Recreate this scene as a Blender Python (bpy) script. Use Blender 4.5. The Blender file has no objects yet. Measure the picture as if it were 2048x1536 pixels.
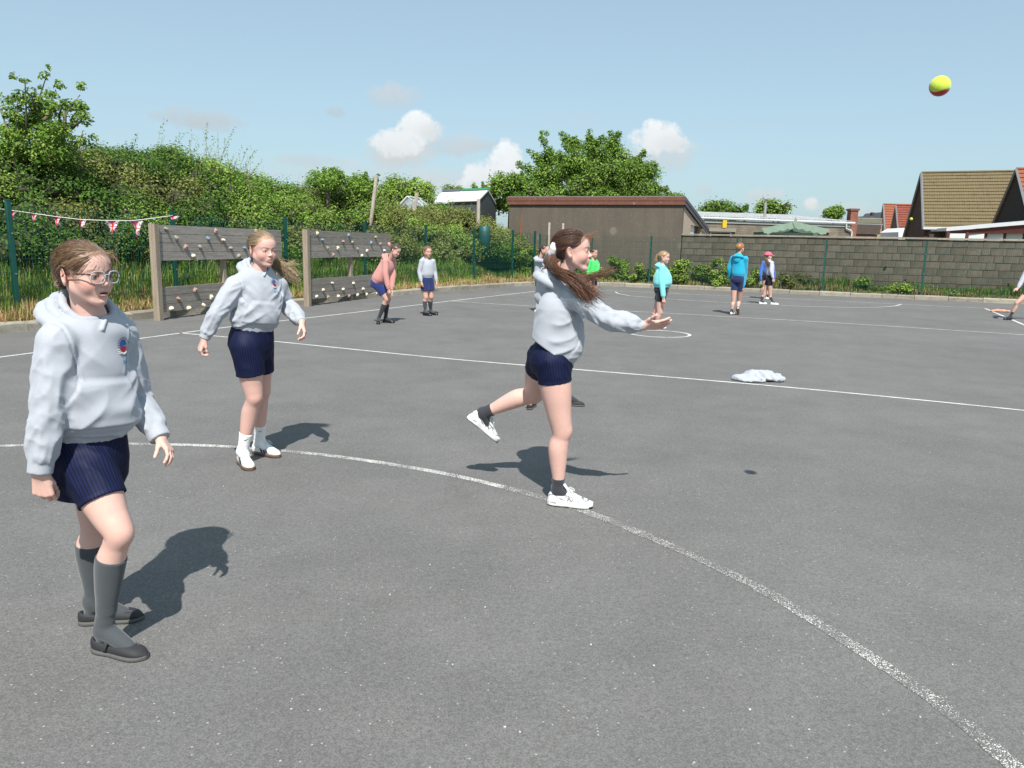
import bpy, math, random
import numpy as np
from mathutils import Vector, Matrix
from mathutils.bvhtree import BVHTree

# ---------------------------------------------------------------- camera, light, exposure
FOC, CAMH, PITCH, ROLL = 1517.8, 1.42, .1825, .0238
scene = bpy.context.scene
cam_d = bpy.data.cameras.new('camera')
cam = bpy.data.objects.new('camera', cam_d); scene.collection.objects.link(cam)
cp_, sp_ = math.cos(PITCH), math.sin(PITCH); cr_, sr_ = math.cos(ROLL), math.sin(ROLL)
_X = Vector((1, 0, 0)); _U = Vector((0, sp_, cp_)); _F = Vector((0, cp_, -sp_))
_r = cr_ * _X + sr_ * _U; _u = -sr_ * _X + cr_ * _U
cam.matrix_world = Matrix(((_r.x, _u.x, -_F.x, 0), (_r.y, _u.y, -_F.y, 0), (_r.z, _u.z, -_F.z, CAMH), (0, 0, 0, 1)))
cam_d.sensor_width = 36; cam_d.lens = FOC / 2048 * 36; cam_d.clip_start = .05; cam_d.clip_end = 3000
scene.camera = cam
SUN = Vector((.045, -.77, 1.0)).normalized()
EXPOSURE = .40
SKY_STRENGTH = .092
SUN_STRENGTH = 5.0
scene.view_settings.view_transform = 'Standard'; scene.view_settings.look = 'None'
scene.view_settings.exposure = EXPOSURE; scene.view_settings.gamma = 1; scene.view_settings.use_curve_mapping = False
scene.render.engine = 'CYCLES'
scene.cycles.max_bounces = 6; scene.cycles.transparent_max_bounces = 12
scene.cycles.use_denoising = True

def build_world():
    w = bpy.data.worlds.new('World'); scene.world = w; w.use_nodes = True
    nt = w.node_tree; N = nt.nodes; L = nt.links
    for n in list(N): N.remove(n)
    out = N.new('ShaderNodeOutputWorld'); bg = N.new('ShaderNodeBackground'); bg.inputs['Strength'].default_value = SKY_STRENGTH
    sky = N.new('ShaderNodeTexSky'); sky.sky_type = 'NISHITA'; sky.sun_disc = False
    sky.sun_elevation = math.asin(SUN.z); sky.sun_rotation = math.atan2(SUN.x, SUN.y)
    sky.altitude = 0; sky.air_density = 1.0; sky.dust_density = 1.6; sky.ozone_density = 1.0
    def mth(op, a, b=None, c=None, clamp=False):
        m = N.new('ShaderNodeMath'); m.operation = op; m.use_clamp = clamp
        for i, v in enumerate((a, b, c)):
            if v is None: continue
            if isinstance(v, (int, float)): m.inputs[i].default_value = v
            else: L.new(v, m.inputs[i])
        return m.outputs[0]
    tc = N.new('ShaderNodeTexCoord'); sep = N.new('ShaderNodeSeparateXYZ'); L.new(tc.outputs['Generated'], sep.inputs[0])
    X, Y, Z = sep.outputs
    az = mth('ARCTAN2', X, Y); el = mth('ARCSINE', Z)
    hs = N.new('ShaderNodeHueSaturation'); hs.inputs['Saturation'].default_value = SKY_SAT; hs.inputs['Value'].default_value = SKY_VAL
    tint = N.new('ShaderNodeMix'); tint.data_type = 'RGBA'; tint.blend_type = 'MULTIPLY'; tint.inputs[0].default_value = 1; tint.inputs[7].default_value = SKY_TINT
    L.new(sky.outputs[0], tint.inputs[6]); L.new(tint.outputs[2], hs.inputs['Color'])
    noi = N.new('ShaderNodeTexNoise'); noi.inputs['Scale'].default_value = 38; noi.inputs['Detail'].default_value = 7; noi.inputs['Roughness'].default_value = .62
    L.new(tc.outputs['Generated'], noi.inputs['Vector'])
    n2 = N.new('ShaderNodeTexNoise'); n2.inputs['Scale'].default_value = 130; n2.inputs['Detail'].default_value = 5
    L.new(tc.outputs['Generated'], n2.inputs['Vector'])
    nz = mth('ADD', mth('MULTIPLY', mth('SUBTRACT', noi.outputs[0], .5), 2.6), mth('MULTIPLY', mth('SUBTRACT', n2.outputs[0], .5), .9))
    hz = N.new('ShaderNodeMix'); hz.data_type = 'RGBA'; hz.inputs[0].default_value = .50; hz.inputs[7].default_value = (3.65, 5.35, 6.5, 1); L.new(hs.outputs[0], hz.inputs[6]); col = hz.outputs[2]
    def px_dir(px, py):
        d = ray(px, py); d = d / np.linalg.norm(d)
        return math.atan2(d[0], d[1]), math.asin(d[2])
    # clouds: centre pixel, half-width, half-height (px), opacity, brightness, edge softness
    for (px, py, hw, hh, op, br, so) in CLOUDS:
        a0, e0 = px_dir(px, py); a = hw / FOC; b = hh / FOC
        u = mth('DIVIDE', mth('SUBTRACT', az, a0), a); v = mth('DIVIDE', mth('SUBTRACT', el, e0), b)
        r2 = mth('ADD', mth('MULTIPLY', u, u), mth('MULTIPLY', v, v))
        m = mth('SUBTRACT', mth('ADD', 1.0, mth('MULTIPLY', nz, 1.0)), r2)
        m = mth('MULTIPLY', mth('MULTIPLY', m, so, clamp=True), op)
        # rounded underside greyer, top white: light from above inside the cloud
        sh = mth('ADD', mth('MULTIPLY', v, .07), mth('ADD', mth('MULTIPLY', nz, .05), .93))
        cc = N.new('ShaderNodeCombineXYZ')
        for i, k in enumerate((.925, .975, 1.0)): L.new(mth('MULTIPLY', sh, br * k), cc.inputs[i])
        mx = N.new('ShaderNodeMix'); mx.data_type = 'RGBA'
        L.new(m, mx.inputs[0]); L.new(col, mx.inputs[6]); L.new(cc.outputs[0], mx.inputs[7]); col = mx.outputs[2]
    L.new(col, bg.inputs['Color']); L.new(bg.outputs[0], out.inputs[0])

SKY_SAT, SKY_VAL = .80, 1.27
SKY_TINT = (.92, 1.03, 1.0, 1)
CLOUDS = [(395, 238, 83, 22, 0.71875, 5.401760000000001, 1.0), (672, 224, 24, 11, 0.575, 5.18128, 1.0), (620, 322, 76, 15, 0.5031249999999999, 5.512000000000001, 0.9), (700, 345, 207, 29, 0.5031249999999999, 6.17344, 0.6), (900, 290, 98, 24, 0.71875, 5.842720000000001, 0.8), (1000, 292, 61, 15, 0.43124999999999997, 5.512000000000001, 0.8), (790, 192, 51, 29, 0.71875, 6.0632, 0.9), (800, 305, 76, 32, 1, 6.24, 1.0), (835, 255, 41, 32, 1, 8.064000000000002, 1.875), (795, 285, 54, 29, 1, 7.840000000000001, 1.75), (865, 262, 32, 20, 1, 7.168000000000001, 1.0), (905, 365, 122, 34, 0.7906249999999999, 6.24, 0.7), (1015, 318, 39, 37, 1, 8.176, 1.875), (985, 350, 59, 37, 1, 7.840000000000001, 1.625), (960, 390, 85, 32, 1, 7.392, 1.0), (1325, 312, 78, 32, 0.71875, 6.17344, 0.9), (1318, 275, 54, 34, 1, 8.064000000000002, 2.0), (1345, 285, 37, 20, 1, 7.392, 1.1), (1620, 408, 15, 15, 1, 7.168000000000001, 1.2), (1530, 395, 37, 20, 0.71875, 6.24, 1.0), (-40, 280, 73, 37, 0.8624999999999999, 6.448, 1.0), (1410, 380, 24, 17, 0.43124999999999997, 5.952960000000001, 0.9), (1700, 420, 73, 17, 0.575, 6.39392, 0.7), (1150, 240, 73, 20, 0.1725, 5.732480000000001, 0.8)]

# ---------------------------------------------------------------- survey helpers: where a sight line meets the ground or a wall line
def ray(px, py):
    x = (px - 1024) / FOC; y = -(py - 768) / FOC
    x, y = cr_ * x - sr_ * y, sr_ * x + cr_ * y
    return np.array([x, cp_ + y * sp_, -sp_ + y * cp_])
def G(px, py, z=0.0):
    d = ray(px, py); return np.array([0, 0, CAMH]) + d * ((z - CAMH) / d[2])
def D(px, py, Y):
    d = ray(px, py); return np.array([0, 0, CAMH]) + d * (Y / d[1])
def on(px, py, p, q):
    """point where the sight line meets the vertical plane through p-q"""
    d = ray(px, py); e = np.array(q[:2]) - np.array(p[:2]); n = np.array([-e[1], e[0]])
    t = (n @ np.array(p[:2])) / (n @ d[:2]); return np.array([0, 0, CAMH]) + d * t

build_world()
sd = bpy.data.lights.new('sun', 'SUN'); sd.energy = SUN_STRENGTH; sd.angle = math.radians(.53); sd.color = (1, .955, .89)
so = bpy.data.objects.new('sun', sd); scene.collection.objects.link(so); so.location = (0, -20, 30)
so.rotation_euler = SUN.to_track_quat('Z', 'Y').to_euler()

# ---------------------------------------------------------------- objects
rng = np.random.default_rng(7); random.seed(7)
C = scene.collection
def tag(o, label=None, cat=None, group=None, kind=None):
    for k, v in (('label', label), ('category', cat), ('group', group), ('kind', kind)):
        if v: o[k] = v
    return o
def thing(name, label, cat, loc=(0, 0, 0), group=None):
    o = bpy.data.objects.new(name, None); C.objects.link(o); o.location = [float(v) for v in loc]; o.empty_display_size = .1
    return tag(o, label, cat, group)
def link(name, me, parent=None, mat=None):
    if mat is not None and not me.materials: me.materials.append(mat)
    o = bpy.data.objects.new(name, me); C.objects.link(o)
    if parent is not None: o.parent = parent
    return o
def npmesh(name, V, Q, smooth=True, cols=None, attrs=None):
    """V (n,3), Q (m,k) all faces the same size"""
    V = np.ascontiguousarray(V, np.float32); Q = np.ascontiguousarray(Q, np.int32)
    me = bpy.data.meshes.new(name); k = Q.shape[1]
    me.vertices.add(len(V)); me.vertices.foreach_set('co', V.ravel())
    me.loops.add(Q.size); me.loops.foreach_set('vertex_index', Q.ravel())
    me.polygons.add(len(Q)); me.polygons.foreach_set('loop_start', np.arange(0, Q.size, k, dtype=np.int32))
    me.polygons.foreach_set('use_smooth', np.full(len(Q), smooth, dtype=bool))
    if cols is not None:
        a = me.color_attributes.new('Col', 'FLOAT_COLOR', 'POINT')
        c = np.ones((len(V), 4), np.float32); c[:, :3] = cols; a.data.foreach_set('color', c.ravel())
    for n, v in (attrs or {}).items():
        a = me.attributes.new(n, 'FLOAT', 'POINT'); a.data.foreach_set('value', np.ascontiguousarray(v, np.float32))
    me.update(calc_edges=True); me.validate(clean_customdata=False)
    return me
class MB:
    """collects boxes, tubes and polygons into one mesh"""
    def __init__(s): s.v = []; s.f = []; s.n = 0
    def add(s, V, F):
        s.v += [tuple(map(float, p)) for p in V]; s.f += [tuple(i + s.n for i in f) for f in F]; s.n = len(s.v)
    def box(s, c, half, R=None, jit=0):
        c = np.array(c, float); h = np.array(half, float); R = np.eye(3) if R is None else R
        P = [c + R @ (h * np.array(q) * (1 + (random.uniform(-jit, jit) if jit else 0))) for q in
             ((-1, -1, -1), (1, -1, -1), (1, 1, -1), (-1, 1, -1), (-1, -1, 1), (1, -1, 1), (1, 1, 1), (-1, 1, 1))]
        s.add(P, [(0, 3, 2, 1), (4, 5, 6, 7), (0, 1, 5, 4), (1, 2, 6, 5), (2, 3, 7, 6), (3, 0, 4, 7)])
    def prism(s, poly, ext):
        """polygon (list of 3d) extruded by vector ext"""
        n = len(poly); P = [np.array(p, float) for p in poly]; Q = [p + np.array(ext, float) for p in P]
        s.add(P + Q, [tuple(range(n - 1, -1, -1)), tuple(range(n, 2 * n))] + [(i, (i + 1) % n, (i + 1) % n + n, i + n) for i in range(n)])
    def tube(s, pts, r, n=6, cap=True):
        pts = [np.array(p, float) for p in pts]; r = [r] * len(pts) if np.isscalar(r) else r
        V = []; F = []
        for i, p in enumerate(pts):
            t = pts[min(i + 1, len(pts) - 1)] - pts[max(i - 1, 0)]; t = t / (np.linalg.norm(t) + 1e-9)
            a = np.cross(t, (0, 0, 1) if abs(t[2]) < .9 else (1, 0, 0)); a /= np.linalg.norm(a); b = np.cross(t, a)
            V += [p + r[i] * (math.cos(2 * math.pi * j / n) * a + math.sin(2 * math.pi * j / n) * b) for j in range(n)]
        for i in range(len(pts) - 1):
            F += [(i * n + j, i * n + (j + 1) % n, (i + 1) * n + (j + 1) % n, (i + 1) * n + j) for j in range(n)]
        if cap: F += [tuple(range(n - 1, -1, -1)), tuple((len(pts) - 1) * n + j for j in range(n))]
        s.add(V, F)
    def mesh(s, name, smooth=False, bevel=0):
        me = bpy.data.meshes.new(name); me.from_pydata(s.v, [], s.f)
        if smooth: me.polygons.foreach_set('use_smooth', [True] * len(me.polygons))
        me.update(); return me
    def obj(s, name, mat, parent=None, smooth=False): return link(name, s.mesh(name, smooth), parent, mat)
def frame(d, up=(0, 0, 1)):
    """columns: along d, left of it, up"""
    d = np.array(d, float); d /= np.linalg.norm(d); l = np.cross(up, d); l /= np.linalg.norm(l); u = np.cross(d, l)
    return np.stack([d, l, u], 1)
def copy_tree(o, parent=None):
    c = o.copy(); C.objects.link(c); c.parent = parent
    for ch in [x for x in CH.get(o.name, [])]: copy_tree(ch, c)
    return c
CH = {}

# ---------------------------------------------------------------- materials
def mat(name, col=(.5, .5, .5), rough=.8, var=.12, scale=8, detail=4, bump=0, bscale=60, attr=False, metal=0, spec=.5,
        col2=None, ramp=(.4, .65), sheen=0, sss=0, trans=0, stretch=None, streak=None, objrand=0, extra=None, coat=0):
    m = bpy.data.materials.new(name); m.use_nodes = True; nt = m.node_tree; N = nt.nodes; L = nt.links
    b = N['Principled BSDF']; b.inputs['Roughness'].default_value = rough; b.inputs['Metallic'].default_value = metal
    b.inputs['Specular IOR Level'].default_value = spec
    if sheen: b.inputs['Sheen Weight'].default_value = sheen; b.inputs['Sheen Roughness'].default_value = .5
    if sss:
        b.inputs['Subsurface Weight'].default_value = sss; b.inputs['Subsurface Radius'].default_value = (1, .35, .2); b.inputs['Subsurface Scale'].default_value = .006
    if coat: b.inputs['Coat Weight'].default_value = coat; b.inputs['Coat Roughness'].default_value = .2
    tc = N.new('ShaderNodeTexCoord'); vec = tc.outputs['Object']
    mp = N.new('ShaderNodeMapping'); L.new(vec, mp.inputs[0]); vec = mp.outputs[0]
    if stretch: mp.inputs['Scale'].default_value = stretch
    if objrand:
        oi = N.new('ShaderNodeObjectInfo'); va = N.new('ShaderNodeVectorMath'); va.operation = 'ADD'
        sc_ = N.new('ShaderNodeMath'); sc_.operation = 'MULTIPLY'; sc_.inputs[1].default_value = 50; L.new(oi.outputs['Random'], sc_.inputs[0])
        L.new(vec, va.inputs[0]); L.new(sc_.outputs[0], va.inputs[1]); vec = va.outputs[0]
    n = N.new('ShaderNodeTexNoise'); n.inputs['Scale'].default_value = scale; n.inputs['Detail'].default_value = detail; n.inputs['Roughness'].default_value = .6
    L.new(vec, n.inputs['Vector'])
    if attr:
        at = N.new('ShaderNodeAttribute'); at.attribute_name = 'Col'; base = at.outputs['Color']
    else:
        rg = N.new('ShaderNodeRGB'); rg.outputs[0].default_value = (*col, 1); base = rg.outputs[0]
    if col2 is not None:
        rp = N.new('ShaderNodeMapRange'); rp.inputs[1].default_value = ramp[0]; rp.inputs[2].default_value = ramp[1]
        L.new(n.outputs[0], rp.inputs[0]); mx = N.new('ShaderNodeMix'); mx.data_type = 'RGBA'
        L.new(rp.outputs[0], mx.inputs[0]); L.new(base, mx.inputs[6]); mx.inputs[7].default_value = (*col2, 1); base = mx.outputs[2]
    def vary(base, src, amt):
        mr = N.new('ShaderNodeMapRange'); mr.inputs[1].default_value = .25; mr.inputs[2].default_value = .75
        mr.inputs[3].default_value = 1 - amt; mr.inputs[4].default_value = 1 + amt; L.new(src, mr.inputs[0])
        vm = N.new('ShaderNodeVectorMath'); vm.operation = 'SCALE'; L.new(base, vm.inputs[0]); L.new(mr.outputs[0], vm.inputs['Scale']); return vm.outputs[0]
    if var: base = vary(base, n.outputs[0], var)
    if objrand: base = vary(base, oi.outputs['Random'], objrand)
    if streak:
        sc, amt = streak; m2 = N.new('ShaderNodeMapping'); L.new(tc.outputs['Object'], m2.inputs[0]); m2.inputs['Scale'].default_value = sc
        ns = N.new('ShaderNodeTexNoise'); ns.inputs['Scale'].default_value = 1; ns.inputs['Detail'].default_value = 5; L.new(m2.outputs[0], ns.inputs['Vector'])
        base = vary(base, ns.outputs[0], amt)
    L.new(base, b.inputs['Base Color'])
    if bump:
        nb = N.new('ShaderNodeTexNoise'); nb.inputs['Scale'].default_value = bscale; nb.inputs['Detail'].default_value = 4; L.new(vec, nb.inputs['Vector'])
        bp = N.new('ShaderNodeBump'); bp.inputs['Strength'].default_value = min(1, bump); bp.inputs['Distance'].default_value = .3 / bscale
        L.new(nb.outputs[0], bp.inputs['Height']); L.new(bp.outputs[0], b.inputs['Normal'])
    if trans:
        t = N.new('ShaderNodeBsdfTranslucent'); L.new(base, t.inputs[0]); ms = N.new('ShaderNodeMixShader'); ms.inputs[0].default_value = trans
        L.new(b.outputs[0], ms.inputs[1]); L.new(t.outputs[0], ms.inputs[2]); L.new(ms.outputs[0], N['Material Output'].inputs[0])
    if extra: extra(m, nt, b, base, tc)
    return m

# ================================================================ SETTING
def asphalt_nodes(nt, vec):
    N = nt.nodes; L = nt.links
    def vor(sc, feat='F1'):
        v = N.new('ShaderNodeTexVoronoi'); v.feature = feat; v.inputs['Scale'].default_value = sc; L.new(vec, v.inputs['Vector']); return v
    def noi(sc, det=4, ro=.6):
        n = N.new('ShaderNodeTexNoise'); n.inputs['Scale'].default_value = sc; n.inputs['Detail'].default_value = det; n.inputs['Roughness'].default_value = ro
        L.new(vec, n.inputs['Vector']); return n.outputs[0]
    def mr(src, a, b, c, d):
        r = N.new('ShaderNodeMapRange'); r.inputs[1].default_value = a; r.inputs[2].default_value = b; r.inputs[3].default_value = c; r.inputs[4].default_value = d
        L.new(src, r.inputs[0]); return r.outputs[0]
    def mul(a, b, op='MULTIPLY'):
        m = N.new('ShaderNodeMath'); m.operation = op; L.new(a, m.inputs[0])
        if isinstance(b, (int, float)): m.inputs[1].default_value = b
        else: L.new(b, m.inputs[1])
        return m.outputs[0]
    v1 = vor(190); sp = N.new('ShaderNodeSeparateColor'); L.new(v1.outputs['Color'], sp.inputs[0])
    stone = mr(sp.outputs[0], 0, 1, .84, 1.18)
    edge = mr(v1.outputs['Distance'], .35, .75, 1.0, .78)
    big = mr(noi(.35, 6, .65), .3, .7, .91, 1.08); mid = mul(mr(noi(2.6, 5), .3, .7, .94, 1.06), mr(noi(.95, 3, .7), .42, .60, .95, 1.035)); fine = mr(noi(420, 3), .3, .7, .86, 1.14)
    grit = mr(noi(45, 4, .7), .35, .65, .90, 1.10)
    val = mul(mul(mul(stone, edge), mul(big, mid)), mul(fine, grit))
    # pale flecks of chipped stone and paint
    v2 = vor(26); s2 = N.new('ShaderNodeSeparateColor'); L.new(v2.outputs['Color'], s2.inputs[0])
    fl = mul(mul(s2.outputs[0], .975, 'GREATER_THAN'), mul(v2.outputs['Distance'], mr(s2.outputs[1], 0, 1, .03, .12), 'LESS_THAN'))
    v3 = vor(75); s3 = N.new('ShaderNodeSeparateColor'); L.new(v3.outputs['Color'], s3.inputs[0])
    fl2 = mul(mul(s3.outputs[0], .965, 'GREATER_THAN'), mul(v3.outputs['Distance'], .25, 'LESS_THAN'))
    tint = N.new('ShaderNodeMix'); tint.data_type = 'RGBA'
    L.new(noi(1.1, 3), tint.inputs[0]); tint.inputs[6].default_value = (.163, .157, .151, 1); tint.inputs[7].default_value = (.146, .146, .143, 1)
    sc = N.new('ShaderNodeVectorMath'); sc.operation = 'SCALE'; L.new(tint.outputs[2], sc.inputs[0]); L.new(val, sc.inputs['Scale'])
    col = sc.outputs[0]
    for f, c in ((fl2, (.34, .33, .31, 1)), (fl, (.40, .40, .38, 1))):
        mx = N.new('ShaderNodeMix'); mx.data_type = 'RGBA'; L.new(f, mx.inputs[0]); L.new(col, mx.inputs[6]); mx.inputs[7].default_value = c; col = mx.outputs[2]
    h = mul(mul(v1.outputs['Distance'], -.9), noi(60, 4), 'ADD')
    return col, h, v1, noi, mr, mul, vor
def asphalt_material(name, paint=None):
    m = bpy.data.materials.new(name); m.use_nodes = True; nt = m.node_tree; N = nt.nodes; L = nt.links; b = N['Principled BSDF']
    tc = N.new('ShaderNodeTexCoord'); vec = tc.outputs['Object']
    col, h, v1, noi, mr, mul, vor = asphalt_nodes(nt, vec)
    if paint is not None:
        lo, hi, worn = paint
        cov = mul(mul(v1.outputs['Distance'], -1.0), mul(noi(90, 3), mul(noi(5, 4), .9), 'ADD'), 'ADD')
        k = mr(cov, lo, hi, 0, 1)
        mx = N.new('ShaderNodeMix'); mx.data_type = 'RGBA'; L.new(k, mx.inputs[0]); L.new(col, mx.inputs[6]); mx.inputs[7].default_value = (.66, .655, .62, 1)
        col = mx.outputs[2]
    L.new(col, b.inputs['Base Color']); b.inputs['Roughness'].default_value = .88; b.inputs['Specular IOR Level'].default_value = .25
    bp = N.new('ShaderNodeBump'); bp.inputs['Strength'].default_value = .45; bp.inputs['Distance'].default_value = .0025
    L.new(h, bp.inputs['Height']); L.new(bp.outputs[0], b.inputs['Normal'])
    return m
M_asph = asphalt_material('asphalt')
M_paint = asphalt_material('line_paint', (.10, .42, 0))
M_paint_worn = asphalt_material('worn_line_paint', (.66, .74, 0))
M_paint_mid = asphalt_material('faded_line_paint', (.42, .60, 0))
M_soil = mat('soil', (.16, .115, .07), .95, .3, 3, bump=.6, bscale=14, col2=(.10, .11, .045))
M_conc = mat('kerb_concrete', (.30, .275, .225), .92, .28, 7, 6, bump=.7, bscale=40, objrand=.12, col2=(.17, .155, .12), ramp=(.45, .7), streak=((3, 3, 40), .2))
M_green = mat('green_coated_steel', (.004, .062, .048), .45, .15, 5)
M_wire = mat('green_wire', (.006, .06, .045), .5, .1, 5)
M_bolt = mat('zinc_bolt', (.5, .5, .5), .4, .1, 5, metal=.8)

# kerb run in plan: left side towards the back corner, then the far side
KL = [(-12.2, 1.2), (-9.0, 7.0), (-7.25, 10.72), (-6.2, 13.4), (-4.72, 16.5), (-3.2, 20.0), (-1.55, 23.3), (-.1, 26.0), (1.0, 27.3), (2.3, 27.75)]
KR = [(2.3, 27.75), (3.6, 27.5), (6.1, 26.6), (10.3, 24.85), (14.7, 23.0), (20.5, 20.5), (27, 17.7)]
KERB = KL + KR[1:]
def resample(P, step):
    P = np.array(P, float); s = np.r_[0, np.cumsum(np.linalg.norm(np.diff(P, axis=0), axis=1))]
    n = max(2, int(round(s[-1] / step)) + 1); t = np.linspace(0, s[-1], n)
    return np.stack([np.interp(t, s, P[:, i]) for i in range(P.shape[1])], 1)
def offs(P, d):
    """offset a plan polyline to its left by d"""
    P = np.array(P, float); T = np.gradient(P, axis=0); T /= np.linalg.norm(T, axis=1)[:, None]
    return P + d * np.stack([-T[:, 1], T[:, 0]], 1)
KK = resample(KERB, .5)

# ground far out, and the playground sheet bounded by the kerb
mb = MB(); mb.add([(-900, -300, -.06), (900, -300, -.06), (900, 1500, -.06), (-900, 1500, -.06)], [(0, 1, 2, 3)])
g = mb.obj('ground', M_soil); tag(g, kind='structure')
kin = offs(KK, .06)
pts = [(-40, -30), (60, -30), (60, 5)] + [tuple(p) for p in kin[::-1]] + [(-40, -12)]
import bmesh
bm = bmesh.new(); vs = [bm.verts.new((x, y, 0)) for x, y in pts]; bm.faces.new(vs); bmesh.ops.triangulate(bm, faces=bm.faces[:])
me = bpy.data.meshes.new('playground'); bm.to_mesh(me); bm.free()
if me.polygons[0].normal.z < 0: me.flip_normals()
tag(link('playground', me, None, M_asph), kind='structure')

# kerb stones, each its own piece of the kerb
kerb = thing('kerb', None, None, (0, 0, 0)); tag(kerb, kind='structure')
ks = resample(KERB, .92)
for i in range(len(ks) - 1):
    a, b = ks[i], ks[i + 1]; d = b - a; Ln = np.linalg.norm(d); d /= Ln; n = np.array([-d[1], d[0]])
    h = .135 + random.uniform(-.008, .012); w = .15 + random.uniform(-.01, .012); g_ = .006
    prof = [(0, -.05), (0, h - .03), (.02, h - .008), (.05, h), (w, h + .004), (w, -.05)]
    V = []; steps = 5
    for k in range(steps):
        q = a + d * (g_ + (Ln - 2 * g_) * k / (steps - 1))
        for (u, z) in prof:
            ju = random.uniform(-.006, .006) if z > 0 else 0
            V.append((*(q + n * (u + ju)), z + (random.uniform(-.007, .007) if z > 0 else 0)))
    m_ = len(prof); F = []
    for k in range(steps - 1):
        F += [(k * m_ + j, (k + 1) * m_ + j, (k + 1) * m_ + (j + 1) % m_, k * m_ + (j + 1) % m_) for j in range(m_)]
    F += [tuple(range(m_)), tuple((steps - 1) * m_ + j for j in reversed(range(m_)))]
    mb = MB(); mb.add(V, F); o = mb.obj('kerb_stone', M_conc, kerb)

# verge and bank behind the kerb: height field in (distance along, depth behind the kerb)
KS = resample(KERB, .35)
DEP = np.array([.12, .3, .5, .8, 1.2, 1.7, 2.3, 3.2, 4.5, 7.0])
TK = np.gradient(KS, axis=0); TK /= np.linalg.norm(TK, axis=1)[:, None]; NK = np.stack([-TK[:, 1], TK[:, 0]], 1)
from mathutils import noise as mn
def bank_h(p, d, x, y):
    left = 1 / (1 + math.exp((y - 26.3) * 2.2)) if x < 1.6 else 0
    if x > 1.6: left = 0
    z = .11 + .03 * mn.noise(Vector((x * 1.3, y * 1.3, 0)))
    if d > .55: z += left * min(1.15, (d - .55) * .78) * (1 + .12 * mn.noise(Vector((x * .6, y * .6, 3))))
    return z
V = []; nD = len(DEP)
SCL = resample(KERB[:9], .35)
for i, p in enumerate(KS):
    for d in DEP:
        # far side: flat verge only to the wall foot
        q = p + NK[i] * d; V.append((q[0], q[1], bank_h(p, d, q[0], q[1])))
F = [(i * nD + j, (i + 1) * nD + j, (i + 1) * nD + j + 1, i * nD + j + 1) for i in range(len(KS) - 1) for j in range(nD - 1)]
V = np.array(V); Fq = np.array(F)[:, ::-1]
me = npmesh('bank', V, Fq, True); tag(link('bank', me, None, M_soil), kind='structure')

# ---- painted lines: strips 4 mm above the asphalt
def strip(name, P, w, m, closed=False, z=.0025, width_noise=0):
    P = np.array(P, float); T = np.gradient(P, axis=0)
    if closed: T = np.roll(P, -1, 0) - np.roll(P, 1, 0)
    T /= np.linalg.norm(T, axis=1)[:, None]; Nn = np.stack([-T[:, 1], T[:, 0]], 1)
    V = []
    for p, n in zip(P, Nn):
        a = w / 2 * (1 + random.uniform(-width_noise, width_noise)); V += [(*(p + n * a), z), (*(p - n * a), z)]
    n = len(P); F = [(2 * i, 2 * i + 1, (2 * i + 3) % (2 * n), (2 * i + 2) % (2 * n)) for i in range(n if closed else n - 1)]
    mb = MB(); mb.add(V, F); o = mb.obj(name, m)
    if o.data.polygons[0].normal.z < 0: o.data.flip_normals()
    return tag(o, kind='structure')
def gpl(pts): return np.array([G(*p)[:2] for p in pts])
def smooth_curve(P, n=120, it=40):
    Q = resample(P, .01 + sum(np.linalg.norm(np.diff(P, axis=0), axis=1)) / n)
    for _ in range(it): Q[1:-1] = (Q[:-2] + 2 * Q[1:-1] + Q[2:]) / 4
    return Q
def line_fit(pts, x0, x1, n=40):
    P = gpl(pts); c = P.mean(0); u = np.linalg.svd(P - c)[2][0]
    if u[1] < 0: u = -u
    return c, u
sl = gpl([(-20, 717), (64.5, 707.6), (269.5, 678.3), (454.8, 654), (680, 628.6), (900, 602.2), (1067.6, 583), (1118, 577)])
strip('court_line', smooth_curve(sl, 60, 12), .05, M_paint)
strip('court_line', smooth_curve(gpl([(360, 666.2), (543, 682.1), (680, 696.3), (900, 718.5), (1050, 730.7), (1340, 754.6), (1560, 773), (1800, 796), (2048, 821), (2300, 847)]), 60, 10), .046, M_paint)
strip('court_line', smooth_curve(gpl([(897, 602.2), (1061.7, 612.8), (1235, 621.7), (1340, 626.8), (1700, 647.6), (2048, 670), (2300, 686)]), 60, 10), .05, M_paint, z=.005)
bl0 = G(1121, 577)[:2]; bl1 = G(1970, 617)[:2]
strip('court_line', resample([bl0, G(1600, 598.7)[:2], bl1], .5), .05, M_paint, z=.0055)
strip('court_line', resample([bl1, G(2048, 650)[:2], G(2200, 715)[:2]], .4), .06, M_paint, z=.0045)
arc = gpl([(1230.5, 584.2), (1236, 587.5), (1260, 592), (1340, 598.3), (1470, 606.5), (1600, 613.0), (1700, 615.3), (1760, 614.8), (1790, 612.5), (1803, 608.8)])
strip('shooting_circle_line', smooth_curve(arc, 60, 1), .055, M_paint, z=.0065)
cc = G(1318, 667.5)[:2]; e1 = G(1379.6, 670.9)[:2]; rad = np.linalg.norm(e1 - cc)
strip('centre_circle_line', [cc + rad * np.array([math.cos(t), math.sin(t)]) for t in np.linspace(0, 2 * math.pi, 48, endpoint=False)], .05, M_paint, closed=True)
na = gpl([(-300, 921), (-120, 899), (0, 891.5), (58.6, 889.6), (250, 887), (400, 890.4), (475, 893.5), (558, 900.5), (680, 913), (790, 929.5), (900, 948.5), (988.5, 969), (1081.5, 993.5), (1165.6, 1020), (1218.7, 1040), (1340, 1090), (1450, 1141), (1560, 1195), (1700, 1288), (1850, 1383), (1930, 1440), (2030, 1530), (2120, 1620)])
na = smooth_curve(na, 200, 30); ix = int(np.argmax(na[:, 0] > G(1000, 972)[0]))
strip('goal_circle_line', na[:ix + 1], .056, M_paint_mid, z=.0015, width_noise=.06)
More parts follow.
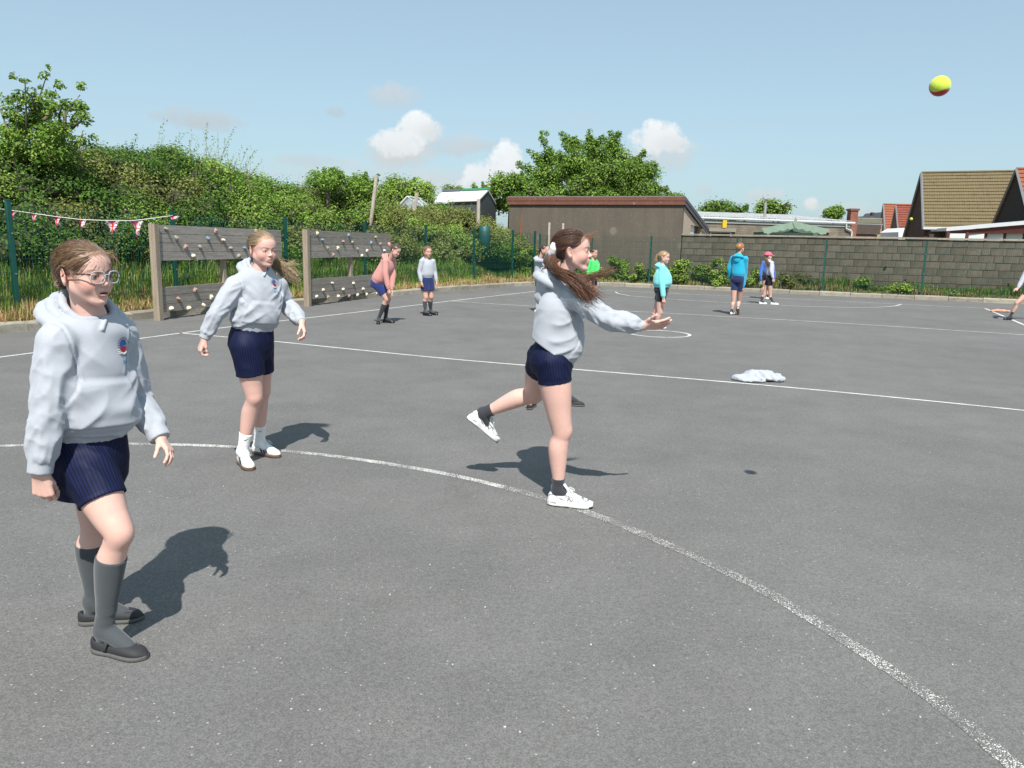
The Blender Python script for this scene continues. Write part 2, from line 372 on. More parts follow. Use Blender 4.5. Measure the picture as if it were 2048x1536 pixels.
strip('goal_circle_line', na[ix:], .066, M_paint_worn, z=.0015, width_noise=.12)

# ---------------------------------------------------------------- fences
def mesh_panel(a, b, z0, z1, parent, name='mesh_panel'):
    """welded mesh panel between two posts: upright wires every 5 cm, cross wires every 20 cm"""
    a = np.array(a); b = np.array(b); L_ = np.linalg.norm(b - a); d = (b - a) / L_; n = np.array([-d[1], d[0]])
    mb = MB(); w = .0022 if name == 'mesh_panel' and a[1] < 24 and a[0] < 1 else .003
    def bar(p, q, r):
        p = np.array(p, float); q = np.array(q, float); ax = q - p; s1 = np.array([n[0], n[1], 0]) * r
        s2 = np.cross(ax / np.linalg.norm(ax), s1); V = [p + s1 + s2, p - s1 + s2, p - s1 - s2, p + s1 - s2]
        mb.add(V + [v + ax for v in V], [(i, (i + 1) % 4, (i + 1) % 4 + 4, i + 4) for i in range(4)])
    k = int(L_ / .05)
    for i in range(1, k):
        p = a + d * L_ * i / k; bar((*p, z0), (*p, z1 + .02), w)
    zz = z0 + .06
    while zz < z1:
        for s in (-1, 1): bar((*(a + n * .006 * s), zz), (*(b + n * .006 * s), zz), w)
        zz += .2
    return mb.obj(name, M_wire, parent)
def post(p, z0, z1, d, parent, r=(.03, .03)):
    R = np.array([[d[0], -d[1], 0], [d[1], d[0], 0], [0, 0, 1]]); mb = MB()
    mb.box((p[0], p[1], (z0 + z1) / 2), (r[0], r[1], (z1 - z0) / 2), R); mb.box((p[0], p[1], z1 + .006), (r[0] + .003, r[1] + .003, .006), R)
    o = mb.obj('post', M_green, parent); n = R[:, 1]
    mb = MB()
    for z in (z0 + .12, z0 + .75, z0 + 1.35):
        c = np.array([p[0], p[1], z]) - n * (r[1] + .006); mb.tube([c + n * .004, c - n * .01], .011, 6)
    bo = mb.obj('fixing_bolts', M_bolt, o); tag(bo, kind='stuff')
    return o
FL = resample(offs(resample(KERB[1:10], .5), .6), .4)
def on_poly(px, py, P):
    r = ray(px, py); k = r[0] / r[1]; f = P[:, 0] - k * P[:, 1]; i = int(np.argmax(f[:-1] * f[1:] <= 0)); t = f[i] / (f[i] - f[i + 1] + 1e-12)
    return P[i] + t * (P[i + 1] - P[i])
fl = thing('mesh_fence', 'green welded mesh fence running along the grass bank behind the climbing boards', 'fence', (*FL[3], .1))
fl_parent = fl
def local(objs, root):
    for o in objs:
        o.parent = root; o.location = -root.location
pl = [on_poly(px, py, FL) for px, py in ((26, 520), (349, 510), (572, 510), (730, 500), (852, 505), (948, 510), (1025, 510), (1069, 510))]
d0 = pl[1] - pl[0]; pl = [pl[0] - d0] + pl
for i, p in enumerate(pl):
    q = pl[min(i + 1, len(pl) - 1)] - pl[max(i - 1, 0)]; q = q / np.linalg.norm(q)
    o = post(p, .05, 1.88, q, fl); o.location = -fl.location
    if i < len(pl) - 1: o = mesh_panel(p, pl[i + 1], .16, 1.80, fl); o.location = -fl.location
FR0 = np.array([2.75, 28.25]); wd = np.array([.9197, -.3926])
fr = thing('mesh_fence', 'green welded mesh fence standing close in front of the long block wall', 'fence', (*FR0, .1))
def on_line(px, py, P0, d):
    r = ray(px, py); k = r[0] / r[1]; t = (k * P0[1] - P0[0]) / (d[0] - k * d[1]); return P0 + d * t
ps = [on_line(px, 520, FR0, wd) for px in (1078.6, 1182, 1300.5, 1472, 1650, 1850)]
st = ps[-1] - ps[-2]
ps += [ps[-1] + st, ps[-1] + 2 * st]
for i, p in enumerate(ps):
    o = post(p, .05, 1.80, wd, fr, (.028, .028)); o.location = -fr.location
    if i < len(ps) - 1: o = mesh_panel(p, ps[i + 1], .14, 1.76, fr); o.location = -fr.location

# ---------------------------------------------------------------- climbing boards
M_wood = mat('weathered_grey_board', (.25, .225, .20), .9, .22, 6, 5, bump=.4, bscale=30, stretch=(1, 1, 9), objrand=.16, streak=((1.5, 1.5, 60), .3))
M_wpost = mat('pale_timber_post', (.30, .245, .185), .9, .2, 5, 5, bump=.4, bscale=30, stretch=(9, 9, 1), objrand=.1, streak=((40, 40, 1.5), .25))
HC = dict(w=mat('cream_resin', (.62, .56, .44), .8, .25, 30, bump=.4), p=mat('pink_resin', (.33, .215, .18), .8, .25, 30, bump=.4), b=mat('blue_resin', (.17, .27, .34), .8, .2, 30, bump=.4),
          g=mat('grey_resin', (.28, .25, .21), .8, .25, 30, bump=.4))
def board(label, P0, P1, ztop, zmid, zlow, zbot, holds, nu, nl):
    P0 = np.array(P0); P1 = np.array(P1); L_ = np.linalg.norm(P1 - P0); d = (P1 - P0) / L_; n = np.array([d[1], -d[0]])  # n towards the court
    t = thing('climbing_board', label, 'climbing board', (*P0, 0), 'timber climbing boards along the fence')
    R = np.array([[d[0], n[0], 0], [d[1], n[1], 0], [0, 0, 1]])
    if np.linalg.det(R) < 0: R = R.copy(); Rb = R
    def wp(s, u, z): return np.array([d[0] * s + n[0] * u, d[1] * s + n[1] * u, z])
    for k, s in enumerate((0, L_ * .5, L_)):
        mb = MB(); zt = ztop + (.02 if k == 0 else -.03); zt = ztop + .012 if k == 0 else (ztop - .06)
        hw = .05 if k == 0 else .045
        mb.box(wp(s + (.0 if k != 2 else -.05), 0 if k == 0 else -.062, (zt - .3) / 2 - .0), (hw, .06 if k == 0 else .04, (zt + .3) / 2 - .0), R); mb.obj('post', M_wpost, t)
    def planks(z0, z1, nn):
        h = (z1 - z0) / nn
        for i in range(nn):
            mb = MB(); zc = z0 + h * (i + .5); mb.box(wp(L_ / 2 + .045, .0 + random.uniform(-.003, .003), zc), (L_ / 2 - .01, .02, h / 2 - .004), R)
            p = mb.obj('plank', M_wood, t)
            mb = MB()
            for s in (.1, .15, L_ * .5 - .03, L_ * .5 + .03, L_ - .08):
                for dz in (-.035, .035):
                    c = wp(s, .022, zc + dz); mb.tube([c, c + np.array([n[0], n[1], 0]) * .004], .009, 6)
            b = mb.obj('screw_heads', M_bolt, p); tag(b, kind='stuff')
    planks(zmid, ztop, nu); planks(zbot, zlow, nl)
    for (s, z, c, sz) in holds:
        V = []; F = []; q = wp(s * L_, .022, z); r = sz; nr, na_ = 5, 9; axn = np.array([n[0], n[1], 0]); axs = np.array([d[0], d[1], 0]); sd_ = random.random() * 9
        for i in range(nr):
            ph = i / (nr - 1) * math.pi / 2
            for j in range(na_):
                th = 2 * math.pi * j / na_; k = 1 + .38 * math.sin(th * 2 + sd_) + .2 * math.sin(th * 3 + sd_ * 2 + i)
                rr = r * math.cos(ph) * k; V.append(q + axs * rr * math.cos(th) + np.array([0, 0, 1]) * rr * math.sin(th) + axn * (r * 1.25 * math.sin(ph) + (.3 * r * math.cos(th + sd_) if i > 1 else 0)))
        for i in range(nr - 1): F += [(i * na_ + j, i * na_ + (j + 1) % na_, (i + 1) * na_ + (j + 1) % na_, (i + 1) * na_ + j) for j in range(na_)]
        F.append(tuple((nr - 1) * na_ + j for j in range(na_)))
        mb = MB(); mb.add(V, F); mb.obj('hold', HC[c], t, smooth=True)
    return t
def hold_from_px(P0, P1, lst):
    out = []; P0 = np.array(P0); P1 = np.array(P1); L_ = np.linalg.norm(P1 - P0); d = (P1 - P0) / L_
    for (px, py, c, sz) in lst:
        q = on(px, py, P0, P1); s = (q[:2] - P0) @ d / L_; out.append((s, q[2], c, sz))
    return out
b1 = ((-6.02, 12.85), (-5.08, 16.62)); b2 = ((-4.41, 16.26), (-3.3, 20.2))
c6 = lambda x, y: (280 + x / 3.938, 430 + y / 3.938)
H1 = [(195, 112, 'g'), (275, 185, 'g'), (345, 250, 'p'), (407, 320, 'w'), (463, 255, 'g'), (525, 190, 'b'), (582, 127, 'p'), (647, 197, 'w'), (705, 260, 'g'), (815, 262, 'b'), (765, 320, 'g'), (860, 205, 'w'),
      (420, 590, 'p'), (293, 662, 'p'), (232, 733, 'w'), (370, 730, 'w'), (490, 713, 'w'), (548, 650, 'w'), (900, 130, 'p'), (960, 260, 'g')]
H2 = [(1385, 147, 'w'), (1427, 195, 'b'), (1468, 262, 'g'), (1512, 317, 'p'), (1547, 262, 'w'), (1590, 207, 'p'), (1632, 157, 'b'), (1663, 212, 'g'), (1705, 270, 'p'), (1738, 318, 'w'), (1777, 280, 'w'), (1810, 220, 'b'), (1845, 172, 'g'), (1885, 225, 'p'), (1915, 278, 'w'),
      (1505, 535, 'w'), (1670, 535, 'w'), (1433, 588, 'w'), (1590, 583, 'w'), (1747, 580, 'w'), (1380, 640, 'w'), (1470, 648, 'p'), (1550, 637, 'w'), (1636, 636, 'p'), (1703, 628, 'w'), (1775, 627, 'w'), (1850, 617, 'w')]
board('weathered timber climbing board nearest the camera, behind the girl with the pale ponytail', b1[0], b1[1], 1.60, 1.00, .56, .13, hold_from_px(*b1, [(*c6(x, y), c, .041) for x, y, c in H1]), 4, 3)
board('weathered timber climbing board further along the fence, behind the child in pink', b2[0], b2[1], 1.61, 1.02, .58, .14, hold_from_px(*b2, [(*c6(x, y), c, .037) for x, y, c in H2]), 4, 3)

# ---------------------------------------------------------------- block wall behind the far fence
WP = np.array([3.2, 29.0]) ; 
M_block = mat('weathered_concrete_block', (.108, .093, .070), .95, .25, 5, 6, bump=.7, bscale=30, objrand=.13, col2=(.070, .060, .046), ramp=(.5, .72), streak=((8, 8, 1.2), .2))
M_mortar = mat('mortar', (.085, .078, .062), .95, .3, 8)
def spots(m, nt, b, base, tc):
    N = nt.nodes; L = nt.links; v = N.new('ShaderNodeTexVoronoi'); v.inputs['Scale'].default_value = 1.15; L.new(tc.outputs['Object'], v.inputs['Vector']); s = N.new('ShaderNodeSeparateColor'); L.new(v.outputs['Color'], s.inputs[0])
    nz = N.new('ShaderNodeTexNoise'); nz.inputs['Scale'].default_value = 9; L.new(tc.outputs['Object'], nz.inputs['Vector']); a = N.new('ShaderNodeMath'); a.operation = 'MULTIPLY_ADD'; a.inputs[1].default_value = .16; L.new(nz.outputs[0], a.inputs[0]); L.new(v.outputs['Distance'], a.inputs[2])
    r = N.new('ShaderNodeMapRange'); r.inputs[1].default_value = .27; r.inputs[2].default_value = .20; L.new(a.outputs[0], r.inputs[0]); g = N.new('ShaderNodeMath'); g.operation = 'MULTIPLY'; L.new(r.outputs[0], g.inputs[0]); L.new(s.outputs[0], g.inputs[1])
    v2 = N.new('ShaderNodeTexVoronoi'); v2.inputs['Scale'].default_value = 7; L.new(tc.outputs['Object'], v2.inputs['Vector']); l2 = N.new('ShaderNodeMath'); l2.operation = 'LESS_THAN'; l2.inputs[1].default_value = .13; L.new(v2.outputs['Distance'], l2.inputs[0])
    g2 = N.new('ShaderNodeMath'); g2.operation = 'MAXIMUM'; L.new(g.outputs[0], g2.inputs[0]); L.new(l2.outputs[0], g2.inputs[1]); g3 = N.new('ShaderNodeMath'); g3.operation = 'MULTIPLY'; g3.inputs[1].default_value = .55; L.new(g2.outputs[0], g3.inputs[0])
    mx = N.new('ShaderNodeMix'); mx.data_type = 'RGBA'; L.new(g3.outputs[0], mx.inputs[0]); L.new(base, mx.inputs[6]); mx.inputs[7].default_value = (.21, .19, .155, 1); L.new(mx.outputs[2], b.inputs['Base Color'])
M_render = mat('stained_cement_render', (.118, .098, .078), .93, .16, 1.2, 6, bump=.35, bscale=25, col2=(.085, .072, .058), ramp=(.42, .68), streak=((5, 5, .7), .11), extra=spots)
wn = np.array([-wd[1] * -1, 0]);  wn = np.array([-wd[0] * 0 + .3926, .9197])   # away from the court
def wpt(s, dep, z): p = WP + wd * s + wn * dep; return (p[0], p[1], z)
def s_at(px, py=480): q = on_line(px, py, WP, wd); return float((q - WP) @ wd)
RW = np.array([[wd[0], wn[0], 0], [wd[1], wn[1], 0], [0, 0, 1]])
s0, s1 = s_at(1364), s_at(2048) + 3.0
wt = thing('block_wall', 'long grey concrete block wall with flat coping behind the right-hand mesh fence', 'wall', wpt((s0 + s1) / 2, 0, 0))
off = np.array(wt.location)
mb = MB(); mb.box(np.array(wpt((s0 + s1) / 2, .11, .93)) - off, ((s1 - s0) / 2, .085, .93), RW); mb.obj('core', M_mortar, wt)
ch = .228; s = s0; ncol = 0
protos = []
for k in range(7):
    mb = MB(); hw = [.205, .205, .205, .205, .205, .12, .095][k]; mb.box((0, 0, 0), (hw, .05, ch / 2 - .007)); me_ = mb.mesh('block'); me_.materials.append(M_block)
    for v in me_.vertices: v.co.x += random.uniform(-.008, .008); v.co.z += random.uniform(-.005, .005); v.co.y += random.uniform(-.006, .006)
    protos.append((me_, hw))
Rm = Matrix([list(r) for r in RW]).to_4x4()
for r in range(8):
    s = s0 + (0 if r % 2 else -.2); z = .04 + ch * (r + .5)
    while s < s1:
        k = random.choice((0, 1, 2, 3, 4, 0, 1, 2, 3, 4, 5)); me_, hw = protos[k]
        a = max(s, s0); b_ = s + 2 * hw + .012
        if b_ - a < .1: s = b_; continue
        o = bpy.data.objects.new('block', me_); C.objects.link(o); o.parent = wt
        sc = (b_ - a - .012) / (2 * hw)
        o.matrix_local = Matrix.Translation(Vector(np.array(wpt((a + b_) / 2, .055 + random.uniform(-.006, .006), z)) - off)) @ Rm @ Matrix.Diagonal((sc, 1, 1, 1))
        s = b_
s = s0 - .02
while s < s1:
    mb = MB(); l = .9; mb.box(np.array(wpt(s + l / 2, .11, 1.90 + random.uniform(-.003, .003))) - off, (l / 2 - .004, .15, .028), RW, .004); mb.obj('coping_stone', M_conc, wt); s += l

# ---------------------------------------------------------------- garage with mono-pitch roof
sg0, sg1 = s_at(1017), s_at(1362.5)
M_fascia = mat('painted_brown_fascia', (.145, .055, .036), .7, .2, 10, 6, bump=.2, col2=(.36, .27, .22), ramp=(.66, .72), streak=((3, 3, 20), .15))
M_slate = mat('dark_grey_fascia', (.075, .075, .095), .6, .15, 6)
M_dash = mat('pebbledash', (.44, .35, .28), .95, .3, 45, 5, bump=.9, bscale=60)
M_white = mat('white_paint', (.72, .73, .74), .5, .06, 6)
M_glass = mat('window_glass', (.03, .035, .04), .08, .1, 3)
M_rust = mat('rusty_steel', (.28, .085, .035), .85, .3, 12)
gt = thing('garage', 'low rendered garage with brown fascia and sloping side beyond the fence', 'building', wpt((sg0 + sg1) / 2, 2, 0)); off = np.array(gt.location)
def wl(s, dep, z): return np.array(wpt(s, dep, z)) - off
zt = CAMH + (495.4 - 413) / FOC * wpt(sg1, 0, 0)[1] ; zf = CAMH + (495.4 - 397.5) / FOC * wpt(sg1, 0, 0)[1]
gd = 5.4; zb = zt - .95
mb = MB(); mb.add([wl(sg0, 0, 0), wl(sg1, 0, 0), wl(sg1, 0, zt), wl(sg0, 0, zt), wl(sg0, .2, 0), wl(sg1, .2, 0), wl(sg1, .2, zt), wl(sg0, .2, zt)],
                  [(0, 1, 2, 3), (5, 4, 7, 6), (4, 0, 3, 7), (1, 5, 6, 2), (3, 2, 6, 7)]); mb.obj('front_wall', M_render, gt)
# side wall with a door and a window opening
def lerp(a, b, t): return a + (b - a) * t
side = MB(); dz = 2.05
def panel(d0, d1, z0, z1=None):
    z1a = lerp(zt, zb, d0 / gd) if z1 is None else z1; z1b = lerp(zt, zb, d1 / gd) if z1 is None else z1
    side.add([wl(sg1 - .002, d0, z0), wl(sg1 - .002, d1, z0), wl(sg1 - .002, d1, z1b), wl(sg1 - .002, d0, z1a), wl(sg1 - .2, d0, z0), wl(sg1 - .2, d1, z0), wl(sg1 - .2, d1, z1b), wl(sg1 - .2, d0, z1a)],
             [(0, 1, 2, 3), (5, 4, 7, 6), (1, 5, 6, 2), (4, 0, 3, 7), (3, 2, 6, 7), (4, 5, 1, 0)])
panel(.2, 1.7, 0); panel(1.7, 3.9, 2.28); panel(3.9, gd, 0); side.obj('side_wall', M_dash, gt)
mb = MB(); mb.box(wl(sg1 - .12, 2.3, 1.14), (.03, .6, 1.14), RW); dr = mb.obj('door', M_white, gt); mb = MB(); mb.box(wl(sg1 - .15, 3.4, 1.14), (.03, .48, 1.14), RW); mb.obj('window', M_glass, gt)
mb = MB(); mb.add([wl(sg0, gd, 0), wl(sg1, gd, 0), wl(sg1, gd, zb), wl(sg0, gd, zb)], [(1, 0, 3, 2)]); mb.add([wl(sg0, 0.2, 0), wl(sg0, gd, 0), wl(sg0, gd, zb), wl(sg0, .2, zt)], [(0, 1, 2, 3)]); mb.obj('rear_walls', M_dash, gt)
for i in range(2):   # two fascia boards
    mb = MB(); z0 = lerp(zt, zf, i * .5); z1 = lerp(zt, zf, (i + 1) * .5) - .01; mb.box(wl((sg0 + sg1) / 2, -.06 - .012 * i, (z0 + z1) / 2), ((sg1 - sg0) / 2 + .06, .02, (z1 - z0) / 2), RW); mb.obj('fascia_board', M_fascia, gt)
mb = MB(); mb.prism([wl(sg0 - .05, -.07, zf - .02), wl(sg0 - .05, gd + .1, zf - .98), wl(sg0 - .05, gd + .1, zf - .90), wl(sg0 - .05, -.07, zf + .03)], (wd[0] * (sg1 - sg0 + .1), wd[1] * (sg1 - sg0 + .1), 0)); mb.obj('roof', mat('felt_roof', (.16, .15, .14), .9, .2, 6), gt)
for i in range(2):
    mb = MB(); a, b_ = (0, .5) if i == 0 else (.5, 1); hh = zf - zt
    mb.prism([wl(sg1 + .04, -.05, zt + hh * a), wl(sg1 + .04, gd + .1, zb + hh * a), wl(sg1 + .04, gd + .1, zb + hh * b_ - .012), wl(sg1 + .04, -.05, zt + hh * b_ - .012)], tuple(np.array([wd[0], wd[1], 0]) * (.03 + .015 * i))); mb.obj('verge_board', M_slate, gt)
mb = MB(); p = wl(s_at(1042), -.04, 0); mb.tube([p + [0, 0, 1.0], p + [0, 0, zt - .35]], .022, 8); mb.obj('pipe', M_rust, gt)
mb = MB(); p = wl(s_at(1099), 1.2, zf - .3); mb.box(p + [0, 0, .2], (.16, .16, .22), RW); mb.obj('roof_vent', M_conc, gt)
for k, px in enumerate((1097.5, 1125)):
    q = on_line(px, 500, WP + wn * -.35, wd); mb = MB(); mb.box((0, 0, 1.15), (.035, .03, 1.15), RW, .03)
    o = mb.obj('marker_post', mat('grey_timber_post', (.42, .37, .30), .9, .25, 14, streak=((30, 30, 2), .25)) if k == 0 else bpy.data.materials['grey_timber_post'])
    o.location = (q[0], q[1], .0); z_ = D(px, 446, q[1])[2]; o.scale = (1, 1, z_ / 2.3)
    tag(o, ['pale timber post in front of the garage wall, left one of the pair', 'pale timber post in front of the garage wall, right one, partly behind the thrower'][k], 'post', 'pair of timber posts at the garage wall')

# ================================================================ VEGETATION
M_leaf = mat('leaf', rough=.6, var=.12, scale=3, attr=True, spec=.15, trans=.30)
M_grass = mat('grass_blade', rough=.6, var=.1, scale=3, attr=True, spec=.3, trans=.25)
M_bark = mat('bark', (.13, .10, .075), .9, .3, 12, bump=.5, bscale=40, stretch=(1, 1, .3))
M_twig = mat('dry_twig', (.20, .15, .11), .9, .3, 8)
M_inner = mat('dark_filler', (.035, .038, .018), .95, .5, 9, bump=.8, bscale=12)  # shade inside foliage put into the colour of added filler solids
GREENS = dict(dark=[(.042, .098, .018), (.068, .140, .024), (.105, .185, .038)], mid=[(.068, .142, .022), (.108, .200, .032), (.158, .255, .048)],
              light=[(.125, .215, .036), (.175, .275, .050), (.235, .33, .080)], olive=[(.105, .140, .036), (.150, .180, .050), (.195, .215, .075)])
GREENS = {k: [tuple(np.array(c) * (1.32, 1.28, 1.25)) for c in v] for k, v in GREENS.items()}
def pick(pal, n, jit=.18):
    P = np.array(GREENS[pal]); i = rng.integers(0, len(P), n); return P[i] * (1 + rng.uniform(-jit, jit, (n, 1))) * (1 + rng.uniform(-.06, .06, (n, 3)))
def leaf_mesh(name, Cn, Nn, size, cols, aspect=.55, fold=.25):
    """one folded leaf per row: Cn centres, Nn preferred normals"""
    n = len(Cn); Nn = Nn + rng.normal(0, .42, (n, 3)); Nn /= np.linalg.norm(Nn, axis=1)[:, None] + 1e-9
    T = rng.normal(0, 1, (n, 3)); T -= (T * Nn).sum(1)[:, None] * Nn; T /= np.linalg.norm(T, axis=1)[:, None] + 1e-9; B = np.cross(Nn, T)
    s = size[:, None]; base = Cn - T * s * .5; tip = Cn + T * s * .5 - Nn * s * .12; w = s * aspect * .5
    l = Cn + B * w + Nn * s * fold * .5; r = Cn - B * w + Nn * s * fold * .5
    V = np.stack([base, l, tip, r], 1).reshape(-1, 3); Q = np.arange(4 * n).reshape(n, 4)
    return npmesh(name, V, Q, False, np.repeat(cols, 4, 0))
def clump_leaves(centres, radii, per, size, pal, squash=.8, palf=None):
    """leaves in the outer shell of each clump"""
    n = int(len(centres) * per); pr_ = radii ** 2; i = rng.choice(len(centres), n, p=pr_ / pr_.sum()); d = rng.normal(0, 1, (n, 3)); d[:, 2] *= 1; d /= np.linalg.norm(d, axis=1)[:, None]
    rr = rng.uniform(.35, 1.0, n) ** .7 * np.where(rng.random(n) < .22, rng.uniform(1.0, 1.45, n), 1.0); P = centres[i] + d * (radii[i] * rr)[:, None] * np.array([1, 1, squash])
    sz = size * rng.uniform(.6, 1.35, n); tone = rng.uniform(.72, 1.28, len(centres))[i]
    col = pick(pal, n) if palf is None else palf(i, n)
    Nn = d * .7 + np.array([0, -.15, .75]); return P, Nn, sz, col * tone[:, None]
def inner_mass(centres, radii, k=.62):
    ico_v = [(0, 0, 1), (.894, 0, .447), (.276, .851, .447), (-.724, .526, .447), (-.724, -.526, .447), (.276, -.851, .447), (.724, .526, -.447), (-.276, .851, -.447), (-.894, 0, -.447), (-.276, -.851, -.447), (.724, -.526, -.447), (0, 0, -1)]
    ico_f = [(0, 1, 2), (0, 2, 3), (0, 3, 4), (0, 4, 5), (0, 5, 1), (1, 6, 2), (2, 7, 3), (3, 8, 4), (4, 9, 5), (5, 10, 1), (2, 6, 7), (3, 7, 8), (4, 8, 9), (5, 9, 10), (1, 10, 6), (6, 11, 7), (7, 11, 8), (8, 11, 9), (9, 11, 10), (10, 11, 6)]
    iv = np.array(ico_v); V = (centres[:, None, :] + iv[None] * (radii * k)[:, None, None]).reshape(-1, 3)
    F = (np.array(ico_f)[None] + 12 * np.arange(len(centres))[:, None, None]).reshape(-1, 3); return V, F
def put(me, name, parent, m, kind=None):
    o = link(name, me, parent, m)
    if parent is not None: o.location = -parent.location
    return tag(o, kind=kind)

# --- the bramble hedge on the bank, as separate bushes
HB = resample(offs(resample(KERB[1:10], .5), 1.45), .25)   # front foot of the hedge (1 m behind the kerb)
HBn = np.gradient(HB, axis=0); HBn /= np.linalg.norm(HBn, axis=1)[:, None]; HBn = np.stack([-HBn[:, 1], HBn[:, 0]], 1)
HBs = np.r_[0, np.cumsum(np.linalg.norm(np.diff(HB, axis=0), axis=1))]
SILP = [(-150, 300), (-60, 275), (0, 285), (60, 262), (110, 285), (160, 300), (200, 283), (255, 293), (300, 300), (340, 283), (400, 308), (440, 332), (500, 343), (555, 368), (600, 374), (640, 362), (700, 378), (740, 402), (790, 414), (830, 412), (880, 405), (925, 412), (950, 432), (975, 440), (1000, 452), (1030, 486), (1060, 510)]
ridge = HB + HBn * 2.6
sil_s, sil_z = [], []
for px, py in SILP:
    r_ = ray(px, py); k = r_[0] / r_[1]; f_ = ridge[:, 0] - k * ridge[:, 1]; w_ = np.where(f_[:-1] * f_[1:] <= 0)[0]
    if len(w_) == 0: continue
    i = int(w_[0]); sil_s.append(HBs[i]); sil_z.append(CAMH + ray(px, py)[2] / ray(px, py)[1] * ridge[i][1])
sil_s = np.array(sil_s); sil_z = np.array(sil_z); o_ = np.argsort(sil_s); sil_s = sil_s[o_]; sil_z = sil_z[o_]
def s_of_px(px, P=ridge):
    r_ = ray(px, 450); k = r_[0] / r_[1]; f_ = P[:, 0] - k * P[:, 1]; w_ = np.where(f_[:-1] * f_[1:] <= 0)[0]
    return HBs[int(w_[0])] if len(w_) else (HBs[-1] if px > 500 else HBs[0])
SEG = [(-200, 190, 'dark', 'dark bramble thicket under the tall leafy shoots at the far left of the bank'),
       (190, 330, 'dark', 'dense dark bramble bush on the bank above the bunting'),
       (330, 470, 'mid', 'brighter bushy thicket with feathery tips behind the nearer climbing board'),
       (470, 640, 'mid', 'rounded bramble bush on the bank between the two climbing boards'),
       (640, 860, 'olive', 'lower olive-green bramble bush behind the further climbing board and the leaning pole'),
       (860, 1062, 'mid', 'ivy-like bush in front of the allotment shed, ending at the garage wall')]
for bi, (pa, pb, pal, lab) in enumerate(SEG):
    sa, sb = s_of_px(pa), s_of_px(pb); Ls = sb - sa
    nclump = int(Ls * 4.4 * 11)
    S = rng.uniform(sa, sb, nclump); U = rng.uniform(0, 1, nclump) ** .9
    idx = np.clip(np.searchsorted(HBs, S), 0, len(HB) - 1); base = HB[idx]; nn = HBn[idx]
    top = np.interp(S, sil_s, sil_z) - .30; top += np.array([mn.noise(Vector((s * .9, 1.7, 0))) * .18 for s in S])
    d = -.15 + U * 3.6; zb_ = 1.0 + (top - 1.0) * np.sin(np.pi / 2 * np.clip((d + .25) / 2.7, 0, 1))
    bump_ = np.array([mn.noise(Vector((s * 1.3, u * 4, 5.0))) for s, u in zip(S, U)]) * .35
    d = d - bump_ * .8; zc = zb_ + bump_ * .25 * (U < .6)
    P = np.stack([base[:, 0] + nn[:, 0] * d, base[:, 1] + nn[:, 1] * d, zc], 1)
    # lower face down to the grass
    m2 = int(Ls * 9); S2 = rng.uniform(sa, sb, m2); id2 = np.clip(np.searchsorted(HBs, S2), 0, len(HB) - 1)
    dd = rng.uniform(-.1, .35, m2); P2 = np.stack([HB[id2][:, 0] + HBn[id2][:, 0] * dd, HB[id2][:, 1] + HBn[id2][:, 1] * dd, rng.uniform(.95, 1.3, m2)], 1)
    P = np.vstack([P, P2]); R_ = rng.uniform(.2, .42, len(P)); R_[nclump:] *= .8
    far = float(HB[np.searchsorted(HBs, (sa + sb) / 2)][1]); per = 300 if far < 14 else (190 if far < 20 else 140); sz = .052 + .0016 * (far - 12)
    root = thing('bramble_bush', lab, 'bush', (*HB[min(np.searchsorted(HBs, (sa + sb) / 2), len(HB) - 1)], .5), 'bushes on the grass bank')
    def palf(i, n, P=P, pal=pal):
        c = pick(pal, n); v = np.array([mn.noise(Vector((p[0] * .55, p[1] * .55, p[2] * 1.1))) for p in P])[i]
        c2 = pick('olive', n) * 1.05; c3 = pick('light', n); k = (v > .22)[:, None]; k3 = (v < -.22)[:, None]
        return np.where(k, c2, np.where(k3, c3 * .9, c))
    LP, LN, LS_, LC = clump_leaves(P, R_, per, sz, pal, .85, palf)
    put(leaf_mesh('leaves', LP, LN, LS_, LC, .62), 'leaves', root, M_leaf, 'stuff')
    V, F = inner_mass(P + np.array([nn.mean(0)[0] * .15, nn.mean(0)[1] * .15, -.10]), R_, .66); put(npmesh('filler_blobs', V, F, True), 'filler_blobs', root, M_inner, 'stuff')  # added dark blobs that keep sky from showing between the leaves
    # added dark backing sheet inside the hedge, stops sky showing through gaps
    Sg = np.linspace(sa - .1, sb + .1, max(4, int(Ls / .3))); Ug = np.linspace(0, 1, 9); tp = np.interp(Sg, sil_s, sil_z) - .55; ig = np.clip(np.searchsorted(HBs, Sg), 0, len(HB) - 1); Vg = []
    for j, sgi in enumerate(ig):
        for u in Ug: dd_ = .22 + u * 3.9; zz_ = (.55 if u == 0 else .85 + (tp[j] - .85) * math.sin(math.pi / 2 * min(1, (dd_ - .1) / 2.8))) * (1 if u < 1 else .0); Vg.append((HB[sgi][0] + HBn[sgi][0] * dd_, HB[sgi][1] + HBn[sgi][1] * dd_, zz_))
    Vg = np.array(Vg); Vg += rng.normal(0, .035, Vg.shape); Qg = [(j * 9 + i, j * 9 + i + 1, j * 9 + 10 + i, j * 9 + 9 + i) for j in range(len(Sg) - 1) for i in range(8)]; put(npmesh('backing_sheet', Vg, np.array(Qg), True), 'backing_sheet', root, M_inner, 'stuff')
    # dry arching stems and bare twigs
    mb = MB(); off = np.array(root.location)
    for k in range(int(Ls * 12)):
        j = rng.integers(0, nclump); c = P[j] + np.array([-nn[j][0] * .3, -nn[j][1] * .3, .12]); v = rng.normal(0, 1, 3) * [1, .6, .35]; v /= np.linalg.norm(v); l = rng.uniform(.25, .75)
        pts_ = [c + v * l * t + np.array([0, 0, .25 * l * math.sin(math.pi * t)]) for t in (-.5, -.15, .2, .5)]; mb.tube(pts_, [.005, .004, .003, .0015], 3, False)
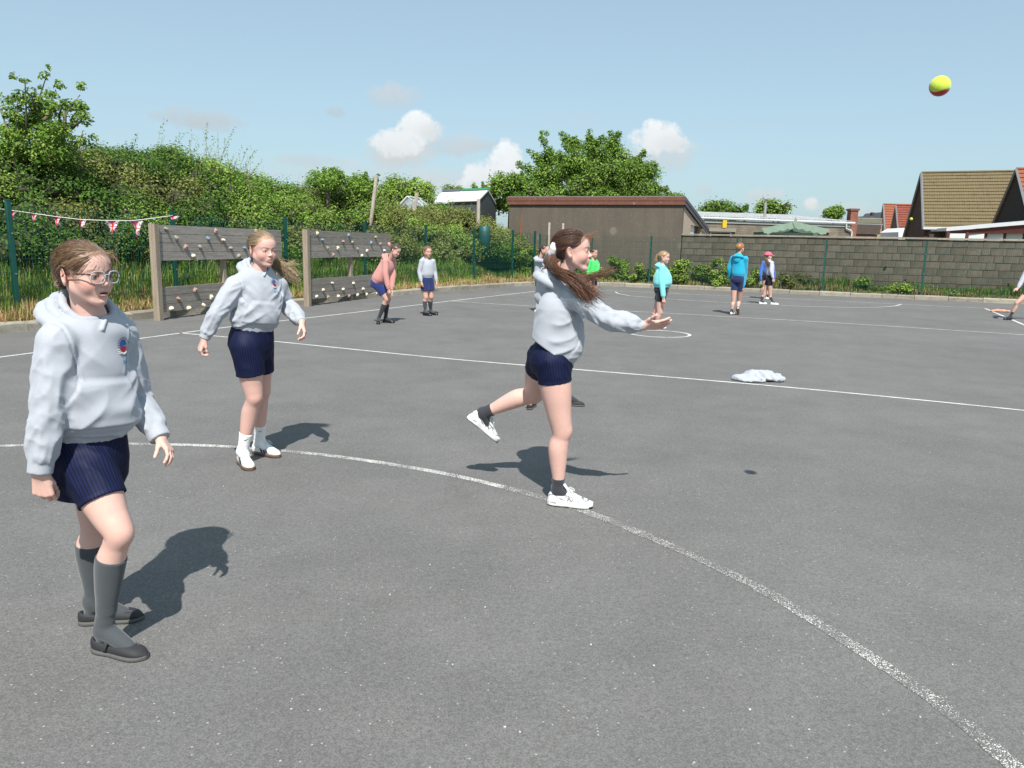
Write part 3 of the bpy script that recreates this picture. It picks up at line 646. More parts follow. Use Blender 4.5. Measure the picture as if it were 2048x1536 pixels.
    # leaf-bearing shoots poking above the outline
    o = mb.obj('twigs', M_twig, root); o.location = -root.location; tag(o, kind='stuff')
    mb = MB(); SP = []; SN = []
    for k in range(int(Ls * (9 if bi != 2 else 26))):
        j = rng.integers(0, nclump)
        if U[j] < .45 or (bi == 4 and rng.random() < .3): continue
        c = P[j] + [0, 0, .15]; v = np.array([rng.normal(.15, .3), rng.normal(0, .2), 1]); v /= np.linalg.norm(v); l = rng.uniform(.2, .55 if bi != 2 else .95)
        pts_ = [c + v * l * t + np.array([.12 * l * t * t, 0, 0]) for t in (0, .35, .7, 1)]; mb.tube(pts_, [.006, .005, .003, .0015], 3, False)
        for t in np.linspace(.1, 1, int(14 * l / .5)): SP.append(c + v * l * t + np.array([.12 * l * t * t, 0, 0]) + rng.normal(0, .03, 3)); SN.append((rng.normal(), rng.normal(), .6))
    o = mb.obj('shoots', M_twig, root); o.location = -root.location; tag(o, kind='stuff')
    if SP: put(leaf_mesh('shoot_leaves', np.array(SP), np.array(SN), np.full(len(SP), sz * 1.05) * rng.uniform(.6, 1.2, len(SP)), pick('mid' if bi != 2 else 'light', len(SP)), .4), 'shoot_leaves', root, M_leaf, 'stuff')

# --- trees
def tree(name, label, base, limbs, clusters, per, size, pal, trunk_r, squash=.85, inner=.5, group=None, pale=None):
    """limbs: polylines from the trunk; clusters: (centre, radius)"""
    root = thing(name, label, 'tree', base, group); b = np.array(base, float)
    mb = MB()
    for pts_, r0 in limbs:
        n = len(pts_); mb.tube([np.array(p) - b for p in pts_], [r0 * (1 - .75 * i / (n - 1)) for i in range(n)], 7)
    mb.obj('trunk', M_bark, root, True)
    Cn = np.array([c for c, r in clusters]); R_ = np.array([r for c, r in clusters]); LP, LN, LS_, LC = clump_leaves(Cn, R_, per, size, pal, squash)
    if pale is not None:
        k = rng.random(len(LC)) < pale; LC[k] = pick('light', int(k.sum()))
    put(leaf_mesh('crown', LP, LN, LS_, LC, .6), 'crown', root, M_leaf)
    if inner:
        bg_ = R_ > .33; V, F = inner_mass(Cn[bg_], R_[bg_], inner); put(npmesh('crown_filler', V, F, True), 'crown_filler', root, M_inner, 'stuff')  # added dark filler blobs inside the larger leaf clusters
    return root
# left tree: upright shoots over the hedge
def shoots(Y, specs, r=.16, wob=.13):
    cl = []; limbs = []
    for (x0, y0, x1, y1, n, rr) in specs:
        a = D(x0, y0, Y + rng.normal(0, .3)); b = D(x1, y1, Y + rng.normal(0, .3)); limbs.append(([a, (a + b) / 2 + rng.normal(0, .05, 3), b], .03))
        for t in np.linspace(0, 1, int(n * 1.6)): cl.append((a + (b - a) * t + rng.normal(0, wob, 3), rr * rng.uniform(.6, 1.1) * (1 - .45 * t)))
    return cl, limbs
cl, limbs = shoots(14.6, [(20, 330, -5, 205, 6, .24), (30, 330, 35, 190, 8, .22), (40, 320, 50, 165, 7, .14), (70, 330, 80, 200, 8, .26), (82, 260, 92, 155, 8, .17), (88, 240, 98, 185, 4, .16), (70, 240, 62, 185, 4, .14),
                          (120, 330, 130, 230, 6, .26), (130, 270, 160, 190, 6, .2), (140, 260, 172, 225, 4, .18), (120, 260, 128, 200, 4, .16), (-30, 330, -20, 200, 6, .25), (100, 300, 40, 250, 5, .26), (150, 300, 165, 262, 3, .2), (15, 290, 60, 240, 5, .2)])
lb = D(70, 480, 15.2)
limbs = [([(lb[0], lb[1], .4), D(70, 420, 14.9), D(72, 340, 14.7)], .09)] + limbs
tree('sycamore_tree', 'young tree of tall upright leafy shoots rising above the hedge at the left edge', (lb[0], lb[1], .4), limbs, cl, 70, .070, 'mid', .09, inner=0, pale=.4)
# big tree behind the garage
Y = 36.0; bx = D(1185, 400, Y); cl = []
for k in range(150):
    a = rng.uniform(0, 2 * math.pi); u = rng.uniform(-1, 1); w = math.sqrt(1 - u * u); rad_ = rng.uniform(.35, 1) ** .5
    px, dy, py = 1186 + 128 * rad_ * w * math.cos(a), 2.7 * rad_ * w * math.sin(a), 372 - 88 * rad_ * u
    if u < 0: py = 372 - 60 * rad_ * u
    if px < 1100: py += (1100 - px) * .25
    cl.append((D(px, py, Y + dy), rng.uniform(.34, .62)))
for (x0, y0, x1, y1, n) in [(1110, 320, 1078, 265, 6), (1090, 340, 1062, 300, 5), (1075, 350, 1036, 325, 5), (1140, 300, 1122, 268, 5), (1150, 300, 1146, 275, 3), (1185, 300, 1180, 263, 5), (1195, 290, 1200, 272, 3), (1220, 300, 1225, 262, 4), (1230, 300, 1238, 262, 5), (1270, 330, 1288, 302, 4),
                             (1290, 350, 1312, 328, 4), (1300, 375, 1332, 378, 4), (1060, 370, 1030, 345, 4), (1160, 290, 1150, 280, 2), (1310, 385, 1345, 392, 3), (1040, 375, 1020, 362, 3)]:
    for t in np.linspace(0, 1, n * 2): cl.append((D(x0 + (x1 - x0) * t + rng.normal(0, 3.5), y0 + (y1 - y0) * t + rng.normal(0, 3), Y - .6), .27 - .13 * t))
limbs = [([(bx[0], bx[1], 0), D(1185, 420, Y), D(1184, 370, Y)], .26)] + [([D(1185, 430, Y), D(1185 + dx * .5, 370, Y), D(1185 + dx, 330, Y + dy)], .13) for dx, dy in ((-90, .5), (-50, -1), (-10, 1), (40, -.8), (85, .4), (20, -1.5))]
tree('broadleaf_tree', 'large round-crowned green tree rising behind the garage roof', (bx[0], bx[1], 0), limbs, cl, 230, .105, 'mid', .26, inner=.45, pale=.28)
# trees left of it, beyond the shed
def blobs(cx, cy, hw, hh, Y, n, r):
    out = []
    for _ in range(n):
        a = rng.uniform(0, 2 * math.pi); q = math.sqrt(rng.random()); out.append((D(cx + hw * q * math.cos(a), cy - hh * q * math.sin(a), Y + rng.uniform(-.8, .8)), r * rng.uniform(.7, 1.25)))
    return out
def simple_tree(name, label, cx, cy, hw, hh, Y, n, r, per, size, pal, group=None, spikes=()):
    b = D(cx, cy, Y); cl = blobs(cx, cy, hw, hh, Y, n, r)
    for (x0, y0, x1, y1) in spikes:
        for t in np.linspace(0, 1, 7): cl.append((D(x0 + (x1 - x0) * t, y0 + (y1 - y0) * t, Y), r * (.5 - .3 * t)))
    limbs = [([(b[0], b[1], 0), D(cx, cy + hh * .6, Y), D(cx, cy - hh * .4, Y)], .1)] + [([D(cx, cy + hh * .5, Y), D(cx + dx * hw, cy - hh * .3, Y)], .05) for dx in (-.5, .5, .1)]
    return tree(name, label, (b[0], b[1], 0), limbs, cl, per, size, pal, .1, inner=.5, group=group, pale=.25)
simple_tree('broadleaf_tree', 'bushy light green tree filling the gap between shed and garage', 1020, 385, 42, 30, 33, 34, .45, 170, .11, 'mid', None, [(1030, 370, 1045, 345), (975, 385, 965, 366), (950, 385, 948, 368)])
simple_tree('small_tree', 'pale green rounded tree behind the leaning pole above the hedge', 805, 388, 52, 24, 30, 32, .42, 170, .10, 'light', None, [(780, 380, 776, 356), (815, 375, 830, 358), (845, 382, 858, 368)])
simple_tree('small_tree', 'thin whippy sapling standing beside the leaning grey pole', 718, 378, 22, 22, 24, 12, .26, 90, .09, 'mid', None, [(712, 370, 708, 348), (728, 370, 732, 345), (745, 372, 757, 350), (740, 390, 750, 372)])
simple_tree('small_tree', 'shrubby green treetop just above the hedge crest between the boards', 655, 362, 34, 12, 22, 16, .25, 110, .08, 'mid', None, [(650, 358, 648, 336), (672, 358, 682, 345)])
simple_tree('small_tree', 'small rounded treetop peeping over the white-roofed shed', 912, 378, 20, 9, 40, 10, .3, 110, .1, 'mid')
simple_tree('distant_tree', 'row of dark garden trees showing above the grey block building, left group', 1450, 421, 42, 12, 62, 26, .75, 120, .2, 'dark', 'trees beyond the grey building', [(1437, 415, 1436, 410), (1490, 418, 1494, 410)])
simple_tree('distant_tree', 'rounded green tree behind the metal flue on the grey building', 1548, 418, 28, 13, 64, 18, .8, 120, .2, 'mid', 'trees beyond the grey building')
simple_tree('distant_tree', 'small treetop near the white gutter end of the grey building', 1668, 425, 14, 8, 60, 9, .5, 80, .18, 'mid', 'trees beyond the grey building', [(1682, 425, 1682, 412), (1655, 425, 1655, 418)])
simple_tree('small_tree', 'low foliage just visible over the right end of the garage roof', 1352, 396, 16, 6, 40, 10, .28, 90, .11, 'mid')

# --- grass on the bank, straw along the kerb
def blades(name, P, H, W, lean, cols, m):
    n = len(P); a = rng.uniform(0, 2 * math.pi, n); dirs = np.stack([np.cos(a), np.sin(a), np.zeros(n)], 1); ln = np.stack([np.cos(a + 1.57), np.sin(a + 1.57), np.zeros(n)], 1)
    le = rng.normal(0, lean, n)[:, None] + .1; tip = P + ln * le * H[:, None] + np.array([0, 0, 1]) * H[:, None] * np.clip(1 - le ** 2 * .5, .3, 1); mid = (P + tip) / 2 + np.array([0, 0, 1]) * H[:, None] * .12
    w = dirs * W[:, None] / 2; V = np.stack([P - w, P + w, mid + w * .8, tip, mid - w * .8], 1).reshape(-1, 3); k = np.arange(n) * 5
    Q = np.stack([k, k + 1, k + 2, k + 4], 1); T = np.stack([k + 4, k + 2, k + 3, k + 3], 1)
    # second quad collapses to a pointed tip
    V = np.insert(V.reshape(n, 5, 3), 3, (tip + w * .08)[:, :], axis=1).reshape(-1, 3); k = np.arange(n) * 6
    Q = np.vstack([np.stack([k, k + 1, k + 2, k + 5], 1), np.stack([k + 5, k + 2, k + 3, k + 4], 1)])
    return tag(link(name, npmesh(name, V, Q, False, np.repeat(cols, 6, 0)), None, m), kind='stuff')
TKn = NK
def scatter(n, smin, smax, dmin, dmax, dpow=1):
    ss = np.r_[0, np.cumsum(np.linalg.norm(np.diff(KS, axis=0), axis=1))]; S = rng.uniform(smin, smax, n); i = np.clip(np.searchsorted(ss, S), 0, len(KS) - 1)
    f = (S - ss[np.maximum(i - 1, 0)]) ; base = KS[np.maximum(i - 1, 0)] + TK[np.maximum(i - 1, 0)] * f[:, None]; d = dmin + (dmax - dmin) * rng.random(n) ** dpow
    q = base + NK[i] * d[:, None]; z = np.array([bank_h(0, dd, x, y) for dd, x, y in zip(d, q[:, 0], q[:, 1])]); return np.stack([q[:, 0], q[:, 1], z], 1), d
KSs = np.r_[0, np.cumsum(np.linalg.norm(np.diff(KS, axis=0), axis=1))]
ic = int(np.argmin(np.linalg.norm(KS - np.array([1.6, 27.6]), axis=1))); SC_ = KSs[ic]; i0 = int(np.argmin(abs(KS[:, 1] - 8.5) + (KS[:, 0] > 0) * 99)); SA = KSs[i0]
# density falls off with distance
def scat_w(n, s0, s1, d0, d1, p=1.6, dp=1):
    u = rng.random(n) ** p; P, d = None, None
    S = s0 + (s1 - s0) * u; i = np.clip(np.searchsorted(KSs, S), 1, len(KS) - 1); f = S - KSs[i - 1]; base = KS[i - 1] + TK[i - 1] * f[:, None]
    d = d0 + (d1 - d0) * rng.random(n) ** dp; q = base + NK[i - 1] * d[:, None]; z = np.array([bank_h(0, dd, x, y) for dd, x, y in zip(d, q[:, 0], q[:, 1])]); return np.stack([q[:, 0], q[:, 1], z], 1), d
P, d = scat_w(62000, SA, SC_, .45, 2.1, 1.5)
nz = np.array([mn.noise(Vector((p[0] * .9, p[1] * .9, p[2]))) for p in P]); col = np.where((nz > .12)[:, None], pick('light', len(P)), pick('mid', len(P))); col = col * np.array([.88, 1.0, .8]) * rng.uniform(.6, 1.15, (len(P), 1)); dry = rng.random(len(P)) < .13; col[dry] = np.array([.34, .27, .13])
blades('grass', P, rng.uniform(.10, .36, len(P)) * (1 + .6 * np.clip(nz, -.5, 1)), .0065 + P[:, 1] * .0005, .55, col, M_grass)
P, d = scat_w(30000, SA, SC_ + .5, .16, .80, 1.4, .8); st_ = rng.uniform(.7, 1.25, len(P))[:, None]; col = np.array([.46, .33, .165]) * st_ * (1 + rng.uniform(-.1, .1, (len(P), 3))); gk = rng.random(len(P)) < .12; col[gk] = pick('light', int(gk.sum()))
nz = np.array([mn.noise(Vector((p[0] * 1.6, p[1] * 1.6, 9))) for p in P]); blades('dry_grass', P, rng.uniform(.06, .26, len(P)) * (1 + .9 * np.clip(nz, -.6, 1)), .006 + P[:, 1] * .0005, .75, col, M_grass)
# far verge
P, d = scat_w(46000, SC_ - .5, KSs[-1] - 1, .16, 1.3, 1.15, .9); st_ = rng.uniform(.7, 1.2, len(P))[:, None]; col = np.array([.40, .29, .15]) * st_; gk = (rng.random(len(P)) < .38 + .5 * (d > .65)); col[gk] = pick('mid', int(gk.sum()))
nz = np.array([mn.noise(Vector((p[0] * .8, p[1] * .8, 4))) for p in P]); blades('dry_grass', P, rng.uniform(.06, .24, len(P)) * (1 + 1.1 * np.clip(nz, -.6, 1)) + .16 * (d > .65), .012 + P[:, 1] * .0005, .6, col, M_grass)
# low bramble plants along the foot of the wall
for (px, py, hw, hh, lab, pal) in [(1222, 541, 40, 22, 'low bramble plant in front of the garage wall, left of the far fence post', 'light'), (1290, 548, 26, 16, 'low bramble plant at the foot of the garage wall behind the girl in pale turquoise', 'light'), (1375, 540, 40, 20, 'broad low bramble plant between the girl in turquoise and the boy in blue', 'light'),
                              (1440, 543, 28, 24, 'leafy plant climbing the wall just left of the boy in blue', 'light'), (1508, 553, 20, 15, 'low leafy plant at the wall foot between the boy in blue and the pink cap', 'light'), (1590, 560, 34, 13, 'low green weeds at the wall foot right of the pink cap', 'olive'),
                              (1160, 540, 30, 24, 'bramble plant in the fence corner behind the thrower', 'mid'), (1725, 566, 12, 9, 'small weed tuft at the wall foot left of a fence post', 'light'), (1800, 577, 26, 11, 'green weed clump beside the fence post in front of the wall', 'light'), (1925, 585, 16, 12, 'isolated dark green weed clump near the right end of the verge', 'mid'),
                              (1050, 520, 22, 26, 'leafy bush behind the last fence post in the back corner', 'light')]:
    q = on_line(px, py, FR0 + wn * .25, wd) if px > 1100 else D(px, py, 28.2)[:2]; Yq = q[1]; n = max(6, int(hw * hh / 28)); cl = []
    for _ in range(n):
        a = rng.uniform(0, 2 * math.pi); r_ = math.sqrt(rng.random()); p = D(px + hw * r_ * math.cos(a), py - hh * r_ * math.sin(a), Yq + rng.uniform(-.25, .35)); p[2] = max(.2, p[2]); cl.append(p)
    cl = np.array(cl); root = thing('bramble_plant', lab, 'plant', (q[0], q[1], .12), 'plants along the foot of the far wall'); R_ = rng.uniform(.10, .22, n)
    LP, LN, LS_, LC = clump_leaves(cl, R_, 110, .07, pal); LP[:, 2] = np.maximum(LP[:, 2], .13)
    put(leaf_mesh('leaves', LP, LN, LS_, LC, .6), 'leaves', root, M_leaf, 'stuff'); V, F = inner_mass(cl, R_, .55); put(npmesh('filler_blobs', V, F), 'filler_blobs', root, M_inner, 'stuff')  # dark blobs added behind the leaves to fill the plant

# ================================================================ FURTHER BUILDINGS
def brickmat(name, c1, c2, mortar, w=.22, h=.075, rot=None, bump=.3):
    m = bpy.data.materials.new(name); m.use_nodes = True; nt = m.node_tree; N = nt.nodes; L = nt.links; b = N['Principled BSDF']; b.inputs['Roughness'].default_value = .9
    tc = N.new('ShaderNodeTexCoord'); sp = N.new('ShaderNodeSeparateXYZ'); L.new(tc.outputs['Object'], sp.inputs[0])
    ad = N.new('ShaderNodeMath'); ad.operation = 'ADD'; L.new(sp.outputs[0], ad.inputs[0]); my = N.new('ShaderNodeMath'); my.operation = 'MULTIPLY'; my.inputs[1].default_value = .3; L.new(sp.outputs[1], my.inputs[0]); L.new(my.outputs[0], ad.inputs[1])
    cb = N.new('ShaderNodeCombineXYZ'); L.new(ad.outputs[0], cb.inputs[0]); L.new(sp.outputs[2], cb.inputs[1])
    br = N.new('ShaderNodeTexBrick'); L.new(cb.outputs[0], br.inputs[0]); br.inputs['Color1'].default_value = (*c1, 1); br.inputs['Color2'].default_value = (*c2, 1); br.inputs['Mortar'].default_value = (*mortar, 1)
    br.inputs['Scale'].default_value = 1; br.inputs['Brick Width'].default_value = w; br.inputs['Row Height'].default_value = h; br.inputs['Mortar Size'].default_value = h * .07; br.inputs['Bias'].default_value = 0
    n = N.new('ShaderNodeTexNoise'); n.inputs['Scale'].default_value = 2; n.inputs['Detail'].default_value = 6; L.new(tc.outputs['Object'], n.inputs['Vector'])
    mr = N.new('ShaderNodeMapRange'); mr.inputs[1].default_value = .3; mr.inputs[2].default_value = .7; mr.inputs[3].default_value = .7; mr.inputs[4].default_value = 1.25; L.new(n.outputs[0], mr.inputs[0])
    s = N.new('ShaderNodeVectorMath'); s.operation = 'SCALE'; L.new(br.outputs[0], s.inputs[0]); L.new(mr.outputs[0], s.inputs['Scale']); L.new(s.outputs[0], b.inputs['Base Color'])
    bp = N.new('ShaderNodeBump'); bp.inputs['Strength'].default_value = bump; bp.inputs['Distance'].default_value = .02; L.new(br.outputs[1], bp.inputs['Height']); bp.invert = True; L.new(bp.outputs[0], b.inputs['Normal'])
    return m
M_gbrick = brickmat('grey_brown_brickwork', (.20, .17, .125), (.145, .125, .098), (.10, .09, .075), .30, .105)
M_dbrick = brickmat('dark_red_brickwork', (.085, .035, .028), (.06, .025, .02), (.045, .035, .03), .22, .085)
M_rbrick = brickmat('red_brickwork', (.26, .085, .055), (.19, .065, .045), (.17, .14, .12), .22, .075)
M_tin = mat('corrugated_roofing', (.33, .34, .34), .7, .25, 3, bump=.2, streak=((6, 6, 6), .25))
M_upvc = mat('white_plastic_gutter', (.50, .52, .54), .4, .04, 4)
M_green2 = mat('pale_green_painted_timber', (.20, .285, .225), .75, .15, 4)
M_dark = mat('dark_interior', (.012, .012, .012), .6, .1, 3)
A = on(1403, 440, (0, 39.5), (1, 39.5)); B_ = on(1706, 443, (0, 41.2), (1, 41.2)); A = D(1403, 440, 39.2); B_ = D(1704, 443, 41.0)
gz = D(1410, 436, 39.2)[2]; d_ = (B_ - A)[:2]; Lg = np.linalg.norm(d_); d_ /= Lg; n_ = np.array([-d_[1], d_[0]]); RG = np.array([[d_[0], n_[0], 0], [d_[1], n_[1], 0], [0, 0, 1]])
gb = thing('outbuilding', 'long low grey-brick building with white gutter and corrugated roof beyond the wall', 'building', (A[0], A[1], 0))
def gw(s, dep, z): return np.array([d_[0] * s + n_[0] * dep, d_[1] * s + n_[1] * dep, z])
def gs(px, dep=0): q = on_line(px, 460, A[:2] + n_ * dep, d_); return float((q - A[:2] - n_ * dep) @ d_)
wx0, wx1 = gs(1421), gs(1464); wz0, wz1 = D(1440, 474, 39.5)[2] - .3, D(1440, 463.5, 39.5)[2]
mb = MB()
for (a, b_, z0, z1) in ((-.5, wx0, 0, gz - .12), (wx1, Lg, 0, gz - .12), (wx0, wx1, wz1, gz - .12), (wx0, wx1, 0, wz0)): mb.box(gw((a + b_) / 2, .11, (z0 + z1) / 2), ((b_ - a) / 2, .11, (z1 - z0) / 2), RG)
mb.box(gw(Lg - .1, 2.5, gz / 2 - .06), (.1, 2.3, gz / 2 - .06), RG); mb.obj('wall', M_gbrick, gb)
mb = MB(); t_ = .05
for (a, b_, z0, z1) in ((wx0, wx1, wz1 - t_, wz1), (wx0, wx0 + t_ * 1.3, wz0, wz1 - t_), (wx1 - t_ * 1.3, wx1, wz0, wz1 - t_)): mb.box(gw((a + b_) / 2, .06, (z0 + z1) / 2), ((b_ - a) / 2, .04, (z1 - z0) / 2), RG)
w_ = mb.obj('window_frame', M_white, gb); mb = MB(); mb.box(gw((wx0 + wx1) / 2, .14, (wz0 + wz1) / 2), ((wx1 - wx0) / 2, .02, (wz1 - wz0) / 2), RG); mb.obj('pane', M_dark, w_)
mb = MB(); mb.box(gw((wx0 + wx1) / 2, -.004, wz1 + .09), ((wx1 - wx0) / 2 + .16, .12, .085), RG); mb.obj('lintel', M_conc, gb)
mb = MB(); mb.box(gw(gs(1639), -.004, D(1640, 462, 40.6)[2]), (.55, .12, .07), RG); mb.obj('lintel', M_conc, gb)
mb = MB(); mb.box(gw(gs(1446), -.08, D(1446, 448, 39.4)[2]), (.11, .07, .19), RG); mb.obj('alarm_box', mat('yellow_plastic', (.62, .42, .02), .5, .05, 4), gb)
mb = MB(); mb.tube([gw(-.5, -.1, gz), gw(Lg + .1, -.1, gz - .02)], .062, 8); mb.obj('gutter', M_upvc, gb)
mb = MB(); mb.box(gw(Lg / 2 - .2, -.02, gz - .16), (Lg / 2 + .1, .03, .07), RG); mb.obj('fascia_board', mat('grey_green_fascia', (.27, .29, .28), .7, .1, 3), gb)
mb = MB(); sx = gs(1689); mb.tube([gw(sx, -.1, gz - .03), gw(sx + .02, -.1, gz - .3), gw(sx + .34, -.1, gz - .42), gw(sx + .38, -.1, gz - .5), gw(sx + .38, -.1, 0.1)], .045, 7); mb.obj('downpipe', M_upvc, gb)
mb = MB(); nr = int(Lg / .075)
Vr = []
for i in range(nr + 1):
    s = -.6 + (Lg + .7) * i / nr; z = .022 * (i % 2)
    Vr += [gw(s, -.08, gz + .07 + z), gw(s, 6.5, gz + .62 + z)]
mb.add(Vr, [(2 * i, 2 * i + 2, 2 * i + 3, 2 * i + 1) for i in range(nr)]); mb.obj('corrugated_roof', M_tin, gb)
mb = MB(); q = gw(gs(1527, 1.2), 1.2, 0); mb.tube([q + [0, 0, gz + .15], q + [0, 0, D(1527, 405, 40.5)[2]]], .07, 8); mb.box(q + [-.05, 0, D(1527, 396, 40.5)[2]], (.22, .1, .02)); mb.tube([q + [0, 0, D(1527, 405, 40.5)[2]], q + [0, 0, D(1527, 396, 40.5)[2]]], .04, 6); mb.obj('flue', mat('galvanised_flue', (.35, .34, .32), .5, .2, 5, metal=.4), gb)
chm = thing('chimney', 'short red brick chimney stack at the right end of the grey building', 'chimney', (*(D(1704, 440, 43)[:2]), 0)); zc0, zc1 = 2.4, D(1704, 418, 43)[2]
mb = MB(); mb.box((0, 0, zc1 / 2 - .05), (.2, .25, zc1 / 2 - .05)); mb.obj('stack', M_rbrick, chm); mb = MB(); mb.box((0, 0, zc1 - .04), (.25, .3, .055)); mb.obj('cap', M_rbrick, chm)
# summerhouse gable with scalloped bargeboards
q0, q1, qa = D(1523, 466, 36), D(1657, 468, 36), D(1590, 453, 36)
sh = thing('summerhouse', 'pale green summerhouse gable with scalloped bargeboards peeping over the block wall', 'shed', (qa[0], qa[1], 0)); off = np.array(sh.location)
mb = MB(); mb.prism([np.array([q0[0] + .35, 36.35, 0]) - off, np.array([q1[0] - .35, 36.35, 0]) - off, np.array([q1[0] - .35, 36.35, q1[2] + .08]) - off, np.array([qa[0], 36.35, qa[2] + .02]) - off, np.array([q0[0] + .35, 36.35, q0[2] + .08]) - off], (0, 2, 0)); mb.obj('body', mat('green_stained_boards', (.085, .13, .10), .8, .15, 4, stretch=(1, 1, 10)), sh)
for sgn, e in ((-1, q0), (1, q1)):
    mb = MB(); P_ = []; n = 9
    top = [qa + (e - qa) * t + np.array([0, 0, .22]) for t in np.linspace(0, 1, n)]; bot = []
    for t in np.linspace(1, 0, n * 4): bot.append(qa + (e - qa) * t + np.array([0, 0, -.03 - .07 * abs(math.sin(t * math.pi * 4.5))]))
    poly = [np.array(p) - off for p in top + bot]; poly = poly if sgn < 0 else poly
    n1 = len(top)
    for i in range(n - 1):
        a, b_ = top[i], top[i + 1]; k0, k1 = i * 4, i * 4 + 4; bb = bot[::-1][k0:k1 + 1]
        mb.prism([np.array(p) - off for p in ([a, b_] + bb[::-1])], (0, .04, 0))
    mb.obj('bargeboard', M_green2, sh)
mb = MB(); mb.prism([qa + [0, -.03, .42] - off, qa + [-.12, -.03, .16] - off, qa + [0, -.03, -.08] - off, qa + [.12, -.03, .16] - off], (0, .05, 0)); mb.obj('finial', M_green2, sh)
mb = MB(); mb.box(np.array([qa[0], 36.31, (qa[2] + q0[2]) / 2 - .16]) - off, (1.0, .025, .05)); mb.obj('door_head', M_green2, sh)
for dx in (-.55, .55): mb = MB(); mb.box(np.array([qa[0] + dx, 36.30, q0[2] - .13]) - off, (.42, .02, .03)); mb.obj('window', M_dark, sh)

M_tileo = mat('lichened_brown_tile', (.160, .125, .062), .9, .3, 3, 5, bump=.2, bscale=20, col2=(.085, .065, .038), ramp=(.45, .7))
M_tiler = mat('orange_clay_tile', (.25, .078, .036), .85, .25, 3, 5, col2=(.18, .062, .036), ramp=(.45, .7))
M_lead = mat('grey_verge', (.20, .21, .22), .7, .1, 3)
def tiled_face(name, R0, R1, E0, E1, rows, cols, mt, parent):
    """roof slope as overlapping tile rows with a rolled profile: ridge R0-R1 down to eaves E0-E1"""
    off = np.array(parent.location); n = np.cross(np.array(R1) - R0, np.array(E0) - R0); n /= np.linalg.norm(n)
    if n[2] < 0: n = -n
    V = []; F = []; k = 0; prof = [(0, 0), (.25, .5), (.5, .1), (.62, .55), (.85, .5), (1, 0)]
    for r in range(rows):
        for (t, h) in ((r / rows, .004), ((r + 1.0) / rows, .05)):
            a = np.array(R0) + (np.array(E0) - R0) * t; b = np.array(R1) + (np.array(E1) - R1) * t
            for c in range(cols):
                for (u, hh) in prof[:-1]: V.append(a + (b - a) * (c + u) / cols + n * (h + .035 * hh + random.uniform(-.003, .003)) - off)
            V.append(b + n * h - off)
        m = cols * 5 + 1; F += [(k + i, k + m + i, k + m + i + 1, k + i + 1) for i in range(m - 1)]
        if r < rows - 1: F += [(k + m + i, k + 2 * m + i, k + 2 * m + i + 1, k + m + i + 1) for i in range(m - 1)]
        k += 2 * m
    mb = MB(); mb.add(V, F); return tag(mb.obj(name, mt, parent), kind='stuff')
def house(label, R0, R1, E0, E1, B0, wallm, tilem, rows, cols, verge=True):
    h = thing('house', label, 'house', (E0[0], E0[1], 0)); off = np.array(h.location); B1 = B0 + (R1 - R0)
    rf = tiled_face('roof_tiles', R0, R1, E0, E1, rows, cols, tilem, h)
    mb = MB(); dn = np.array([0, 0, -.08]); g = lambda p, z=None: (np.array([p[0], p[1], p[2] if z is None else z]) - off)
    mb.add([g(R0) , g(B0), g(B1), g(R1)], [(0, 1, 2, 3)]); mb.obj('rear_roof_slope', tilem, h)
    c = (E0 + B0) / 2; sh_ = lambda p: np.array([p[0] + (R1 - R0)[0] * .015, p[1] + (R1 - R0)[1] * .015, p[2]])
    mb = MB(); e0, b0, r0 = [sh_(p) + dn for p in (E0 + (c - E0) * .06, B0 + (c - B0) * .04, R0)]; mb.add([g(e0, 0), g(b0, 0), g(b0), g(r0), g(e0)], [(4, 3, 2, 1, 0)]); mb.obj('gable_wall', wallm, h)
    e1 = E1 + (c - E0) * .06 + dn; mb = MB(); mb.add([g(e0, 0), g(e1, 0), g(e1), g(e0)], [(0, 1, 2, 3)]); mb.obj('front_wall', wallm, h)
    for a, b in ((R0, E0), (R0, B0)):
        mb = MB(); mb.tube([g(a) + [-.03, -.03, .02], g(b) + [-.03, -.03, .02]], .075, 4); mb.obj('verge', M_lead, h)
    mb = MB(); mb.tube([g(R0) + [0, 0, .04], g(R1) + [0, 0, .04]], .09, 6); mb.obj('ridge', tilem, h)
    mb = MB(); mb.tube([g(E0) + [0, -.06, -.04], g(E1) + [0, -.06, -.04]], .06, 6); mb.obj('gutter', M_lead, h)
    return h
dR = lambda a, b: D(a, b, 1)
R0 = D(1843, 346.5, 53); E0 = D(1847, 457, 50); B0 = D(1806, 478, 56); ax = np.array([wd[0], wd[1] + .28, 0]); ax = D(2046, 350, 50.5) - R0; ax[2] = 0
h1 = house('house with a large lichen-brown tiled roof and dark brick gable beyond the wall', R0, R0 + ax * 1.15, E0, E0 + ax * 1.15, B0, M_dbrick, M_tileo, 17, 24)
R0 = D(2033, 339, 45); E0 = D(2064, 462, 42.5); B0 = D(1976, 470, 48); ax = np.array([5.5, -1.5, 0])
house('house with an orange tiled roof and dark gable cut off by the right edge', R0, R0 + ax, E0, E0 + ax, B0, mat('dark_tile_hung_gable', (.035, .028, .026), .9, .3, 12, bump=.6, bscale=10), M_tiler, 14, 16)
R0 = D(1767, 409, 84); E0 = D(1770, 470, 80); B0 = D(1756, 480, 88); ax = D(1832, 410, 84) - R0; ax[2] = 0
house('distant house with a bright orange-red tiled roof behind the brown-roofed one', R0, R0 + ax, E0, E0 + ax, B0, M_rbrick, M_tiler, 12, 12)
R0 = D(1792, 411, 77); E0 = D(1797, 467, 75.5); B0 = D(1777, 482, 79); ax = D(1822, 410, 76.5) - R0; ax[2] = 0
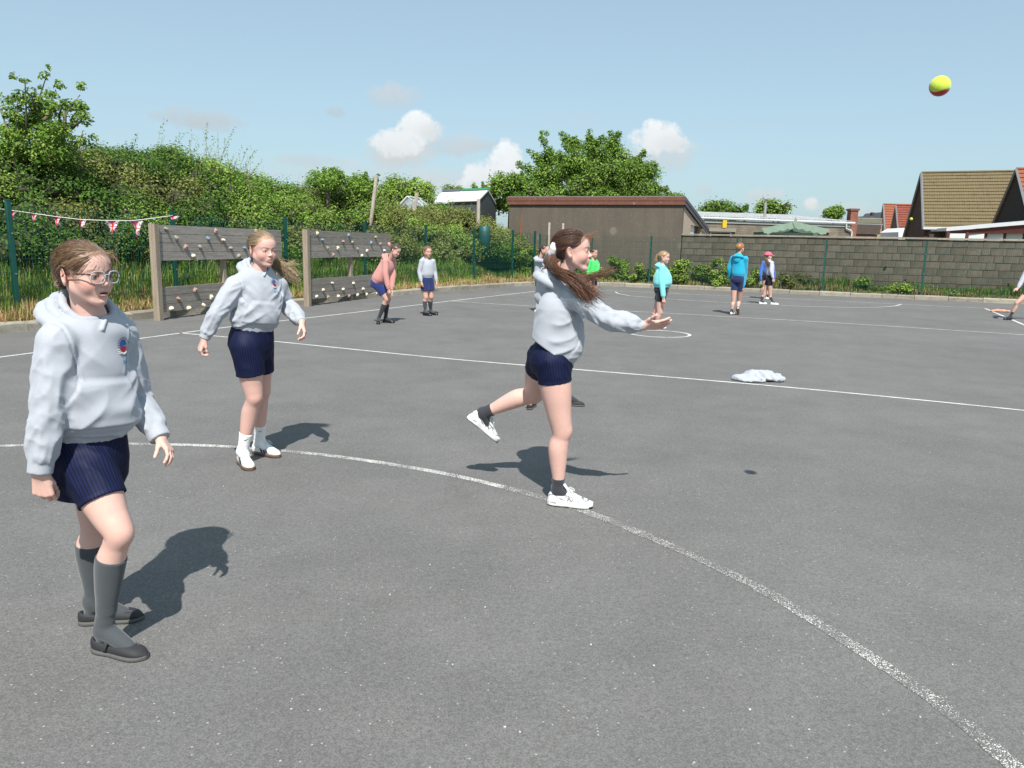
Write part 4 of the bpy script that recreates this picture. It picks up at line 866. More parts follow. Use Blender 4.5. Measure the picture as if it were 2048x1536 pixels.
house('second distant red-roofed house with a steep narrow gable, squeezed before the brown roof', R0, R0 + ax * 1.15, E0, E0 + ax * 1.15, B0, mat('brown_render_gable', (.14, .08, .06), .9, .2, 5), mat('dull_red_tile', (.21, .055, .036), .85, .25, 3), 12, 8)
R0 = D(1704, 438, 66); E0 = D(1703, 447, 64); B0 = D(1696, 450, 68); ax = D(1764, 440, 66) - R0; ax[2] = 0
house('low distant bungalow with a mossy grey roof between the chimney and the red roofs', R0, R0 + ax, E0, E0 + ax, B0, mat('buff_brick', (.34, .24, .16), .9, .15, 5), mat('mossy_grey_tile', (.17, .165, .12), .9, .25, 2), 5, 20)
eb = thing('flat_roofed_extension', 'dark brown flat-roofed block in front of the distant bungalow', 'building', (*D(1735, 462, 58)[:2], 0)); off = np.array(eb.location)
a, b_ = D(1704, 449, 58), D(1762, 449, 58); mb = MB(); mb.box(((a + b_) / 2 - off) * [1, 1, 0] + [0, 2, a[2] - .35], ((b_ - a)[0] / 2, 2, .33)); mb.obj('roof_edge', mat('dark_brown_cladding', (.075, .055, .045), .8, .15, 3), eb)
mb = MB(); mb.box(((a + b_) / 2 - off) * [1, 1, 0] + [0, 2.2, (a[2] - .7) / 2], ((b_ - a)[0] / 2 - .1, 2, (a[2] - .7) / 2)); mb.obj('wall', mat('salmon_brick', (.34, .19, .13), .9, .15, 5), eb)
fh = thing('house', 'tiny faraway dark roof with a chimney on the skyline', 'house', (*D(1750, 430, 110)[:2], 0)); off = np.array(fh.location)
mb = MB(); p_ = [D(1737, 440, 110), D(1744, 431, 110), D(1757, 436, 110), D(1768, 424, 110), D(1772, 440, 110)]
mb.prism([D(1736, 442, 110) - off, D(1745, 431, 110) - off, D(1754, 442, 110) - off], (0, 6, 0)); mb.prism([D(1753, 442, 112) - off, D(1768, 424, 112) - off, D(1776, 442, 112) - off], (0, 6, 0)); mb.obj('roof', M_slate, fh)
mb = MB(); mb.box(D(1744, 432, 111) - off, (.18, .25, .5)); mb.obj('chimney', M_dbrick, fh)
mb = MB(); mb.box((D(1756, 442, 113) - off) * [1, 1, 0] + [0, 2, D(1756, 442, 113)[2] / 2], (1.4, 2, D(1756, 442, 113)[2] / 2)); mb.obj('wall', M_rbrick, fh)
# conservatory before the houses
M_mar = mat('maroon_frame', (.085, .02, .018), .6, .1, 4); M_blind = mat('white_glazing_panel', (.56, .60, .60), .35, .06, 3)
cs = thing('conservatory', 'lean-to with white panels between maroon posts below the right-hand houses', 'building', (*D(1970, 470, 40)[:2], 0)); off = np.array(cs.location)
f0, f1 = D(1893, 459, 40), D(2110, 441, 39); mb = MB(); mb.prism([f0 - off + [0, 0, -.08], f1 - off + [0, 0, -.08], f1 - off + [0, 0, .08], f0 - off + [0, 0, .08]], (0, 1.5, 0)); mb.obj('roof', M_upvc, cs)
t0, t1 = D(1893, 466, 40.1), D(2110, 467, 39.2); mb = MB(); mb.prism([t0 - off, t1 - off, f1 - off + [0, .1, -.10], f0 - off + [0, .1, -.10]], (0, .1, 0)); mb.obj('fascia', M_mar, cs)
for k, (xa, xb) in enumerate(((1900, 1931), (1938, 1969), (1974, 2007), (2012, 2046), (2051, 2085))):
    a, b_ = D(xa, 467, 40), D(xb, 467, 39.8); mb = MB(); mb.prism([a - off, b_ - off, (b_ - off) * [1, 1, 0] + [0, 0, .5], (a - off) * [1, 1, 0] + [0, 0, .5]], (0, .04, 0)); mb.obj('panel', M_blind, cs)
for xa in (1896, 1934.5, 1971.5, 2009.5, 2048.5): a = D(xa, 467, 39.93); mb = MB(); mb.box((a - off) * [1, 1, 0] + [0, .03, a[2] / 2 + .05], (.075, .06, a[2] / 2 + .05)); mb.obj('post', M_mar, cs)
cp2 = thing('garden_canopy', 'small white gutter and brown timber lean-to at the left of the maroon conservatory', 'shed', (*D(1870, 470, 41)[:2], 0)); off = np.array(cp2.location)
a, b_ = D(1845, 456.5, 41), D(1891, 456.5, 41); mb = MB(); mb.box((a + b_) / 2 - off, ((b_ - a)[0] / 2, .08, .06)); mb.obj('gutter', M_upvc, cp2); mb = MB(); a, b_ = D(1858, 463, 41.2), D(1891, 463, 41.2); mb.box((a + b_) / 2 * [1, 1, .5] - off * [1, 1, 0], ((b_ - a)[0] / 2, .1, a[2] / 2)); mb.obj('boarding', mat('dark_timber', (.07, .045, .03), .85, .3, 6, streak=((12, 12, 1), .3)), cp2)
wb = thing('white_outhouse', 'small white gabled outhouse tucked under the brown roof left gable', 'shed', (*D(1808, 465, 60)[:2], 0)); off = np.array(wb.location)
mb = MB(); mb.prism([D(1797, 475, 60) - off, D(1820, 475, 60) - off, D(1820, 461, 60) - off, D(1812, 456, 60) - off, D(1797, 464, 60) - off], (0, 3, 0)); mb.obj('walls', M_white, wb); mb = MB(); mb.prism([D(1797, 475, 60) * [1, 1, 0] - off * [1, 1, 0], D(1820, 475, 60) * [1, 1, 0] - off * [1, 1, 0], D(1820, 475, 60) - off, D(1797, 475, 60) - off], (0, 3, 0)); mb.obj('plinth', M_white, wb)

# allotment sheds and poles behind the hedge
M_tar = mat('white_felt_roof', (.60, .60, .57), .8, .15, 4, col2=(.35, .36, .34), ramp=(.6, .7)); M_shed = mat('dark_shed_boards', (.05, .06, .065), .85, .25, 5, stretch=(1, 1, 12))
sd1 = thing('garden_shed', 'dark shed with a white and green patched roof behind the end of the hedge', 'shed', (*D(925, 420, 30)[:2], 0)); off = np.array(sd1.location)
ra, rb, ea, eb_ = D(885, 386, 31), D(977, 382, 31), D(866, 405, 29.5), D(958, 402, 29.5); back = rb + (rb - eb_) * [1, 1, 0] + [0, 0, (eb_ - rb)[2]]; bka = ra + (ra - ea) * [1, 1, 0] + [0, 0, (ea - ra)[2]]
mb = MB(); mb.prism([ea - off, eb_ - off, rb - off, ra - off], (0, 0, .05)); mb.obj('roof', M_tar, sd1)
mb = MB(); mb.prism([ra - off, rb - off, back - off, bka - off], (0, 0, .05)); mb.obj('rear_roof', M_tar, sd1)
mb = MB(); mb.prism([lp - off for lp in (ra + (rb - ra) * .42 + [0, -.12, .04], rb + [0, -.12, .04], rb + [0, .06, .12], ra + (rb - ra) * .42 + [0, .06, .12])], (0, 0, .02)); mb.obj('green_felt_patch', mat('green_felt', (.02, .16, .075), .7, .15, 4), sd1)
mb = MB(); mb.prism([lp - off for lp in (ra + [0, -.12, .04], ra + (rb - ra) * .4 + [0, -.12, .04], ra + (rb - ra) * .4 + [0, .06, .12], ra + [0, .06, .12])], (0, 0, .02)); mb.obj('dark_felt_patch', M_slate, sd1)
g0 = lambda p, z=0: np.array([p[0], p[1], z])
mb = MB(); i_ = .08; mb.add([g0(eb_) - off * [1, 1, 0], g0(back) - off * [1, 1, 0], back - off - [.03, 0, .03], rb - off - [.03, 0, .03], eb_ - off - [.03, 0, .03]], [(0, 1, 2, 3, 4)]); mb.add([g0(ea) - off * [1, 1, 0] + [.1, .1, 0], g0(eb_) - off * [1, 1, 0] + [-.02, .1, 0], eb_ - off - [.02, -.1, .05], ea - off - [-.1, -.1, .05]], [(0, 1, 2, 3)]); mb.obj('walls', M_shed, sd1)
gh = thing('greenhouse', 'glass-roofed shed gable just visible over the hedge left of the white-roofed shed', 'shed', (*D(835, 408, 29)[:2], 0)); off = np.array(gh.location)
a, b_, c_ = D(795, 415, 28), D(815, 395, 28), D(836, 412, 28); ext = D(880, 403, 31) - D(815, 395, 28); ext[2] = 0
M_gr = mat('pale_glazing', (.32, .36, .38), .3, .2, 6)
mb = MB(); mb.prism([a - off, c_ - off, b_ - off], tuple(ext)); mb.obj('roof', M_gr, gh); mb = MB(); mb.prism([g0(a) - off * [1, 1, 0], g0(c_) - off * [1, 1, 0], c_ - off, a - off], tuple(ext)); mb.obj('walls', M_gr, gh)
mb = MB()
for t in np.linspace(0, 1, 7): mb.tube([c_ + ext * t - off + [0, 0, .02], b_ + ext * t - off + [0, 0, .03]], .022, 4)
mb.tube([a - off, b_ - off + [0, -.02, .03]], .04, 4); mb.tube([b_ - off + [0, 0, .03], b_ + ext - off + [0, 0, .03]], .035, 4); o = mb.obj('glazing_bars', M_upvc, gh)
M_pole = mat('weathered_pole', (.25, .22, .185), .9, .3, 10, bump=.4, streak=((30, 30, 2), .25))
for nm, a, b_, Yp, lab, r in (('leaning_pole', (753, 350), (744, 425), 22.6, 'grey weathered pole leaning out of the hedge, the taller one', .062), ('leaning_pole', (834, 386), (828, 425), 27.5, 'short grey pole stump standing in the hedge left of the shed', .085), ('leaning_pole', (957, 398), (956, 500), 28, 'tall grey timber post beside the shed at the hedge end', .075)):
    A_, B__ = D(*a, Yp), D(*b_, Yp); k = (B__ - A_) / (A_ - B__)[2]; foot = A_ + k * (A_[2] - .3)
    mb = MB(); mb.tube([foot - foot, A_ - foot], [r * 1.05, r * .8], 9); o = mb.obj(nm, M_pole, None, True); o.location = foot; tag(o, lab, 'pole', 'timber poles behind the hedge')
mb = MB(); n = 14; zt_ = D(968, 452, 27)[2] - 1.0; mb.tube([(0, 0, 0), (0, 0, zt_ * .97), (0, 0, zt_)], [.2, .2, .17], 16); o = mb.obj('water_butt', mat('teal_plastic_tank', (.012, .075, .07), .5, .15, 2), None, True); o.location = (*D(969, 480, 27)[:2], 1.0); tag(o, 'teal green water tank half hidden in the bushes beside the tall post', 'tank')
mb = MB(); mb.tube([(0, 0, 0), (0, 0, D(438, 265, 40)[2])], [.03, .012], 5); o = mb.obj('aerial_mast', M_bolt); o.location = (*D(438, 330, 40)[:2], 0); tag(o, 'thin bare mast rising above the hedge crest', 'mast')
# pale slatted crate at the foot of the first fence post, behind the mesh
q = D(35, 615, 11.9); cr = thing('plastic_crate', 'pale grey slatted board leaning at the foot of the leftmost fence post', 'crate', (q[0] - .12, q[1] + .15, .16)); Mc = mat('pale_grey_plastic', (.42, .43, .41), .7, .12, 6)
for i in range(8): mb = MB(); mb.box((-.175 + i * .05, 0, .12), (.021, .012, .12)); mb.obj('slat', Mc, cr)
for z in (.03, .21): mb = MB(); mb.box((0, .02, z), (.2, .01, .015)); mb.obj('rail', Mc, cr)

# ================================================================ BUNTING
M_cord = mat('white_cord', (.72, .72, .68), .8, .05, 5)
bt = thing('bunting', 'string of small Union flag bunting sagging along the fence above the girl with glasses', 'bunting', D(150, 440, 12.2))
off = np.array(bt.location)
bp_ = [(-120, 404, 11.0), (0, 418, 11.6), (10, 419, 11.7), (60, 426, 11.9), (110, 433, 12.1), (160, 439, 12.35), (210, 441, 12.6), (265, 441.5, 12.9), (310, 436, 13.2), (345, 431, 13.6)]
bpts = [D(a, b, c) for a, b, c in bp_]; mb = MB(); mb.tube([p - off for p in bpts], .006, 5); mb.obj('cord', M_cord, bt)
def flagmat():
    m = bpy.data.materials.new('union_flag_cloth'); m.use_nodes = True; b = m.node_tree.nodes['Principled BSDF']; b.inputs['Roughness'].default_value = .8
    at = m.node_tree.nodes.new('ShaderNodeAttribute'); at.attribute_name = 'Col'; m.node_tree.links.new(at.outputs['Color'], b.inputs['Base Color']); return m
M_flag = flagmat()
def flag(p, w, h, twist, curl):
    nx, nz = 15, 11; V = []; Cc = []
    for j in range(nz):
        for i in range(nx):
            u = i / (nx - 1) - .5; v = j / (nz - 1); ang = twist * v + curl * u; nar = 1 - .5 * v
            x = u * w * nar * math.cos(ang); y = u * w * nar * math.sin(ang) + .03 * math.sin(v * 5 + u * 4); V.append(p + np.array([x + curl * .03 * v, y, -v * h * (1 - .18 * abs(u))]))
            U_, V_ = u * 2, (v - .5) * 1.2; c = (.012, .035, .16)
            if abs(abs(V_) - abs(U_) * .6) < .16: c = (.62, .62, .62)
            if abs(abs(V_) - abs(U_) * .6 + .02) < .05: c = (.45, .02, .03)
            if abs(U_) < .27 or abs(V_) < .2: c = (.62, .62, .62)
            if abs(U_) < .15 or abs(V_) < .11: c = (.45, .02, .03)
            Cc.append(c)
    Q = [(j * nx + i, j * nx + i + 1, (j + 1) * nx + i + 1, (j + 1) * nx + i) for j in range(nz - 1) for i in range(nx - 1)]
    return npmesh('pennant', np.array(V) - off, np.array(Q), True, np.array(Cc))
for (px, py, Yf, w, h, tw, cu) in [(20, 421, 11.75, .17, .08, 1.2, 1.5), (62, 427, 11.9, .15, .09, .9, 2.0), (108, 433, 12.1, .15, .11, .6, 1.8), (157, 438.5, 12.35, .16, .12, -.8, 1.6), (222, 441, 12.7, .17, .16, .5, .9), (268, 441.5, 12.9, .18, .22, -.9, 1.0), (342, 431, 13.55, .22, .06, .3, 1.5)]:
    link('pennant', flag(D(px, py, Yf), w * 1.3, h * 1.2, tw, cu), bt, M_flag)

# ================================================================ PEOPLE: implicit-surface modelling kit
def nrm(v): v = np.array(v, float); return v / (np.linalg.norm(v) + 1e-12)
def vnoise(P):
    """smooth value noise, P (n,3) -> 0..1"""
    P = P.astype(np.float32); i = np.floor(P).astype(np.int64); f = P - i; f = f * f * (3 - 2 * f); out = 0
    for dx in (0, 1):
        for dy in (0, 1):
            for dz in (0, 1):
                h = (i[:, 0] + dx) * 374761393 + (i[:, 1] + dy) * 668265263 + (i[:, 2] + dz) * 2147483647
                h = (h ^ (h >> 13)) * 1274126177; h = ((h ^ (h >> 16)) & 0xffff) / 65535.0
                w = (f[:, 0] if dx else 1 - f[:, 0]) * (f[:, 1] if dy else 1 - f[:, 1]) * (f[:, 2] if dz else 1 - f[:, 2]); out = out + w * h
    return out
def axis_pts(lo, hi, h, zones):
    x = lo; out = [x]
    while x < hi:
        s = h
        for (a, b, hz) in zones:
            if a - h < x < b: s = min(s, hz) if x + s > a else s
        x += s; out.append(x)
    return np.array(out, np.float32)
class Fld:
    def __init__(s, lo, hi, h, zones=()):
        lo = np.array(lo); hi = np.array(hi); s.ax = [axis_pts(lo[i], hi[i], h, [(z[0][i], z[1][i], z[2]) for z in zones]) for i in range(3)]
        s.f = np.full([len(a) for a in s.ax], .5, np.float32)
    def box(s, lo, hi):
        sl = []
        for i in range(3):
            a = max(0, int(np.searchsorted(s.ax[i], lo[i])) - 1); b = min(len(s.ax[i]), int(np.searchsorted(s.ax[i], hi[i])) + 1)
            if b - a < 2: return None, None
            sl.append(slice(a, b))
        g = (s.ax[0][sl[0]][:, None, None], s.ax[1][sl[1]][None, :, None], s.ax[2][sl[2]][None, None, :])
        return tuple(sl), g
    def comb(s, sl, d, k, op):
        F = s.f[sl]
        if op == 'u':
            h = np.clip(.5 + .5 * (F - d) / k, 0, 1); s.f[sl] = F + (d - F) * h - k * h * (1 - h)
        elif op == 's':
            d = -d; h = np.clip(.5 - .5 * (F - d) / k, 0, 1); s.f[sl] = F + (d - F) * h + k * h * (1 - h)
        elif op == 'i':
            h = np.clip(.5 - .5 * (F - d) / k, 0, 1); s.f[sl] = F + (d - F) * h + k * h * (1 - h)
    def disp(s, d, g, fn, band=.055):
        d = np.ascontiguousarray(np.broadcast_to(d, np.broadcast_shapes(g[0].shape, g[1].shape, g[2].shape))).copy()
        m = np.abs(d) < band; ix = np.nonzero(m)
        P = np.stack([g[0][ix[0], 0, 0], g[1][0, ix[1], 0], g[2][0, 0, ix[2]]], 1); d[m] += fn(P); return d
    def cone(s, a, b, ra, rb, k=.008, op='u', cut=0, flat=None, fn=None):
        """tapered capsule; cut: 1 flat end at b, 2 flat at both; flat=(unit vec, ratio) thins it along vec"""
        a = np.array(a, float); b = np.array(b, float); M = max(ra, rb) + max(.02, k)
        sl, g = s.box(np.minimum(a, b) - M, np.maximum(a, b) + M)
        if sl is None: return
        ba = b - a; L2 = ba @ ba + 1e-12; p = [g[i] - a[i] for i in range(3)]
        tt = (p[0] * ba[0] + p[1] * ba[1] + p[2] * ba[2]) / L2; t = np.clip(tt, 0, 1)
        q = [p[i] - t * ba[i] for i in range(3)]; r2 = q[0] ** 2 + q[1] ** 2 + q[2] ** 2
        if flat is not None:
            v, ra_ = flat; c = q[0] * v[0] + q[1] * v[1] + q[2] * v[2]; r2 = r2 + c * c * (1 / ra_ ** 2 - 1)
        d = np.sqrt(r2) - (ra + (rb - ra) * t)
        if flat is not None: d = d * (ra_ ** .5)
        L = math.sqrt(L2)
        if cut >= 1: d = np.maximum(d, (tt - 1) * L)
        if cut >= 2: d = np.maximum(d, -tt * L)
        if fn is not None: d = s.disp(d, g, fn)
        s.comb(sl, d, k, op)
    def chain(s, pts, rad, k=.01, fn=None, sub=5, cut=0, tilt=None):
        """smooth limb through pts with radii rad, joined without swelling"""
        pts = np.array(pts, float); rad = np.array(rad, float); n = len(pts); P = []; Rr = []
        for i in range(n - 1):
            p0 = pts[max(i - 1, 0)]; p1 = pts[i]; p2 = pts[i + 1]; p3 = pts[min(i + 2, n - 1)]; r0, r1, r2, r3 = rad[max(i - 1, 0)], rad[i], rad[i + 1], rad[min(i + 2, n - 1)]
            for j in range(sub):
                t = j / sub; a = -.5 * t + t * t - .5 * t ** 3; b = 1 - 2.5 * t * t + 1.5 * t ** 3; c = .5 * t + 2 * t * t - 1.5 * t ** 3; d = -.5 * t * t + .5 * t ** 3
                P.append(a * p0 + b * p1 + c * p2 + d * p3); Rr.append(a * r0 + b * r1 + c * r2 + d * r3)
        P.append(pts[-1]); Rr.append(rad[-1]); P = np.array(P); Rr = np.array(Rr); M = Rr.max() + max(.02, k) + .01
        sl, g = s.box(P.min(0) - M, P.max(0) + M)
        if sl is None: return
        d = np.full([x.stop - x.start for x in sl], .5, np.float32); A0 = [s.ax[j][sl[j]] for j in range(3)]
        for i in range(len(P) - 1):
            a = P[i]; ba = P[i + 1] - a; L2 = ba @ ba + 1e-12; m2 = max(Rr[i], Rr[i + 1]) + max(.045, 2 * k); lo_ = np.minimum(a, P[i + 1]) - m2; hi_ = np.maximum(a, P[i + 1]) + m2
            ss = tuple(slice(max(0, int(np.searchsorted(A0[j], lo_[j])) - 1), int(np.searchsorted(A0[j], hi_[j])) + 1) for j in range(3)); gg = (A0[0][ss[0]][:, None, None] - a[0], A0[1][ss[1]][None, :, None] - a[1], A0[2][ss[2]][None, None, :] - a[2])
            t = np.clip((gg[0] * ba[0] + gg[1] * ba[1] + gg[2] * ba[2]) / L2, 0, 1)
            q = np.sqrt((gg[0] - t * ba[0]) ** 2 + (gg[1] - t * ba[1]) ** 2 + (gg[2] - t * ba[2]) ** 2) - (Rr[i] + (Rr[i + 1] - Rr[i]) * t); d[ss] = np.minimum(d[ss], q)
        if cut:
            v = P[-1] - P[-2]; v /= np.linalg.norm(v)
            if tilt is not None: v = nrm(v + np.array(tilt))
            d = np.maximum(d, (g[0] - P[-1][0]) * v[0] + (g[1] - P[-1][1]) * v[1] + (g[2] - P[-1][2]) * v[2])
        if fn is not None: d = s.disp(d, g, fn)
        s.comb(sl, d, k, 'u')
    def ell(s, c, r, R=None, k=.008, op='u', fn=None):
        c = np.array(c, float); r = np.array(r, float); R = np.eye(3) if R is None else R; M = np.sqrt(((R * r) ** 2).sum(1)) + max(.015, k)
        sl, g = s.box(c - M, c + M)
        if sl is None: return
        p = [g[i] - c[i] for i in range(3)]; l = [R[0, j] * p[0] + R[1, j] * p[1] + R[2, j] * p[2] for j in range(3)]
        k0 = np.sqrt(sum((l[j] / r[j]) ** 2 for j in range(3))); k1 = np.sqrt(sum((l[j] / r[j] ** 2) ** 2 for j in range(3))) + 1e-9
        d = k0 * (k0 - 1) / k1
        if fn is not None: d = s.disp(d, g, fn)
        s.comb(sl, d, k, op)
    def loft(s, O, R, st, n=2.4, k=.01, op='u', fn=None, smo=True):
        """sections along the frame's first axis; st rows: t, half-width on axis 2, half-depth on axis 3, offset2, offset3"""
        O = np.array(O, float); st = np.array(st, float)
        if len(st) >= 5:
            tq = np.linspace(st[0, 0], st[-1, 0], 61); sq = np.stack([tq] + [np.interp(tq, st[:, 0], st[:, j]) for j in range(1, 5)], 1); wn_ = 9 if smo else 1
            for _ in range(wn_): sq[1:-1, 1:] = (sq[:-2, 1:] + 2 * sq[1:-1, 1:] + sq[2:, 1:]) / 4
            st = sq
        M = max(np.abs(st[:, 1] + np.abs(st[:, 3])).max(), np.abs(st[:, 2] + np.abs(st[:, 4])).max()) + .03
        e0 = O + R[:, 0] * st[0, 0]; e1 = O + R[:, 0] * st[-1, 0]; ext = M * (1 - np.abs(R[:, 0]) * .0)
        sl, g = s.box(np.minimum(e0, e1) - ext, np.maximum(e0, e1) + ext)
        if sl is None: return
        p = [g[i] - O[i] for i in range(3)]; l = [R[0, j] * p[0] + R[1, j] * p[1] + R[2, j] * p[2] for j in range(3)]
        T = l[0]; I = lambda j: np.interp(T, st[:, 0], st[:, j]).astype(np.float32)
        hy, hz, oy, oz = I(1), I(2), I(3), I(4)
        u = np.abs(l[1] - oy) / hy; v = np.abs(l[2] - oz) / hz; q = (u ** n + v ** n + 1e-9) ** (1 / n); d = (q - 1) * np.minimum(hy, hz)
        d = np.maximum(d, np.maximum(T - st[-1, 0], st[0, 0] - T))
        if fn is not None: d = s.disp(d, g, fn)
        s.comb(sl, d, k, op)
    def halfcut(s, p, nvec, k=.003):
        """keep the side against nvec"""
        nvec = nrm(nvec); g = (s.ax[0][:, None, None], s.ax[1][None, :, None], s.ax[2][None, None, :]); d = (g[0] - p[0]) * nvec[0] + (g[1] - p[1]) * nvec[1] + (g[2] - p[2]) * nvec[2]
        s.comb((slice(None),) * 3, d, k, 'i')
    def mesh(s, smooth=1):
        """naive surface nets"""
        F = s.f; S = F < 0; c = np.zeros(tuple(n - 1 for n in F.shape), np.uint8)
        for dx in (0, 1):
            for dy in (0, 1):
                for dz in (0, 1): c += S[dx:F.shape[0] - 1 + dx, dy:F.shape[1] - 1 + dy, dz:F.shape[2] - 1 + dz]
        I, J, K = np.nonzero((c > 0) & (c < 8)); n = len(I)
        cv = {}
        for dx in (0, 1):
            for dy in (0, 1):
                for dz in (0, 1): cv[(dx, dy, dz)] = F[I + dx, J + dy, K + dz]
        acc = np.zeros((n, 3), np.float32); cnt = np.zeros(n, np.float32)
        for a_ in cv:
            for ax in range(3):
                if a_[ax]: continue
                b_ = list(a_); b_[ax] = 1; b_ = tuple(b_); va, vb = cv[a_], cv[b_]; m = (va < 0) != (vb < 0); t = np.where(m, va / np.where(m, va - vb, 1), 0)
                for j in range(3): acc[:, j] += np.where(m, t if j == ax else a_[j], 0)
                cnt += m
        fr = acc / cnt[:, None]; P = np.stack([s.ax[j][ix] + fr[:, j] * (s.ax[j][ix + 1] - s.ax[j][ix]) for j, ix in enumerate((I, J, K))], 1)
        sh = c.shape; key = (I.astype(np.int64) * sh[1] + J) * sh[2] + K; Q = []
        for ax in range(3):
            sl0 = [slice(None)] * 3; sl1 = [slice(None)] * 3; sl0[ax] = slice(0, -1); sl1[ax] = slice(1, None); s0 = S[tuple(sl0)]; s1 = S[tuple(sl1)]
            i, j, k = np.nonzero(s0 != s1); inside = s0[i, j, k]; ijk = [i, j, k]; o1, o2 = [(1, 2), (2, 0), (0, 1)][ax]
            ok = (ijk[o1] > 0) & (ijk[o2] > 0) & (ijk[o1] < sh[o1]) & (ijk[o2] < sh[o2]); ijk = [q[ok] for q in ijk]; inside = inside[ok]
            def idx(d1, d2):
                q = [v.astype(np.int64) for v in ijk]; q[o1] = q[o1] - d1; q[o2] = q[o2] - d2; return np.searchsorted(key, (q[0] * sh[1] + q[1]) * sh[2] + q[2])
            q = np.stack([idx(1, 1), idx(0, 1), idx(0, 0), idx(1, 0)], 1); q[~inside] = q[~inside][:, ::-1]; Q.append(q)
        Q = np.vstack(Q)
        for _ in range(smooth):
            A = np.zeros_like(P); w = np.zeros(n, np.float32)
            for a_ in range(4):
                b_ = (a_ + 1) % 4
                for x in range(3): A[:, x] += np.bincount(Q[:, a_], P[Q[:, b_], x], n) + np.bincount(Q[:, b_], P[Q[:, a_], x], n)
                w += np.bincount(Q[:, a_], minlength=n) + np.bincount(Q[:, b_], minlength=n)
            P = P * .5 + .5 * A / np.maximum(w, 1)[:, None]
        return P, Q
class Fr:
    """a local frame in which parts are described; s scales them"""
    def __init__(s, F, O, R, sc=1.0): s.F = F; s.O = np.array(O, float); s.R = R; s.s = sc
    def w(s, p): return s.O + s.R @ (np.array(p, float) * s.s)
    def l(s, P): return ((P - s.O) @ s.R) / s.s
    def cone(s, a, b, ra, rb, k=.008, **q):
        if q.get('flat') is not None: q['flat'] = (s.R @ np.array(q['flat'][0], float), q['flat'][1])
        s.F.cone(s.w(a), s.w(b), ra * s.s, rb * s.s, k * s.s, **q)
    def chain_(s, pts, rad, k=.008, **q): s.F.chain([s.w(p) for p in pts], [r * s.s for r in rad], k * s.s, sub=3, **q)
    def ell(s, c, r, k=.008, R=None, **q): s.F.ell(s.w(c), np.array(r) * s.s, s.R if R is None else s.R @ R, k * s.s, **q)
    def loft(s, st, n=2.4, k=.01, **q): st = np.array(st, float) * s.s; s.F.loft(s.O, s.R, st, n, k * s.s, **q)
def rotm(axis, a):
    return np.array(Matrix.Rotation(a, 3, axis))
def sstep(a, b, x): t = np.clip((x - a) / (b - a), 0, 1); return t * t * (3 - 2 * t)

# ---- head
HEAD_HL = ([-.12, -.085, -.06, -.035, -.005, .012, .024, .034, .055, .072, .084, .095, .12], [-.052, -.050, -.048, -.044, -.040, -.036, .022, .040, .061, .072, .077, .079, .095])
def head_prims(h, mouth=0.0, fine=True, squint=1.0):
    h.ell((-.014, 0, .032), (.091, .071, .075)); h.ell((.022, 0, -.016), (.056, .058, .066), .02); h.ell((.036, 0, .040), (.046, .056, .047), .025)
    for s in (-1, 1):
        h.cone((-.006, .046 * s, -.040), (.046, .018 * s, -.076 - mouth * .6), .020, .016, .022)
        h.ell((.045, .031 * s, -.030), (.029, .026, .029), .018)
        h.cone((.074, .010 * s, .0175), (.060, .038 * s, .0195), .0055, .007, .014)
    h.ell((.060, 0, -.083 - mouth * .7), (.0155, .020, .0145), .018)
    h.ell((.058, 0, -.052), (.024, .028, .024), .016)
    if fine:
        for s in (-1, 1): h.ell((.0900, .027 * s, .0025), (.013, .0165, .0095), .012, op='s')
        for s in (-1, 1):
            h.ell((.0650, .030 * s, .000), (.0136, .0155, .0128), .004); h.ell((.0800, .0310 * s, -.0008), (.012, .0120, .0037 * squint), .0015, op='s')
            h.cone((.0755, .018 * s, .0058), (.0700, .042 * s, .0048), .0020, .0018, .003)
    h.chain_([(.072, 0, .012), (.078, 0, -.002), (.0850, 0, -.014), (.0900, 0, -.0230)], [.0052, .0050, .0058, .0074], .009)
    h.ell((.0900, 0, -.0240), (.0076, .0075, .0070), .003); h.cone((.090, 0, -.028), (.080, 0, -.036), .0052, .0048, .005)
    for s in (-1, 1): h.ell((.0840, .0098 * s, -.0275), (.0088, .0056, .0062), .0045)
    if fine:
        for s in (-1, 1): h.ell((.0890, .0050 * s, -.0335), (.0030, .0022, .0026), .0015, op='s')
        g = mouth
        h.chain_([(.0755, -.0200, -.0545), (.0790, -.011, -.0505), (.0818, -.004, -.0480), (.0815, 0, -.0488), (.0818, .004, -.0480), (.0790, .011, -.0505), (.0755, .0200, -.0545)], [.0018, .0036, .0042, .0040, .0042, .0036, .0018], .004)
        h.chain_([(.0755, -.0185, -.0555 - g * .3), (.0785 - g * .35, -.010, -.0600 - g * .8), (.0795 - g * .4, 0, -.0618 - g), (.0785 - g * .35, .010, -.0600 - g * .8), (.0755, .0185, -.0555 - g * .3)], [.0016, .0040, .0050, .0040, .0016], .004)
        h.cone((.078, -.008, -.0705 - g), (.078, .008, -.0705 - g), .0045, .0045, .008, op='s')
        h.ell((.084, 0, -.0545 - g * .5), (.014, .0165, .0008 + mouth * .5), .0012, op='s')
    for s in (-1, 1):
        Re = rotm('Y', -.22) @ rotm('Z', .45 * s)
        h.ell((-.012, .0770 * s, -.005), (.0200, .0055, .0320), .004, R=Re)
        if fine: h.ell((-.008, .0828 * s, .001), (.0125, .0046, .0215), .002, R=Re, op='s'); h.ell((.000, .079 * s, -.004), (.0035, .004, .007), .002)
HAIRC = (.1, .06, .04)
